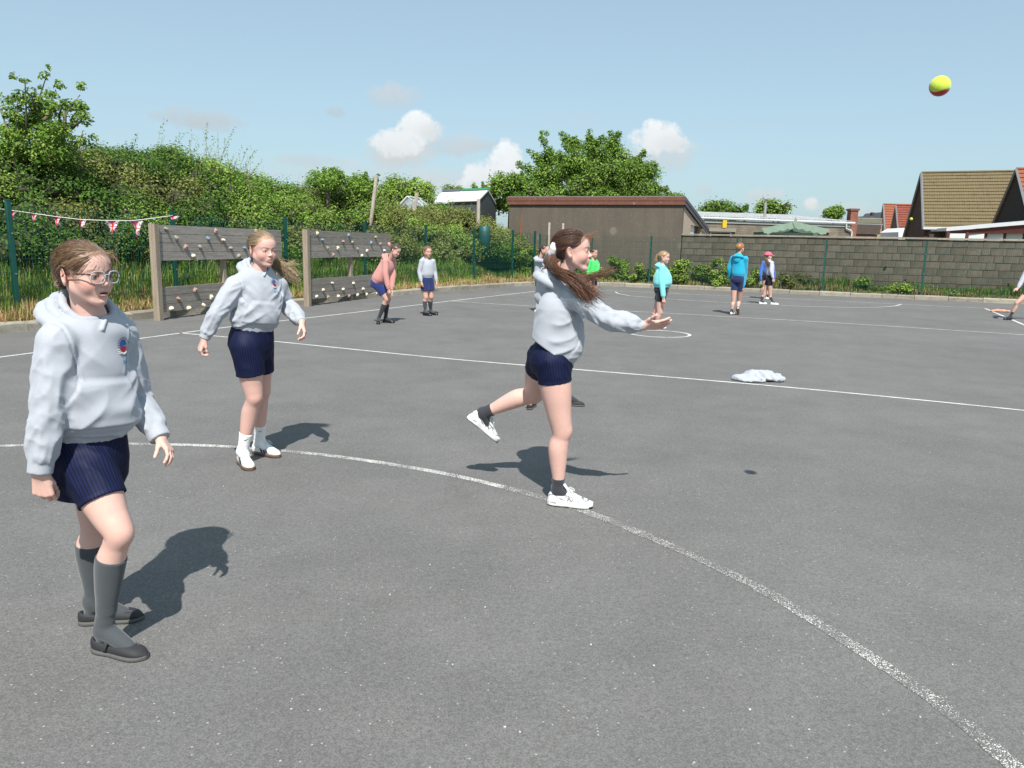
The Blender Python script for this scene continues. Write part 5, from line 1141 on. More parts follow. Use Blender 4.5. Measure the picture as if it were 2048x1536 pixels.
def skin_colors(P, hd, base, blush=1.0, lipc=(.50, .235, .20)):
    n = len(P); C_ = np.tile(np.array(base), (n, 1)); nz = vnoise(P * 90) - .5; C_ = C_ * (1 + .05 * nz[:, None]) * (1 + .07 * (vnoise(P * 14)[:, None] - .5))
    L = hd.l(P); x, y, z = L[:, 0], L[:, 1], L[:, 2]
    def mixin(w, c): nonlocal C_; w = np.clip(w, 0, 1)[:, None]; C_ = C_ * (1 - w) + np.array(c) * w
    near = (np.abs(L) < .16).all(1)
    for s in (-1, 1):
        mixin(near * blush * .55 * np.exp(-(((x - .06) / .03) ** 2 + ((y - .044 * s) / .024) ** 2 + ((z + .030) / .024) ** 2)), (base[0] * .93, base[1] * .58, base[2] * .55))
        mixin(near * .5 * np.exp(-(((y - .074 * s) / .01) ** 2 + ((z + .0) / .04) ** 2)) * (x < .02) * (x > -.04), (base[0] * .95, base[1] * .62, base[2] * .52))
        # lashes and lids
        ex = (y * s - .030) / .0165; lid = .0052 - .0035 * ex ** 2
        mixin(near * (x > .06) * (np.abs(ex) < 1.0) * .85 * np.exp(-((z - lid) / .0019) ** 2), (.10, .055, .04))
        mixin(near * (x > .06) * (np.abs(ex) < .95) * .35 * np.exp(-((z + .0052) / .0018) ** 2), (.30, .15, .11))
        mixin(near * (x > .055) * .28 * np.exp(-(((y - .028 * s) / .017) ** 2 + ((z - .002) / .011) ** 2)), (base[0] * .72, base[1] * .60, base[2] * .58))
        bx_ = (y * s - .031) / .019; mixin(near * (x > .05) * (np.abs(bx_) < 1) * .8 * np.exp(-((z - .0205 + .004 * bx_ ** 2 - .002 * bx_) / .0030) ** 2), BROW)
    lip = near * (x > .070) * sstep(.0, .004, .0205 - np.abs(y)) * sstep(0, .0025, z + .0660 + MOUTH) * sstep(0, .002, -.0462 - z - .12 * np.abs(y))
    mixin(lip * .8, lipc)
    mixin(near * (x > .06) * (x < .0795 + (MOUTH < .001)) * .9 * (np.abs(z + .0548 + MOUTH * .5) < .0012 + MOUTH * .55) * (np.abs(y) < .0165), (.07, .02, .018))
    if MOUTH > .003: mixin(near * (x > .064) * (x < .0795) * .9 * (np.abs(z + .0530) < MOUTH * .22) * (np.abs(y) < .011), (.62, .58, .52))
    hl = np.interp(z, *HEAD_HL); mixin(near * .75 * sstep(.010, -.004, x - hl + .006 * (vnoise(L * 260) - .5)) * (z > -.06) * (np.abs(y) < .071), HAIRC)
    mixin(near * .25 * np.exp(-(((x - .1) / .015) ** 2 + (y / .012) ** 2 + ((z + .025) / .012) ** 2)), (base[0] * .95, base[1] * .66, base[2] * .6))
    return C_
BROW = (.17, .10, .06); MOUTH = 0.0
# ---- hand: x along the fingers, y towards the thumb, z out of the back of the hand
def hand_frame(d, back, side):
    d = nrm(d); b = np.array(back, float); b -= (b @ d) * d; b = nrm(b); y = np.cross(b, d) * 1.0
    return np.stack([d, y, b], 1)
def hand_prims(F, w, d, back, thumb_side, curl=(.35, .5, .35), spread=.05, thumb=(.6, .2, .15), s=.86):
    """thumb_side: +1 if the thumb leaves along cross(back, d), -1 otherwise"""
    R = hand_frame(d, back, 1); h = Fr(F, w, R, s); t = thumb_side
    ys = [.026, .0085, -.009, -.025]; ln = [.066, .074, .069, .054]; rr = [.0083, .0086, .0081, .0072]; bx = [.083, .086, .082, .074]
    h.cone((-.02, 0, 0), (.012, 0, 0), .0215, .0225, .01, flat=((0, 0, 1), .72))
    for i in range(4): h.cone((.008, ys[i] * .55 * t, 0), (bx[i], ys[i] * t, 0), .0135, .0108, .010)
    h.cone((.02, .012 * t, -.006), (.045, .022 * t, -.007), .014, .012, .01)
    for i in range(4):
        p = np.array([bx[i], ys[i] * t, 0.0]); a = 0; yaw = (1.5 - i) * spread * t; L_ = ln[i]
        for j, fr in enumerate((.46, .30, .24)):
            a += curl[j] * (1 + .12 * (i - 1)); v = np.array([math.cos(a), math.sin(yaw) * math.cos(a), -math.sin(a)]); q = p + v * L_ * fr
            r0 = rr[i] * (1 - .08 * j); h.cone(p, q, r0, r0 * .93, .0025); p = q
    p = np.array([.020, .018 * t, -.006]); a1, a2, dn = thumb
    for j, (l_, r0) in enumerate(((.036, .0125), (.028, .0092), (.023, .0083))):
        ang = a1 - a2 * j; v = nrm([math.cos(ang), math.sin(ang) * t, -dn * (1 + j * .4)]); q = p + v * l_; h.cone(p, q, r0, r0 * .85, .005); p = q
    return h
# ---- strands of hair
def strands(paths, r0, cols, taper=.35, n=3):
    """paths (m,k,3)"""
    m, k, _ = paths.shape; T = np.gradient(paths, axis=1); T /= np.linalg.norm(T, axis=2)[..., None] + 1e-9; ref = np.array([.3, .9, .31]); A = np.cross(T, ref); A /= np.linalg.norm(A, axis=2)[..., None] + 1e-9; B = np.cross(T, A)
    t = np.linspace(0, 1, k); rad = r0 * (1 - (1 - taper) * t ** 2); rad = (rad[None] * rng.uniform(.7, 1.3, (m, 1)))[..., None]
    V = np.stack([paths + rad * (math.cos(2 * math.pi * j / n) * A + math.sin(2 * math.pi * j / n) * B) for j in range(n)], 2).reshape(-1, 3)
    base = (np.arange(m)[:, None] * k + np.arange(k - 1)[None]).ravel() * n; Q = []
    for j in range(n): j2 = (j + 1) % n; Q.append(np.stack([base + j, base + j2, base + n + j2, base + n + j], 1))
    return V, np.vstack(Q), np.repeat(cols, k * n, 0)
def hair_cols(base, n, light, amt=.35):
    w = rng.random((n, 1)) ** 2 * amt * 2; return np.clip(np.array(base) * (1 - w) + np.array(light) * w, 0, 1) * rng.uniform(.65, 1.25, (n, 1))
def scalp_strands(hd, tie, n, lift=.006, k=12, jit=.05, light=None, base=None, z0=-.06):
    """strands combed from the hairline back to the tie point over the scalp"""
    c = np.array([-.014, 0, .032]); r = np.array([.093, .072, .076]); tl = (np.array(tie) - c) / r; tl /= np.linalg.norm(tl); out = []
    while len(out) < n:
        v = rng.normal(0, 1, 3); v /= np.linalg.norm(v); p = c + v * (r + .004)
        if p[2] < z0: continue
        hl = np.interp(p[2], *HEAD_HL) - .004
        if p[0] > hl + .005: continue
        # half of the strands begin right at the hairline
        if rng.random() < .5 and p[2] > -.03:
            for _ in range(30):
                v2 = nrm(v + np.array([.06, 0, 0])); p2 = c + v2 * (r + .004)
                if p2[0] > np.interp(p2[2], *HEAD_HL) - .003: break
                v = v2
        ang = math.acos(np.clip(v @ tl, -1, 1)); ts = np.linspace(0, 1, k); sn = math.sin(ang) + 1e-6
        path = (np.sin((1 - ts) * ang)[:, None] * v + np.sin(ts * ang)[:, None] * tl) / sn; l0 = lift * rng.uniform(.35, 1.25)
        w = np.sin(np.pi * ts)[:, None] * rng.normal(0, jit * .06, 3); q_ = c + path * (r[None] + (.002 + l0 * np.minimum(1, ts * 5))[:, None]) + w
        if p[2] > .01:
            zm = .031 - 26 * (q_[:, 0] + .006) ** 2; m_ = (np.abs(q_[:, 1]) > .045) & (q_[:, 0] < .03) & (q_[:, 0] > -.042); q_[m_, 2] = np.maximum(q_[m_, 2], zm[m_] + rng.uniform(0, .004))
        elif ((np.abs(q_[:, 1]) > .045) & (q_[:, 0] > -.040)).any(): continue
        out.append(q_)
    P = np.array(out); return hd.O + (P * hd.s) @ hd.R.T
def tail_strands(pts, n, spread, k=16, wav=.01, endspread=1.0, lenvar=.35):
    """a tail following the polyline pts with strands spreading out"""
    pts = np.array(pts, float); sN = np.r_[0, np.cumsum(np.linalg.norm(np.diff(pts, axis=0), axis=1))]; sN /= sN[-1]; out = []
    for _ in range(n):
        ts = np.linspace(0, 1 - rng.random() ** 2 * lenvar, k); base = np.stack([np.interp(ts, sN, pts[:, j]) for j in range(3)], 1)
        o = rng.normal(0, 1, 3); o = nrm(o) * rng.random() ** .5; sp = np.interp(ts, np.linspace(0, 1, len(spread)), spread)[:, None]; ph = rng.random(3) * 6.28; fr_ = rng.uniform(4, 9)
        out.append(base + o * sp + wav * sp / max(spread) * np.sin(ts[:, None] * fr_ + ph) + rng.normal(0, .004, 3) * ts[:, None] ** 2 * endspread * 4)
    Q = np.array(out)
    for _ in range(2): Q[:, 1:-1] = (Q[:, :-2] + 2 * Q[:, 1:-1] + Q[:, 2:]) / 4
    return Q

# ---- materials of people
def clothmat(name, col, speck=.10, fine=900, bump=.25, sheen=.25, rough=.9, attr=False):
    def ex(m, nt, b, base, tc):
        N = nt.nodes; L = nt.links; n = N.new('ShaderNodeTexNoise'); n.inputs['Scale'].default_value = fine; n.inputs['Detail'].default_value = 2; L.new(tc.outputs['Object'], n.inputs['Vector'])
        mp = N.new('ShaderNodeMapping'); mp.inputs['Scale'].default_value = (120, 120, 900); L.new(tc.outputs['Object'], mp.inputs[0]); n2 = N.new('ShaderNodeTexNoise'); n2.inputs['Scale'].default_value = 1; n2.inputs['Detail'].default_value = 3; L.new(mp.outputs[0], n2.inputs['Vector'])
        a = N.new('ShaderNodeMath'); a.operation = 'ADD'; L.new(n.outputs[0], a.inputs[0]); L.new(n2.outputs[0], a.inputs[1])
        mr = N.new('ShaderNodeMapRange'); mr.inputs[1].default_value = .6; mr.inputs[2].default_value = 1.4; mr.inputs[3].default_value = 1 - speck; mr.inputs[4].default_value = 1 + speck; L.new(a.outputs[0], mr.inputs[0])
        s = N.new('ShaderNodeVectorMath'); s.operation = 'SCALE'; L.new(base, s.inputs[0]); L.new(mr.outputs[0], s.inputs['Scale']); L.new(s.outputs[0], b.inputs['Base Color'])
    return mat(name, col, rough, .05, 9, 5, bump=bump, bscale=260, sheen=sheen, spec=.2, extra=ex, attr=attr)
M_hood = clothmat('heather_grey_fleece', (.365, .388, .432))
M_hoodbody = M_hood
M_pink = clothmat('dusty_pink_fleece', (.50, .235, .21)); M_cyan = clothmat('pale_turquoise_fleece', (.19, .60, .60)); M_azure = clothmat('bright_blue_fleece', (.015, .34, .52)); M_grn = clothmat('bright_green_cotton', (.06, .52, .12)); M_blue = clothmat('mid_blue_cotton', (.05, .13, .42))
M_wht = clothmat('white_cotton', (.74, .74, .74), .05)
M_coral = clothmat('coral_cotton', (.62, .25, .17))
M_black = clothmat('black_jersey', (.012, .013, .02), .1); M_navy = clothmat('navy_jersey', (.018, .03, .10), .1)
M_sockg = clothmat('charcoal_knit', (.060, .068, .075), .18, 700, .4); M_sockb = clothmat('dark_knit', (.035, .037, .045), .18, 700, .4)
M_skin = mat('skin', rough=.48, var=.02, scale=30, attr=True, spec=.35, sss=.18)
M_hair = mat('hair', rough=.42, var=.05, scale=200, attr=True, spec=.5, sheen=.1)
M_shoeb = mat('black_suede', (.022, .023, .026), .75, .15, 60, bump=.2, bscale=200); M_shoek = mat('black_patent', (.012, .012, .014), .25, .1, 20)
M_sole = mat('grey_rubber_sole', (.085, .085, .08), .8, .12, 40); M_gum = mat('brown_gum_sole', (.115, .07, .052), .7, .12, 40); M_wsole = mat('white_rubber', (.70, .70, .69), .6, .06, 40)
M_leather = mat('white_leather', (.72, .72, .70), .45, .05, 20); M_toe = mat('cream_suede', (.60, .57, .49), .85, .08, 60); M_silver = mat('silver_trim', (.25, .26, .29), .35, .1, 30, metal=.4); M_stripe = mat('navy_stripe', (.012, .014, .04), .5, .05, 30)
M_lace = mat('white_laces', (.70, .70, .68), .8, .05, 50)
def shortsmat():
    def ex(m, nt, b, base, tc):
        N = nt.nodes; L = nt.links; a = N.new('ShaderNodeAttribute'); a.attribute_name = 'stripe'
        w = N.new('ShaderNodeMath'); w.operation = 'FRACT'; L.new(a.outputs['Fac'], w.inputs[0]); g = N.new('ShaderNodeMath'); g.operation = 'GREATER_THAN'; g.inputs[1].default_value = .58; L.new(w.outputs[0], g.inputs[0])
        mx = N.new('ShaderNodeMix'); mx.data_type = 'RGBA'; L.new(g.outputs[0], mx.inputs[0]); L.new(base, mx.inputs[6]); mx.inputs[7].default_value = (.005, .007, .022, 1); L.new(mx.outputs[2], b.inputs['Base Color'])
        b.inputs['Roughness'].default_value = .62
    return mat('striped_navy_satin', (.0085, .0125, .048), .7, .15, 14, 4, bump=.3, bscale=160, spec=.15, extra=ex)
M_shorts = shortsmat()

def addmesh(name, V, Q, mat_, parent, cols=None, attrs=None, smooth=True, mats=None, midx=None, kind=None):
    me = npmesh(name, np.asarray(V) - np.array(parent_loc(parent)), Q, smooth, cols, attrs)
    if mats:
        for m in mats: me.materials.append(m)
        me.polygons.foreach_set('material_index', np.asarray(midx, np.int32))
    o = link(name, me, parent, None if mats else mat_); return tag(o, kind=kind)
def parent_loc(o):
    l = np.zeros(3)
    while o is not None: l = l + np.array(o.location); o = o.parent
    return l
def mbobj(mb, name, m, parent, smooth=True):
    """MB in world coordinates"""
    l = parent_loc(parent); mb.v = [tuple(np.array(p) - l) for p in mb.v]; return mb.obj(name, m, parent, smooth)
def bvh(V, Q): return BVHTree.FromPolygons([tuple(v) for v in V.tolist()], [tuple(q) for q in Q.tolist()])
def stamp(B, O, d, U, W, polys, lift=.0012):
    """lay flat polygons (lists of (u,v) in metres) on a surface by casting from O+uU+vW along d; quads strips only"""
    V = []; F = []
    for poly in polys:
        idx = []
        for (u, v) in poly:
            p = O + U * u + W * v; h = B.ray_cast(Vector(p - d * .12), Vector(d), .4)
            if h[0] is None: idx = None; break
            V.append(np.array(h[0]) - d * lift); idx.append(len(V) - 1)
        if idx: F.append(tuple(idx))
    return V, F
def stroke(pts, w, n=6):
    """polyline -> list of quads"""
    out = []
    for a, b in zip(pts[:-1], pts[1:]):
        a = np.array(a, float); b = np.array(b, float); t = (b - a) / (np.linalg.norm(b - a) + 1e-9); nn = np.array([-t[1], t[0]]) * w / 2
        m = max(1, int(np.linalg.norm(b - a) / .008))
        for i in range(m):
            p = a + (b - a) * i / m - (t * w * .15 if i == 0 else 0); q = a + (b - a) * (i + 1) / m + (t * w * .15 if i == m - 1 else 0); out.append([tuple(p + nn), tuple(p - nn), tuple(q - nn), tuple(q + nn)])
    return out
def fan_disc(cx, cz, rx, rz, a0, a1, n=14, rings=3):
    out = []
    for i in range(n):
        t0, t1 = a0 + (a1 - a0) * i / n, a0 + (a1 - a0) * (i + 1) / n
        for k in range(rings):
            r0, r1 = k / rings, (k + 1) / rings
            q = [(cx + rx * r0 * math.cos(t0), cz + rz * r0 * math.sin(t0)), (cx + rx * r1 * math.cos(t0), cz + rz * r1 * math.sin(t0)), (cx + rx * r1 * math.cos(t1), cz + rz * r1 * math.sin(t1)), (cx + rx * r0 * math.cos(t1), cz + rz * r0 * math.sin(t1))]
            out.append(q if k else q[1:] + [q[0]] if False else (q[:3] if k == 0 else q))
    return out

def build_shoe(root, side, O, fwd, up, kind, q=.003, s=1.0, L=.222):
    """O: ground point under the heel"""
    fwd = nrm(fwd); up = np.array(up, float); up = nrm(up - (up @ fwd) * fwd); left = np.cross(up, fwd); R = np.stack([fwd, left, up], 1); O = np.array(O, float)
    k = L / .222 * s; oi = side * .004     # side +1: left foot
    corners = np.array([O + R @ (np.array(c) * k) for c in [(x, y, z) for x in (-.02, .25) for y in (-.06, .06) for z in (-.02, .13)]]); lo, hi = corners.min(0), corners.max(0)
    F = Fld(lo, hi, q); h = Fr(F, O, R, k); t = 1 if kind in ('trainer', 'runner') else 0
    cy = lambda x: oi * math.sin(x / .222 * 3.1)
    S_ = [(.0, .012), (.010, .024), (.04, .031), (.09, .028), (.14, .036), (.175, .0385), (.2, .033), (.214, .022), (.222, .008)]
    if kind == 'mary': hz = {0: .046, .01: .056, .03: .056, .055: .048, .085: .043, .11: .045, .14: .046, .17: .042, .195: .036, .21: .028, .222: .014}
    else: hz = {0: .05, .01: .072, .03: .074, .055: .070, .085: .078, .11: .074, .14: .060, .17: .048, .195: .041, .21: .033, .222: .018}
    xs = sorted(hz); sx, sw = zip(*S_); st = [(x, (np.interp(x, sx, sw) - .0025) * (.93 if x > .02 else .9) + .001, hz[x] / 2, cy(x), hz[x] / 2 + .003) for x in xs]
    h.loft(st, 2.2 if kind == 'mary' else 2.35, .004)
    if kind == 'mary':
        h.ell((.045, 0, .062), (.038, .024, .030), .006, op='s'); h.ell((.112, cy(.11), .052), (.042, .021, .026), .006, op='s')
    else: h.cone((.050, 0, .078), (.050, 0, .13), .026, .033, .005, op='s'); h.cone((.10, cy(.1), .083), (.083, cy(.08), .106), .016, .019, .006, flat=((1, 0, .7), .35))
    h.cone((-.01, 0, -.03), (.24, 0, -.03), .04, .04, .001, op='s')
    P, Q = F.mesh(1); mats = {'mary': M_shoeb, 'patent': M_shoek, 'trainer': M_leather, 'runner': M_wht_shoe}
    loc = h.l(P); cols = None
    if kind == 'trainer':
        fc = loc[Q].mean(1); toe = (fc[:, 0] > .172) & (fc[:, 2] > .010); o = addmesh('shoe', P, Q, None, root, mats=[M_leather, M_toe], midx=toe.astype(int))
    elif kind == 'runner':
        fc = loc[Q].mean(1); x, y, z = fc.T; g = ((np.abs(z - .062 + .2 * (x - .09)) < .003) & (x > .05) & (x < .15)) | ((np.abs(z - .034 - .006 * np.sin(x * 70)) < .0022) & (x > .15)) | ((np.abs((x * .9 + z * 1.3) % .034 - .017) < .0028) & (x > .06) & (x < .19) & (z < .058)) | ((np.abs(z - .048 - .012 * np.sin(x * 60)) < .0025) & (x < .08))
        o = addmesh('shoe', P, Q, None, root, mats=[M_leather, M_silver], midx=g.astype(int))
    else: o = addmesh('shoe', P, Q, M_shoek if kind == 'patent' else M_shoeb, root)
    # sole
    th = .023 if kind == 'trainer' else (.024 if kind == 'runner' else .017)
    F2 = Fld(lo, hi, q * .9); h2 = Fr(F2, O, R, k)
    if kind == 'runner': zz = [(-.003, .015, .013), (.010, .033, .024), (.05, .036, .021), (.09, .032, .0155), (.14, .040, .016), (.18, .041, .016), (.207, .034, .016), (.226, .013, .015)]; st = [(x, w, hh, cy(x), hh + .001) for x, w, hh in zz]
    else: st = [(x, w, th / 2, cy(x), th / 2) for x, w in S_]
    h2.loft(st, 4.5, .003)
    if kind == 'runner':
        h2.ell((.10, 0, -.002), (.022, .06, .008), .004, op='s')
        for sd_ in (-1, 1): h2.ell((.030, sd_ * .034, .018), (.016, .008, .005), .003, op='s')
    P2, Q2 = F2.mesh(1); sm = {'mary': M_sole, 'patent': M_shoek, 'trainer': M_gum, 'runner': M_wsole}[kind]
    if kind == 'runner':
        fc = h2.l(P2)[Q2].mean(1); dk = (fc[:, 2] < .005) | ((fc[:, 2] < .012) & (fc[:, 0] > .208)); addmesh('sole', P2, Q2, None, o, mats=[M_wsole, M_shoeb], midx=dk.astype(int))
    else: addmesh('sole', P2, Q2, sm, o)
    if q > .006: return o
    if kind == 'mary':
        mb = MB(); pts = [h.w((.078 + .010 * math.sin(a), cy(.08) - side * .033 * math.cos(a), .022 + .040 * math.sin(a) ** .8)) for a in np.linspace(.1, math.pi - .1, 13)]
        V = []; Fc = []
        for i, p in enumerate(pts):
            w = R[:, 0] * .0075 * k; nn = nrm(p - h.w((.078, 0, .02))) * .0028 * k; V += [p - w, p + w, p + w + nn, p - w + nn]
        for i in range(len(pts) - 1): Fc += [(4 * i + a, 4 * i + 4 + a, 4 * i + 4 + (a + 1) % 4, 4 * i + (a + 1) % 4) for a in range(4)]
        Fc += [(0, 1, 2, 3), tuple(4 * (len(pts) - 1) + a for a in (3, 2, 1, 0))]; mb.add(V, Fc); mbobj(mb, 'strap', M_shoeb, o, False)
        B = bvh(P, Q); U = h.R[:, 0]; W = h.R[:, 1]; mb = MB()
        star = sum([stroke([(0, 0), (.007 * math.cos(a), .007 * math.sin(a))], .0018) for a in np.linspace(.3, 6.58, 5, endpoint=False) + .3], []) + stroke([(.01, -.003), (.016, .002), (.021, -.002), (.027, .003)], .0018)
        V, Fc = stamp(B, h.w((.158, -side * .012, .05)), -h.R[:, 2], U * k, W * k, star); mb.add(V, Fc)
        if Fc: mbobj(mb, 'embroidery', M_silver, o, False)
    else:
        mb = MB(); B = bvh(P, Q)
        for i, x in enumerate((.098, .112, .126, .140)):
            pts = []
            for u in np.linspace(-1, 1, 7):
                c = h.w((x + .004 * u * (-1) ** i, cy(x) + .017 * u, .14)); hh = B.ray_cast(Vector(c), Vector(-h.R[:, 2]), .3)
                if hh[0]: pts.append(np.array(hh[0]) + h.R[:, 2] * .0018)
            if len(pts) > 2: mb.tube(pts, .0021 * k, 5)
        c0 = h.w((.096, cy(.1), .088))
        for sg in (-1, 1):
            mb.tube([c0 + R @ (np.array(p) * k) for p in [(0, 0, 0), (.012, sg * .014, .008), (.030, sg * .024, -.004), (.034, sg * .014, -.012), (.014, sg * .004, -.004)]], .0016 * k, 5); mb.tube([c0 + R @ (np.array(p) * k) for p in [(0, 0, 0), (.02, sg * .018, -.003), (.036, sg * .03, -.020)]], .0016 * k, 5)
        mbobj(mb, 'laces', M_lace, o)
        if kind == 'trainer':
            for sg in (-1, 1):
                for i in range(3):
                    x = .084 + .025 * i; polys = stroke([(x + .013, .022), (x - .008, .064 - i * .006)], .0150); V, Fc = stamp(B, h.w((0, sg * .08, 0)), -sg * h.R[:, 1], h.R[:, 0] * k, h.R[:, 2] * k, polys, .0010)
                    if Fc: mb = MB(); mb.add(V, Fc); mbobj(mb, 'stripe', M_stripe, o, False)
        if kind == 'runner':
            for sg in (-1, 1):
                polys = stroke([(.100, .030), (.108, .056)], .0042) + stroke([(.108, .056), (.122, .030)], .0042) + stroke([(.122, .030), (.130, .054)], .0042); V, Fc = stamp(B, h.w((0, sg * .08, 0)), -sg * h.R[:, 1], h.R[:, 0] * k, h.R[:, 2] * k, polys, .0012)
                if Fc: mb = MB(); mb.add(V, Fc); mbobj(mb, 'letter_n', M_silver, o, False)
    return o
M_wht_shoe = M_leather

def person(label, J, ft, fh, hs=1.0, g=1.0, res=(.008, .0026, .0024, .005), skin=(.56, .335, .255), hood_m=None, shorts_m='stripe', socks=('knee', None), shoes='mary', feet=None, hands=None,
           hem=.06, hem_n=None, upH=None, hair=None, eyes=(.10, .16, .20), brow=(.17, .10, .06), mouth=0.0, pocket=True, shorts_len=.62, shorts_flare=1.0, top_s=1.0, group=None, fold=1.0, L_shoe=.222, hoodup=True, badge=False, sleeve_s=1.0, gaze=None, hairc=(.12, .07, .045), squint=1.0, tg=1.0, hood_s=1.0):
    global BROW, MOUTH, HAIRC
    BROW, MOUTH = brow, mouth; HAIRC = hairc; near = res[0] < .012; bh, hh_, ha, ch_ = res; hood_m = hood_m or M_hood
    pel, neck = J['pel'], J['neck']; base = (J['anR'] + J['anL']) / 2; root = thing('person', label, 'person', (base[0], base[1], 0), group)
    up = nrm(neck - pel); ft = nrm(np.array(ft) - (np.array(ft) @ up) * up); lt = np.cross(up, ft); RT = np.stack([up, lt, ft], 1); LT = np.linalg.norm(neck - pel); s = LT / .47 * top_s
    uh = np.array(upH if upH is not None else (0, 0, 1), float); fh = nrm(fh); uh = nrm(uh - (uh @ fh) * fh); lh = np.cross(uh, fh); RH = np.stack([fh, lh, uh], 1)
    allp = np.array([v for v in J.values()]); bh_leg = bh * .5
    lo = allp.min(0) - .16; hi = allp.max(0) + .16; lo[2] = min(lo[2], -.01)
    zones = [(J['head'] - .135 * hs, J['head'] + .135 * hs, hh_)]
    for k in 'RL':
        hd_ = nrm(hands[k][0]); c = J['wr' + k] + hd_ * .075; zones.append((c - .085, c + .085, ha))
        zones.append((np.minimum(J['kn' + k], J['an' + k]) - [.07, .07, .0], np.maximum(J['kn' + k], J['an' + k] + [0, 0, .33]) + .07, bh_leg))
    F = Fld(lo, hi, bh, zones)
    # torso, limbs
    T = Fr(F, pel, RT, s)
    T.loft([(-.02, .10 * tg, .080 * tg, 0, 0), (.03, .11 * tg, .085 * tg, 0, 0), (.14, .095 * tg, .075 * tg, 0, 0), (.30, .10 * tg, .075 * tg, 0, 0), (.37, .085 * tg, .060 * tg, 0, 0), (.42, .050, .045, 0, 0)], 2.2, .01)
    for k in 'RL':
        F.cone(J['sh' + k], J['el' + k], .028 * g * s, .027 * g * s, .008); F.cone(J['el' + k], J['wr' + k], .027 * g * s, .0225 * g * s, .008)
        hip, kn, an = J['hip' + k], J['kn' + k], J['an' + k]; th = kn - hip; ca = an - kn; ff = nrm(feet[k][1])
        bk = nrm(np.cross(np.cross(nrm(ca), ff), nrm(ca))); bk = bk if bk @ ff < 0 else -bk
        F.chain([hip, hip + th * .35, hip + th * .72, kn - bk * .004, kn + ca * .13, kn + ca * .30 + bk * .010, kn + ca * .52 + bk * .007, kn + ca * .80, an], np.array([.081, .078, .062, .0500, .0445, .0490, .0425, .0310, .0290]) * g, .012, sub=12)
        F.ell(kn - bk * .020 * g, (.030 * g, .030 * g, .030 * g), None, .022); fu_ = np.array(feet[k][2])
        F.cone(an, an + ff * .088 - fu_ * .054, .027, .018, .015); F.cone(an, an - ff * .010 - fu_ * .05, .022, .018, .010)
    H = Fr(F, J['head'], RH, hs)
    nb = neck + up * .0; F.cone(nb - up * .02, H.w((-.024, 0, -.045)), .046 * s, .041 * hs, .016); head_prims(H, mouth, near, squint)
    for k, tsd in (('R', 1), ('L', -1)):
        d, b = hands[k][0], hands[k][1]; kw = hands[k][2] if len(hands[k]) > 2 else {}; hand_prims(F, J['wr' + k], d, b, tsd, **kw)
    P, Q = F.mesh(1); cols = skin_colors(P, H, skin, 1.0 if near else .6)
    for k in 'RL':
        for jn, rad in (('kn', .055), ('el', .05)):
            w = np.exp(-(((P - J[jn + k]) ** 2).sum(1) / rad ** 2)) * .35; cols = cols * (1 - w[:, None]) + np.array([skin[0] * .93, skin[1] * .74, skin[2] * .68]) * w[:, None]
        d, b = nrm(hands[k][0]), np.array(hands[k][1], float); tip = J['wr' + k] + d * .14; w = np.exp(-(((P - tip) ** 2).sum(1) / .05 ** 2)) * .4; cols = cols * (1 - w[:, None]) + np.array([skin[0] * .95, skin[1] * .68, skin[2] * .62]) * w[:, None]
    del F
    addmesh('body', P, Q, M_skin, root, cols); PB, QB = P, Q
    # eyes
    gz = nrm(gaze) if gaze is not None else fh
    for sd_ in (1, -1):
        if not near: break
        c = H.w((.0665, .030 * sd_, 0)); r = .0117 * hs; n1, n2 = 20, 14; Vv = [c + gz * r]; 
        a1 = nrm(np.cross(gz, uh)); a2 = np.cross(gz, a1); cc_ = [(.004, .004, .004)]
        for i in range(1, n2):
            th = math.pi * (i / n2) ** 1.3
            for j in range(n1):
                ph = 2 * math.pi * j / n1; Vv.append(c + r * (math.cos(th) * gz + math.sin(th) * (math.cos(ph) * a1 + math.sin(ph) * a2))); cc_.append((.004, .004, .004) if th < .26 else (eyes if th < .56 else ((.02, .02, .02) if th < .62 else (.36, .30, .28))))
        Qv = [(0, 1 + j, 1 + (j + 1) % n1, 1 + (j + 1) % n1) for j in range(n1)] + [(1 + i * n1 + j, 1 + (i + 1) * n1 + j, 1 + (i + 1) * n1 + (j + 1) % n1, 1 + i * n1 + (j + 1) % n1) for i in range(n2 - 2) for j in range(n1)]
        Qv = [q for q in Qv if len(set(q)) == 4]; addmesh('eye', np.array(Vv), np.array(Qv), M_eye, root, np.array(cc_))
    # ---- hoodie
    allp = np.array([J[k] for k in ('pel', 'neck', 'shR', 'shL', 'elR', 'elL', 'wrR', 'wrL')]); F = Fld(allp.min(0) - .19 * s, allp.max(0) + .17 * s, ch_)
    seed = random.random() * 20
    def ridge(u, v, w, sh=1.6): n = vnoise(np.stack([u, v, w], 1) + seed); return (1 - np.abs(2 * n - 1)) ** sh
    hemt = hem
    def ftorso(Pp):
        L = ((Pp - pel) @ RT) / s; t, y, z = L.T; a = .75
        r1 = ridge((t * .75 + y * .7) * 17, (y * .75 - t * .7) * 4.5, z * 4); r2 = ridge((t * .75 - y * .7) * 17, (y * .75 + t * .7) * 4.5 + 9, z * 4)
        r3 = ridge(t * 26, y * 5, z * 5 + 3); low = vnoise(Pp * 6.5) - .5; hz_ = np.exp(-((t - hemt - .075) / .055) ** 2)
        arm = np.exp(-(((np.abs(y) - .13) / .07) ** 2 + ((t - .30) / .08) ** 2)); r4 = ridge((t * .8 - np.abs(y) * .75) * 24 + 3, (np.abs(y) * .8 + t * .75) * 5, z * 3, 1.3)
        bkf = .10 + .90 * sstep(-.04, .04, z)
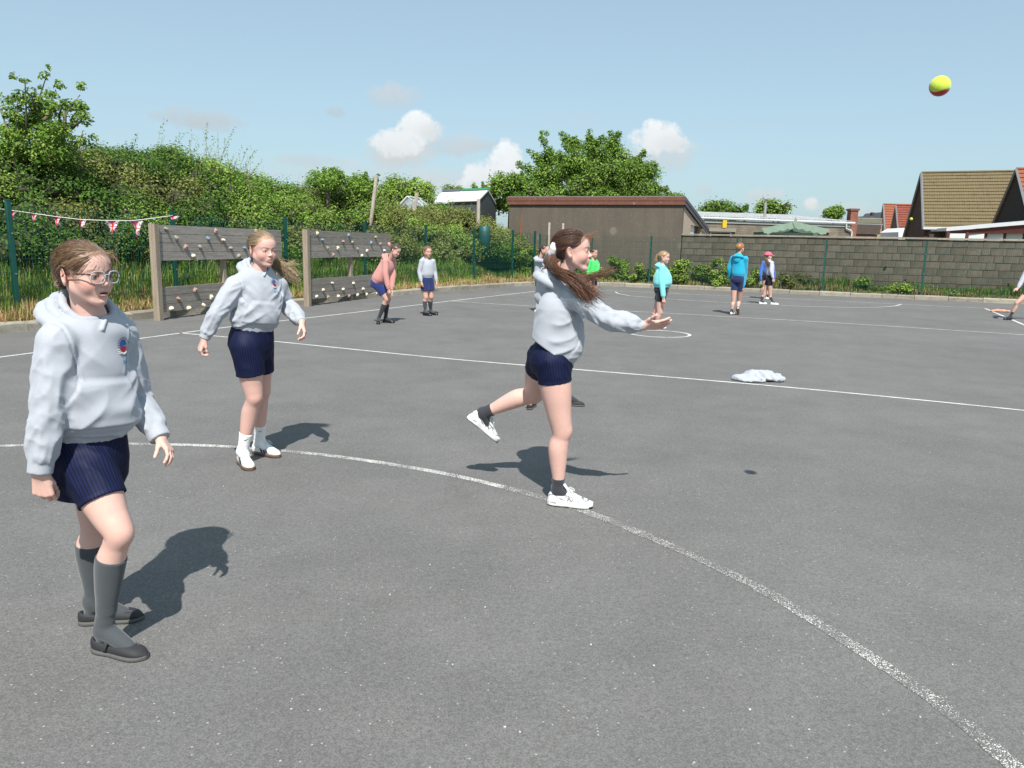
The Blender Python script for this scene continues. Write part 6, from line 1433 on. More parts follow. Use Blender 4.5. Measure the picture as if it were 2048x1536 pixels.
        d = -fold * s * (bkf * .014 * (r1 - .42) * sstep(.0, .40, t) + bkf * .014 * (r2 - .42) * sstep(.46, .12, t) + bkf * .012 * (r3 - .4) * hz_ + .016 * (r4 - .4) * arm + .026 * low)
        if pocket:
            tp = t - hemt; wy = np.where(tp < .085, .125, .125 - .050 * sstep(.085, .20, tp)); m = sstep(wy + .004, wy - .004, np.abs(y)) * sstep(.048, .060, tp) * sstep(.215, .180, tp) * (z > 0)
            e = m * (1 - m) * 4; d = d - .0065 * m + .0035 * e
        return d
    T = Fr(F, pel, RT, s); hb = hemt
    st = [(hb + .035, .150 * g * tg, .118 * g * tg, 0, .002), (hb + .055, .163 * g * tg, .131 * g * tg, 0, .004), (hb + .10, .167 * g * tg, .135 * g * tg, 0, .006), (.24, .160 * g * tg, .128 * g * tg, 0, .006), (.33, .152 * g * tg, .114 * tg, 0, .002), (.385, .135 * tg, .098 * tg, 0, -.002), (.42, .100, .080, 0, -.006), (.45, .066, .060, 0, -.006)]
    T.loft(st, 2.25, .012, fn=ftorso if near else None)
    T.loft([(hb - .004, .140 * g * tg, .109 * g * tg, 0, .002), (hb + .02, .146 * g * tg, .114 * g * tg, 0, .002), (hb + .042, .149 * g * tg, .117 * g * tg, 0, .002)], 2.25, .006, fn=(lambda Pp: .0012 * np.sin(np.arctan2(*(((Pp - pel) @ RT)[:, 1:3].T)) * 150)) if near else None)
    if near: T.loft([(hb - .03, .128 * g * tg, .098 * g * tg, 0, .002), (hb + .006, .128 * g * tg, .098 * g * tg, 0, .002)], 2.25, .003, op='s')
    for k, sg in (('R', -1), ('L', 1)):
        sh, el, wr = J['sh' + k], J['el' + k], J['wr' + k]; ss = s * sleeve_s; a = nrm(el - sh); b = nrm(wr - el); fl_ = np.linalg.norm(wr - el); ul = np.linalg.norm(el - sh)
        def fs(Pp, o=sh, ax=a, L_=ul, mode=0):
            q = Pp - o; t = q @ ax; e1 = nrm(np.cross(ax, (.3, .5, .8))); e2 = np.cross(ax, e1); an_ = np.arctan2(q @ e1, q @ e2); x1, x2 = np.cos(an_), np.sin(an_)
            r = ridge(t * 30 + x1 * .9, x1 * 1.3 + 4, x2 * 1.3, 1.4); r2 = ridge(t * 15 + x2 * 1.5, x1 * 1.2, x2 * 1.2 + 7, 1.8); u = t / L_
            w = (.35 + .65 * np.exp(-((u - 1.0) / .35) ** 2)) if mode == 0 else (.45 + .7 * np.exp(-((u - .05) / .3) ** 2) + .8 * np.exp(-((u - .78) / .2) ** 2))
            return -fold * ss * (.0075 * w * (r - .45) + .0110 * (r2 - .4)) - .008 * (vnoise(Pp * 9) - .5)
        T_sh = pel + RT @ np.array([.395 * s, sg * .070 * s, -.004 * s]); F.cone(T_sh, sh + a * .0, .054 * s, .053 * ss, .03)
        c0 = wr - b * .055 * s
        def fsl(Pp, e=el, a=a, b=b, ul=ul, fl_=fl_):
            w = sstep(-.035, .035, (Pp - e) @ nrm(a + b)); return fs(Pp) * (1 - w) + fs(Pp, e, b, fl_, 1) * w
        F.chain([sh, sh + (el - sh) * .5, el, el + (c0 - el) * .55, c0], np.array([.056, .0555, .0505, .047, .0425]) * ss, .016, fn=fsl if near else None)
        F.cone(c0 - b * .005, wr + b * .004, .0345 * s, .0320 * s, .0025, cut=1)
        if near:   # armhole seam: a narrow groove round the top of the sleeve
            c = sh - a * .004 - lt * sg * .010; nv = nrm(lt * sg * 1.0 + a * .28); sl, gg = F.box(c - .11 * s, c + .11 * s)
            if sl is not None: F.f[sl] = F.disp(F.f[sl], gg, lambda Pp, c=c, nv=nv: .0042 * np.exp(-(((Pp - c) @ nv) / .0036) ** 2) - .0022 * np.exp(-((((Pp - c) @ nv) + .009) / .004) ** 2), .02)
    # hood
    if hoodup: pass
    N_ = Fr(F, neck, np.stack([ft, lt, up], 1), s * hood_s)
    fh_ = (lambda Pp: -.010 * s * (ridge(Pp[:, 0] * 16 + Pp[:, 2] * 9, Pp[:, 1] * 7, Pp[:, 2] * 17, 1.4) - .45)) if near else None
    def ring(rx, ry, ox, z0, z1, r0, r1, a0, n=16, kk=.006):
        A = np.linspace(a0, 2 * math.pi - a0, n); pts = [(rx * math.cos(t) + ox, ry * math.sin(t), z0 + (z1 - z0) * (1 - math.cos(t)) / 2) for t in A]; rr_ = [r0 + (r1 - r0) * (1 - math.cos(t)) / 2 for t in A]
        for i in range(n - 1): N_.cone(pts[i], pts[i + 1], rr_[i], rr_[i + 1], kk, fn=None)
    if hoodup:
        N_.ell((-.088, 0, -.035), (.050, .100, .075), .006, fn=fh_); N_.ell((-.105, 0, -.085), (.038, .070, .070), .012, fn=fh_)
        ring(.104, .118, -.036, -.070, .000, .015, .027, .55, kk=.003); ring(.084, .096, -.026, -.056, .028, .014, .023, .0, kk=.003); ring(.066, .075, -.012, -.036, .052, .010, .015, .0, kk=.003)
    if near:
        N_.cone((.0, 0, -.01), (-.010, 0, .10), .048, .062, .003, op='s'); N_.cone((.052, 0, -.030), (.105, 0, .050), .003, .022, .004, op='s')
        N_.cone((.086, -.004, -.050), (.074, .012, -.024), .0070, .0060, .003)
    if hem_n is not None: F.halfcut(hem_n[0], hem_n[1])
    P, Q = F.mesh(1); del F; hood = addmesh('hoodie', P, Q, hood_m, root); PH, QH = P, Q
    # ---- shorts
    allp = np.array([J[k] for k in ('pel', 'hipR', 'hipL', 'knR', 'knL')]); F = Fld(allp.min(0) - .16, allp.max(0) + .16, ch_ * .95)
    F.loft(pel, RT, np.array([(-.10, .110, .10, 0, -.004), (-.04, .142, .117, 0, -.006), (.02, .143, .115, 0, -.004), (.09, .130, .103, 0, 0)]) * np.array([s, s * g * (tg + 1) / 2, s * g * (tg + 1) / 2, s, s]), 2.3, .02)
    att = []
    for k in 'RL':
        hip, kn = J['hip' + k], J['kn' + k]; a = nrm(kn - hip); Lh = np.linalg.norm(kn - hip); e = hip + a * Lh * shorts_len
        def fsh(Pp, o=hip, ax=a):
            q = Pp - o; t = q @ ax; e1 = nrm(np.cross(ax, (0, 1, .1))); e2 = np.cross(ax, e1); an_ = np.arctan2(q @ e1, q @ e2); return -.006 * (ridge(t * 13 + np.cos(an_) * 2.2, np.cos(an_) * 1.6, np.sin(an_) * 1.6, 1.8) - .4) * sstep(Lh * shorts_len, Lh * .2, t) - .006 * (vnoise(Pp * 10) - .5)
        F.cone(hip, e, .088 * g, .0815 * g * shorts_flare, .022, cut=1, fn=fsh if near else None)
        if near: F.cone(e - a * .012, e, .0835 * g * shorts_flare, .0830 * g * shorts_flare, .002, cut=2); F.cone(e - a * .03, e + a * .05, .0745 * g * shorts_flare, .0745 * g * shorts_flare, .003, op='s')
    P, Q = F.mesh(1); del F
    st_ = np.zeros(len(P))
    dR, dL = [np.linalg.norm(np.cross(P - J['hip' + k], nrm(J['kn' + k] - J['hip' + k])), axis=1) for k in 'RL']
    for k, m in (('R', dR <= dL), ('L', dL < dR)):
        a = nrm(J['kn' + k] - J['hip' + k]); inner = nrm((J['hipL'] - J['hipR']) * (1 if k == 'R' else -1)); inner = nrm(inner - (inner @ a) * a); e2 = np.cross(a, inner); q = P - J['hip' + k]; st_[m] = (np.arctan2(q @ e2, -(q @ inner)) / (2 * math.pi) * 42)[m]
    addmesh('shorts', P, Q, M_shorts if shorts_m == 'stripe' else shorts_m, root, None, {'stripe': st_})
    # ---- socks and shoes
    for k, sd_ in (('R', -1), ('L', 1)):
        kn, an = J['kn' + k], J['an' + k]; ca = an - kn; heel, ff, fu = feet[k]; ff = nrm(ff); fu = nrm(fu)
        if socks[1] is not None:
            tsk = {'knee': .26, 'crew': .66, 'low': .80}[socks[0]]; top = kn + ca * tsk; F = Fld(np.minimum(top, an + ff * .13 - fu * .08) - .09, np.maximum(top, an + ff * .13) + .09, ch_ * .85)
            bk = nrm(np.cross(np.cross(nrm(ca), ff), nrm(ca))); bk = bk if bk @ ff < 0 else -bk; Rk = frame(nrm(ca), ff + np.array([1e-3, 0, 0])); th = .0038; a = nrm(ca)
            fn = (lambda Pp: -.0035 * (ridge((Pp @ a) * 45, Pp[:, 0] * 8, Pp[:, 1] * 8, 1.5) - .4) * sstep(.5, 1.05, ((Pp - kn) @ a) / np.linalg.norm(ca))) if near else None
            F.chain([kn - bk * .004, kn + ca * .13, kn + ca * .30 + bk * .010, kn + ca * .52 + bk * .007, kn + ca * .80, an], np.array([.0500, .0445, .0490, .0425, .0310, .0290]) * g + th, .012, fn=fn, sub=10)
            F.cone(an, an + ff * .098 - fu * .052, .031 + th, .024, .015); F.cone(an, an - ff * .012 - fu * .05, .024 + th, .021, .010)
            F.halfcut(top, -a, .002)
            if near: F.cone(top + bk * (.009 if socks[0] == 'knee' else 0), top + bk * (.009 if socks[0] == 'knee' else 0) + a * .012, .0485 * g + th if socks[0] == 'knee' else 0.0, .0490 * g + th if socks[0] == 'knee' else 0.0, .002, cut=2)
            P, Q = F.mesh(1); so_ = addmesh('sock', P, Q, socks[1], root)
            if len(socks) > 2 and near:   # small tick on the sock
                B = bvh(P, Q); c = top + a * .030; out = nrm(ff * .75 + np.cross(fu, ff) * sd_ * .65 * (1 if k == 'L' else 1)); c2 = kn + ca * (tsk + .10)
                dvw = nrm(c2 - np.array([0, 0, CAMH])); dvw[2] = 0; dvw = nrm(dvw + np.array([-.0, 0, 0])); U_ = nrm(np.cross(dvw, (0, 0, 1))); 
                O_ = c2 + U_ * .006; tick = [[(-.016, .002), (-.012, -.006), (-.007, -.0075), (-.009, -.002)], [(-.012, -.006), (-.002, -.006), (.004, -.001), (-.007, -.0035)], [(-.002, -.006), (.016, .008), (.016, .0085), (-.005, -.001)]]
                V, Fc = stamp(B, O_, dvw, U_, np.array([0, 0, 1.]), tick, .0012)
                if Fc: mb = MB(); mb.add(V, Fc); mbobj(mb, 'tick_mark', M_stripe, so_, False)
        build_shoe(root, sd_, heel, ff, fu, shoes, q=.0030 if near else .010, L=L_shoe)
    # ---- hair
    if hair: hair(root, H, near)
    return dict(root=root, H=H, hood=hood, PH=PH, QH=QH, RT=RT, pel=pel, s=s, ft=ft, lt=lt, up=up, neck=neck)
M_eye = mat('eye', rough=.12, var=0, attr=True, spec=.6)

def hair_cap(root, H, base, near, thick=1.0, face=True, extra=None, light=None, name='hair'):
    q = .0032 * H.s if near else .007; F = Fld(H.O - .15 * H.s, H.O + .15 * H.s, q); h = Fr(F, H.O, H.R, H.s)
    t = .006 * thick; fn = (lambda P: -.0018 * (vnoise(H.l(P) * np.array([14, 90, 90])) - .5)) if near else None
    h.ell((-.014, 0, .032), (.093 + t, .072 + t, .076 + t), .004, fn=fn)
    if extra: extra(h)
    # trim to the hairline
    g = (F.ax[0][:, None, None], F.ax[1][None, :, None], F.ax[2][None, None, :]); p = [g[i] - H.O[i] for i in range(3)]; l = [(H.R[0, j] * p[0] + H.R[1, j] * p[1] + H.R[2, j] * p[2]) / H.s for j in range(3)]
    hl = np.interp(l[2], HEAD_HL[0], HEAD_HL[1]) - .02 * (np.abs(l[1]) < .018) * np.clip((l[2] - .075) / .03, 0, 0); d = (l[0] - hl) * .75 * H.s
    F.comb((slice(None),) * 3, np.maximum(d, (-.085 - l[2]) * H.s).astype(np.float32), .006 * H.s, 'i')
    P, Q = F.mesh(1); L = H.l(P); st = vnoise(np.stack([np.arctan2(L[:, 1], L[:, 2] + .03) * 14, L[:, 0] * 5, L[:, 0] * 0], 1)); c = np.array(base) * (.65 + .6 * st[:, None])
    if light is not None: w = (sstep(.6, .95, st) * .5)[:, None]; c = c * (1 - w) + np.array(light) * w
    return addmesh(name, P, Q, M_hair, root, c)
def join_strands(parts, root, name='hair_strands'):
    V = []; Q = []; Cc = []; n = 0
    for v, q, c in parts: V.append(v); Q.append(q + n); Cc.append(c); n += len(v)
    return addmesh(name, np.vstack(V), np.vstack(Q), M_hair, root, np.vstack(Cc), kind='stuff')
def W(H, pts): return np.array([H.w(p) for p in pts])

def scrunchie(root, c, axis, R_, r, m, name='scrunchie'):
    F = Fld(np.array(c) - R_ - r * 2.4, np.array(c) + R_ + r * 2.4, .003 if r > .008 else .005); e1 = nrm(np.cross(axis, (.2, .9, .3))); e2 = np.cross(nrm(axis), e1); n = 22
    for i in range(n):
        a, b = 2 * math.pi * i / n, 2 * math.pi * (i + 1) / n; rr_ = r * (1 + .35 * math.sin(i * 2.6)); F.cone(c + R_ * (math.cos(a) * e1 + math.sin(a) * e2), c + R_ * (math.cos(b) * e1 + math.sin(b) * e2), rr_, rr_, .004)
    P, Q = F.mesh(1); return addmesh(name, P, Q, m, root)

# ---------------------------------------------------------------- the three nearest girls
def pj(d, Y0): return {k: D(v[0], v[1], Y0 + (v[2] if len(v) > 2 else 0)) for k, v in d.items()}
GREY2 = M_hood

# --- A: girl with glasses, nearest on the left
JA = pj(dict(head=(172, 550, -.04), neck=(180, 619, .0), pel=(174, 925, 0), shR=(114, 684, -.12), shL=(240, 668, .11), elR=(96, 818, -.17), wrR=(80, 944, -.20), elL=(271, 792, .16), wrL=(320, 876, .09),
             hipR=(177, 938, -.07), hipL=(197, 932, .07), knR=(235, 1064, -.13), knL=(186, 1046, .09), anR=(213, 1252, -.09), anL=(172, 1218, .10)), 2.50)
fA = (.82, -.57, 0)
def foot_g(h, t, z=0.0):
    a = G(*h); b = G(*t); d = b - a; d[2] = 0; return a + np.array([0, 0, z]), nrm(d), (0, 0, 1)
feetA = dict(R=foot_g((186, 1299), (281, 1316)), L=foot_g((158, 1249), (284, 1238)))
for k in 'RL': JA['an' + k] = feetA[k][0] + feetA[k][1] * .052 + np.array([0, 0, .085])
def hairA(root, H, near):
    base, light = (.165, .095, .052), (.34, .215, .125)
    cap = hair_cap(root, H, base, near, 1.0, light=light); tie = (-.098, .0, -.012); parts = []
    S = scalp_strands(H, tie, 2300, .007, light=light); parts.append(strands(S, .00075, hair_cols(base, len(S), light, .4)))
    # low bun: coils of hair around a knot
    bun = []; c = np.array((-.114, .004, -.014))
    for _ in range(700):
        a0 = rng.uniform(0, 6.28); R_ = rng.uniform(.010, .030); z0 = rng.normal(0, .014); tt = np.linspace(0, 4.0, 14); bun.append(c + np.stack([R_ * .8 * np.cos(a0 + tt) + .002, z0 * .8 + .006 * np.sin(tt * 2 + a0), R_ * 1.35 * np.sin(a0 + tt)], 1))
    B_ = np.array(bun); parts.append(strands(H.O + (B_ * H.s) @ H.R.T, .0011, hair_cols(base, len(B_), light, .3)))
    # strands from nape to bun and wisps over forehead and cheek
    wis = []
    for _ in range(26):
        y0 = rng.uniform(-.055, .06); p0 = np.array([.068 - abs(y0) * .25, y0, .078 - abs(y0) * .35]); v = np.array([rng.uniform(.01, .05), rng.uniform(-.03, .03), -rng.uniform(.0, .05)]); k = np.linspace(0, 1, 12)[:, None]
        wis.append(p0 + v * k + np.array([.018, 0, .02]) * np.sin(k * math.pi) + np.array([rng.uniform(-.01, .04), 0, .0]) * k ** 2)
    for _ in range(14):
        p0 = np.array([.015, -.070, .022 + rng.uniform(-.01, .02)]); v = np.array([rng.uniform(.02, .065), rng.uniform(-.002, .008), -rng.uniform(.02, .07)]); k = np.linspace(0, 1, 12)[:, None]; wis.append(p0 + v * k + np.array([.0, -.010, .0]) * np.sin(k * 3.14))
    for _ in range(26):
        th = rng.uniform(.2, 2.4); p0 = np.array([-.014 + .097 * math.cos(th), rng.uniform(-.03, .03), .032 + .08 * math.sin(th)]); k = np.linspace(0, 1, 12)[:, None]; wis.append(p0 + np.array([rng.uniform(-.03, .05), 0, rng.uniform(.004, .022)]) * k + np.array([0, 0, .004]) * np.sin(k * 3.1))
    fly(H, parts, tie_, 160, (.22, .14, .08)) if False else None
    W_ = np.array(wis); parts.append(strands(H.O + (W_ * H.s) @ H.R.T, .00042, hair_cols((.26, .16, .09), len(W_), light, .5)))
    join_strands(parts, cap)
    F = Fld(H.w(c) - .06, H.w(c) + .06, .003); Fr(F, H.O, H.R, H.s).ell(tuple(c), (.023, .026, .040)); P, Q = F.mesh(1); addmesh('bun', P, Q, M_hair, cap, np.tile(np.array(base) * .8, (len(P), 1)))
A_ = person('nearest girl, in clear-framed glasses and grey hoodie, brown hair in a low bun', JA, fA, (.925, -.36, -.03), hs=.94, g=.92, hood_s=.92, res=(.0075, .0023, .0021, .0042), squint=.95, skin=(.63, .40, .335), socks=('knee', M_sockg), shoes='mary', feet=feetA,
            hands=dict(R=((.04, .04, -1), (.15, -1, -.05), dict(curl=(.75, 1.25, .7), thumb=(.25, .25, .45), s=.90)), L=((.66, -.42, -.55), (.45, .30, .70), dict(curl=(.35, .60, .40), thumb=(.40, .0, .5), spread=.10, s=.78))),
            hem=.082, tg=.82, fold=.85, sleeve_s=.9, hairc=(.15, .09, .055), hair=hairA, eyes=(.16, .20, .22), brow=(.24, .14, .08), mouth=.004, shorts_len=.50, gaze=(.98, -.2, -.02))
# glasses
def glasses(pr):
    H = pr['H']; gl = MB(); M_fr = mat('clear_acetate', (.66, .68, .71), .08, .03, 5, spec=.8); M_fr.node_tree.nodes['Principled BSDF'].inputs['Transmission Weight'].default_value = .45
    root = thing('glasses', 'clear acetate glasses with dark tortoiseshell arms, worn by the nearest girl', 'glasses', H.w((.09, 0, 0)))
    M_ta = mat('dark_tortoiseshell', (.045, .022, .012), .2, .3, 60)
    for sd_ in (1, -1):
        n = 28; pts = []
        for i in range(n + 1):
            a = 2 * math.pi * i / n; ca, sa = math.cos(a), math.sin(a); e = .72; u = .0245 * abs(ca) ** e * (1 if ca > 0 else -1); v = .0205 * abs(sa) ** e * (1 if sa > 0 else -1)
            pts.append(H.w((.0985 - abs(sd_ * .031 + u) * .18 - (.003 if v < 0 else 0), sd_ * .031 + u, -.0015 + v)))
        mb = MB(); mb.tube(pts, .0023 * H.s, 7, False); mbobj(mb, 'rim', M_fr, root)
        c = H.w((.0985 - .031 * .18, sd_ * .031, -.002)); V = [c] + pts[:-1]; F_ = [(0, 1 + i, 1 + (i + 1) % n) for i in range(n)]; mb = MB(); mb.add(V, F_); mbobj(mb, 'lens', M_lens, root)
        mb = MB(); mb.tube([H.w(p) for p in ((.0885, sd_ * .0555, .008), (.080, sd_ * .0665, .009), (.06, sd_ * .0715, .009), (.020, sd_ * .0765, .007), (-.006, sd_ * .078, .006), (-.022, sd_ * .076, -.008))], [.003, .0024, .0022, .002, .002, .0018], 6); mbobj(mb, 'temple_arm', M_ta, root)
    mb = MB(); mb.tube([H.w(p) for p in ((.096, .009, .006), (.1005, 0, .0085), (.096, -.009, .006))], .0018 * H.s, 6); mbobj(mb, 'bridge', M_fr, root)
def lensmat():
    m = bpy.data.materials.new('spectacle_lens'); m.use_nodes = True; nt = m.node_tree; N = nt.nodes; L = nt.links; N.remove(N['Principled BSDF']); t = N.new('ShaderNodeBsdfTransparent'); t.inputs[0].default_value = (.93, .92, .92, 1); g_ = N.new('ShaderNodeBsdfGlossy'); g_.inputs['Roughness'].default_value = .03
    f = N.new('ShaderNodeFresnel'); f.inputs[0].default_value = 1.6; ms = N.new('ShaderNodeMixShader'); L.new(f.outputs[0], ms.inputs[0]); L.new(t.outputs[0], ms.inputs[1]); L.new(g_.outputs[0], ms.inputs[2]); L.new(ms.outputs[0], N['Material Output'].inputs[0]); return m
M_lens = lensmat(); glasses(A_)
def badge(pr, y=.075, t=.335, k=1.0, text=True):
    """embroidered school badge on the left chest: blue over red disc, rays, white foot, letters under it"""
    B = bvh(pr['PH'], pr['QH']); s = pr['s']; O = pr['pel'] + pr['RT'] @ np.array([t * s, y * s, .10 * s]); d = -nrm(pr['ft'] + pr['lt'] * .45); U = -nrm(np.cross(d, pr['up'])) * -1; U = nrm(np.cross(d, pr['up'])); Wv = pr['up']; r = .021 * k
    col = dict(blue=(.02, .09, .32), red=(.30, .012, .04), navy=(.02, .025, .07), white=(.78, .76, .78), teal=(.02, .22, .36))
    top = fan_disc(0, 0, r * .8, r, .15, math.pi - .15 + .3, 10); bot = fan_disc(0, -.002 * k, r * .78, r * .98, math.pi + .1, 2 * math.pi - .1, 10)
    rays = sum([stroke([(1.08 * r * .85 * math.cos(a), 1.1 * r * math.sin(a)), (1.5 * r * math.cos(a) * .85, 1.42 * r * math.sin(a))], .0024 * k) for a in np.linspace(.35, 3.6, 12)], [])
    foot = sum([stroke([(-r * 1.3, -r * .45 - i * .006 * k), (-r * .8, -r * .5 - i * .006 * k)], .003 * k) for i in range(3)], []) + stroke([(-r * .7, -r * .95), (0, -r * 1.25), (r * .8, -r * .9)], .005 * k)
    wt_ = stroke([(-r * .9, -r * 1.35), (-r * .3, -r * 1.62), (r * .4, -r * 1.62), (r * .95, -r * 1.35)], .0026 * k)
    bd = None; sets = [('blue', top), ('red', bot), ('navy', rays + wt_), ('white', foot)]
    if text:
        z = -.060 * k; hgt = .016 * k
        letters = stroke([(-.012, z), (-.006, z + hgt), (0, z)], .0028) + stroke([(-.0095, z + hgt * .35), (-.0025, z + hgt * .35)], .0024) + stroke([(.016, z + hgt * .85), (.011, z + hgt), (.006, z + hgt * .7), (.006, z + hgt * .3), (.011, z), (.016, z + hgt * .12), (.016, z + hgt * .45), (.012, z + hgt * .45)], .0028)
        sets.append(('teal', letters))
    for nm, polys in sets:
        V, Fc = stamp(B, O, d, U, Wv, polys, .0016 if nm in ('blue', 'red') else .0020)
        if not Fc: continue
        mb = MB(); mb.add(V, Fc); m = bpy.data.materials.get('thread_' + nm) or mat('thread_' + nm, col[nm], .7, .1, 200)
        nmn = {'blue': 'badge', 'red': 'badge_lower_half', 'navy': 'badge_rays', 'white': 'badge_scroll', 'teal': 'initials'}[nm]; mbobj(mb, nmn, m, pr['hood'], False)
badge(A_, .076, .372)

# --- B: blond girl, crouching slightly, behind on the left
JB = pj(dict(head=(526, 500, -.02), neck=(519, 534, .0), pel=(503, 682, 0), shR=(470, 572, -.11), shL=(556, 570, .12), elR=(434, 626, -.20), wrR=(409, 676, -.22), elL=(571, 606, .20), wrL=(603, 644, .04),
             hipR=(493, 692, -.06), hipL=(516, 692, .07), knR=(508, 793, -.03), knL=(523, 780, .13), anR=(489, 893, 0), anL=(512, 884, .16)), 4.64)
feetB = dict(R=foot_g((480, 924), (511, 948)), L=foot_g((506, 906), (566, 917)))
for k in 'RL': JB['an' + k] = feetB[k][0] + feetB[k][1] * .060 + np.array([0, 0, .085])
def hairB(root, H, near):
    base, light = (.25, .165, .09), (.52, .40, .25)
    cap = hair_cap(root, H, base, near, .6, light=light); tie = (-.100, .01, .012); parts = []
    S = scalp_strands(H, tie, 1500, .004, light=light); parts.append(strands(S, .0009, hair_cols(base, len(S), light, .5)))
    # ponytail blown across behind the neck and out to her left side
    p = [H.w(tie), H.w((-.118, .03, -.01)), H.w((-.10, .085, -.05)), D(553, 528, 4.78), D(568, 538, 4.80), D(590, 553, 4.80)]
    Tl = tail_strands(p, 750, [.012, .016, .020, .028, .036, .034], lenvar=.4, wav=.012); parts.append(strands(Tl, .0013, hair_cols(base, len(Tl), light, .7)))
    wisp = tail_strands([D(562, 535, 4.8), D(575, 532, 4.8), D(592, 524, 4.8)], 70, [.01, .012, .012], lenvar=.5); parts.append(strands(wisp, .0008, hair_cols(light, len(wisp), light, .3)))
    join_strands(parts, cap)
B__ = person('blond girl with windblown ponytail, grey hoodie, white socks and striped white trainers', JB, (.72, -.69, 0), (.76, -.645, -.06), hs=.97, g=1.05, tg=.86, hood_s=.88, res=(.009, .0028, .0027, .0055), L_shoe=.236, squint=.75, skin=(.63, .39, .33),
             socks=('crew', M_wht, 'tick'), shoes='trainer', feet=feetB, hands=dict(R=((-.35, -.15, -.92), (-.75, -.55, .2), dict(curl=(.8, 1.1, .6), thumb=(.3, .3, .45), s=.9)), L=((.35, -.35, -.86), (.8, .25, .30), dict(curl=(.45, .8, .5), thumb=(.4, .1, .4), s=.9))),
             hem=.075, hairc=(.26, .17, .10), hair=hairB, eyes=(.14, .17, .19), brow=(.30, .19, .11), mouth=.0012, shorts_len=.56, shorts_flare=1.0, gaze=(.9, -.42, -.05))
badge(B__, .080, .385, .9, True)

# --- C: the thrower
JC = pj(dict(head=(1147, 503, 0), neck=(1129, 558, .02), pel=(1107, 716, .02), shR=(1152, 596, -.13), shL=(1108, 590, .15), elR=(1217, 638, -.20), wrR=(1284, 652, -.22), elL=(1100, 652, .32), wrL=(1105, 690, .36),
             hipR=(1105, 722, -.06), hipL=(1088, 716, .08), knR=(1122, 860, -.05), knL=(1068, 787, .30), anR=(1113, 965, 0), anL=(975, 826, .36)), 4.06)
fC = (.97, -.22, 0)
hC = G(1096, 1008); tC = G(1172, 1015); feetC = dict(R=(hC, nrm((tC - hC) * [1, 1, 0]), (0, 0, 1)))
JC['anR'] = hC + feetC['R'][1] * .052 + np.array([0, 0, .088])
fw = nrm((.70, .30, -.64)); fup = nrm((.62, .10, .72)); fup = nrm(fup - (fup @ fw) * fw); hL = D(934, 838, 4.40); feetC['L'] = (hL, fw, fup); JC['anL'] = hL + fw * .05 + fup * .085
def hairC(root, H, near):
    base, light = (.070, .032, .018), (.24, .10, .045)
    cap = hair_cap(root, H, base, near, 1.0, light=light); tie = (-.100, .0, .018); parts = []
    S = scalp_strands(H, tie, 1700, .007, light=light); parts.append(strands(S, .0009, hair_cols(base, len(S), light, .3)))
    t0 = H.w(tie)
    p = [t0, D(1103, 527, 4.02), D(1112, 545, 3.93), D(1140, 556, 3.86), D(1164, 575, 3.85), D(1186, 598, 3.86)]
    Tl = tail_strands(p, 900, [.014, .018, .020, .024, .038, .058], lenvar=.5, wav=.022); parts.append(strands(Tl, .0013, hair_cols(base, len(Tl), light, .5)))
    p2 = [D(1150, 556, 3.9), D(1175, 556, 3.92), D(1200, 548, 3.95), D(1232, 540, 3.98)]
    T2 = tail_strands(p2, 110, [.014, .018, .016, .016], lenvar=.5, wav=.012); parts.append(strands(T2, .0008, hair_cols(base, len(T2), light, .6)))
    p3 = [D(1100, 528, 4.05), D(1088, 545, 4.05), D(1085, 560, 4.06)]; T3 = tail_strands(p3, 120, [.012, .012, .010], lenvar=.4); parts.append(strands(T3, .0010, hair_cols(base, len(T3), light, .3)))
    wis = []
    for _ in range(26):
        y0 = rng.uniform(-.05, .05); p0 = np.array([.066, y0, .080 - abs(y0) * .3]); k = np.linspace(0, 1, 12)[:, None]; wis.append(p0 + np.array([rng.uniform(.0, .09), 0, rng.uniform(-.05, .035)]) * k + np.array([.01, 0, .012]) * np.sin(k * 3.14))
    for _ in range(40):
        y0 = rng.uniform(-.04, .04); p0 = np.array([.060, y0, .084]); k = np.linspace(0, 1, 12)[:, None]; wis.append(p0 + np.array([rng.uniform(.0, .03), rng.uniform(-.01, .01), -rng.uniform(.01, .065)]) * k + np.array([.022, 0, .004]) * np.sin(k * 3.14))
    W_ = np.array(wis); parts.append(strands(H.O + (W_ * H.s) @ H.R.T, .0005, hair_cols(light, len(W_), light, .3)))
    join_strands(parts, cap); scrunchie(cap, t0 + H.R[:, 0] * .004 - H.R[:, 1] * .006, H.R[:, 0] * .8 - H.R[:, 2] * .35, .029, .020, M_wht)
C__ = person('girl throwing underarm, long brown ponytail in a white scrunchie, standing on one leg', JC, fC, (.985, -.17, .05), hs=1.0, g=1.1, tg=1.0, sleeve_s=1.15, fold=1.0, res=(.0085, .0026, .0025, .0050), squint=.7, skin=(.63, .395, .335), upH=(-.06, 0, 1),
             socks=('low', M_sockb), shoes='runner', feet=feetC, hands=dict(R=((.98, -.08, .10), (-.05, -.72, -.69), dict(curl=(.10, .16, .12), thumb=(1.0, .1, -.1), spread=.12, s=.93)), L=((.5, .2, -.8), (.5, .5, .4), dict(curl=(.4, .6, .4), s=.9))),
             hem=-.03, hood_s=1.12, top_s=1.0, hairc=(.10, .055, .035), hair=hairC, eyes=(.12, .16, .18), brow=(.16, .09, .05), mouth=.011, shorts_len=.30, hem_n=(D(1100, 702, 4.0), nrm(-(0.0 + nrm(np.cross(D(1145, 728, 4.0) - D(1063, 672, 4.0), (0, 1, 0)))) * 1.0)), shorts_flare=1.0, L_shoe=.246, gaze=(.97, -.2, .1))

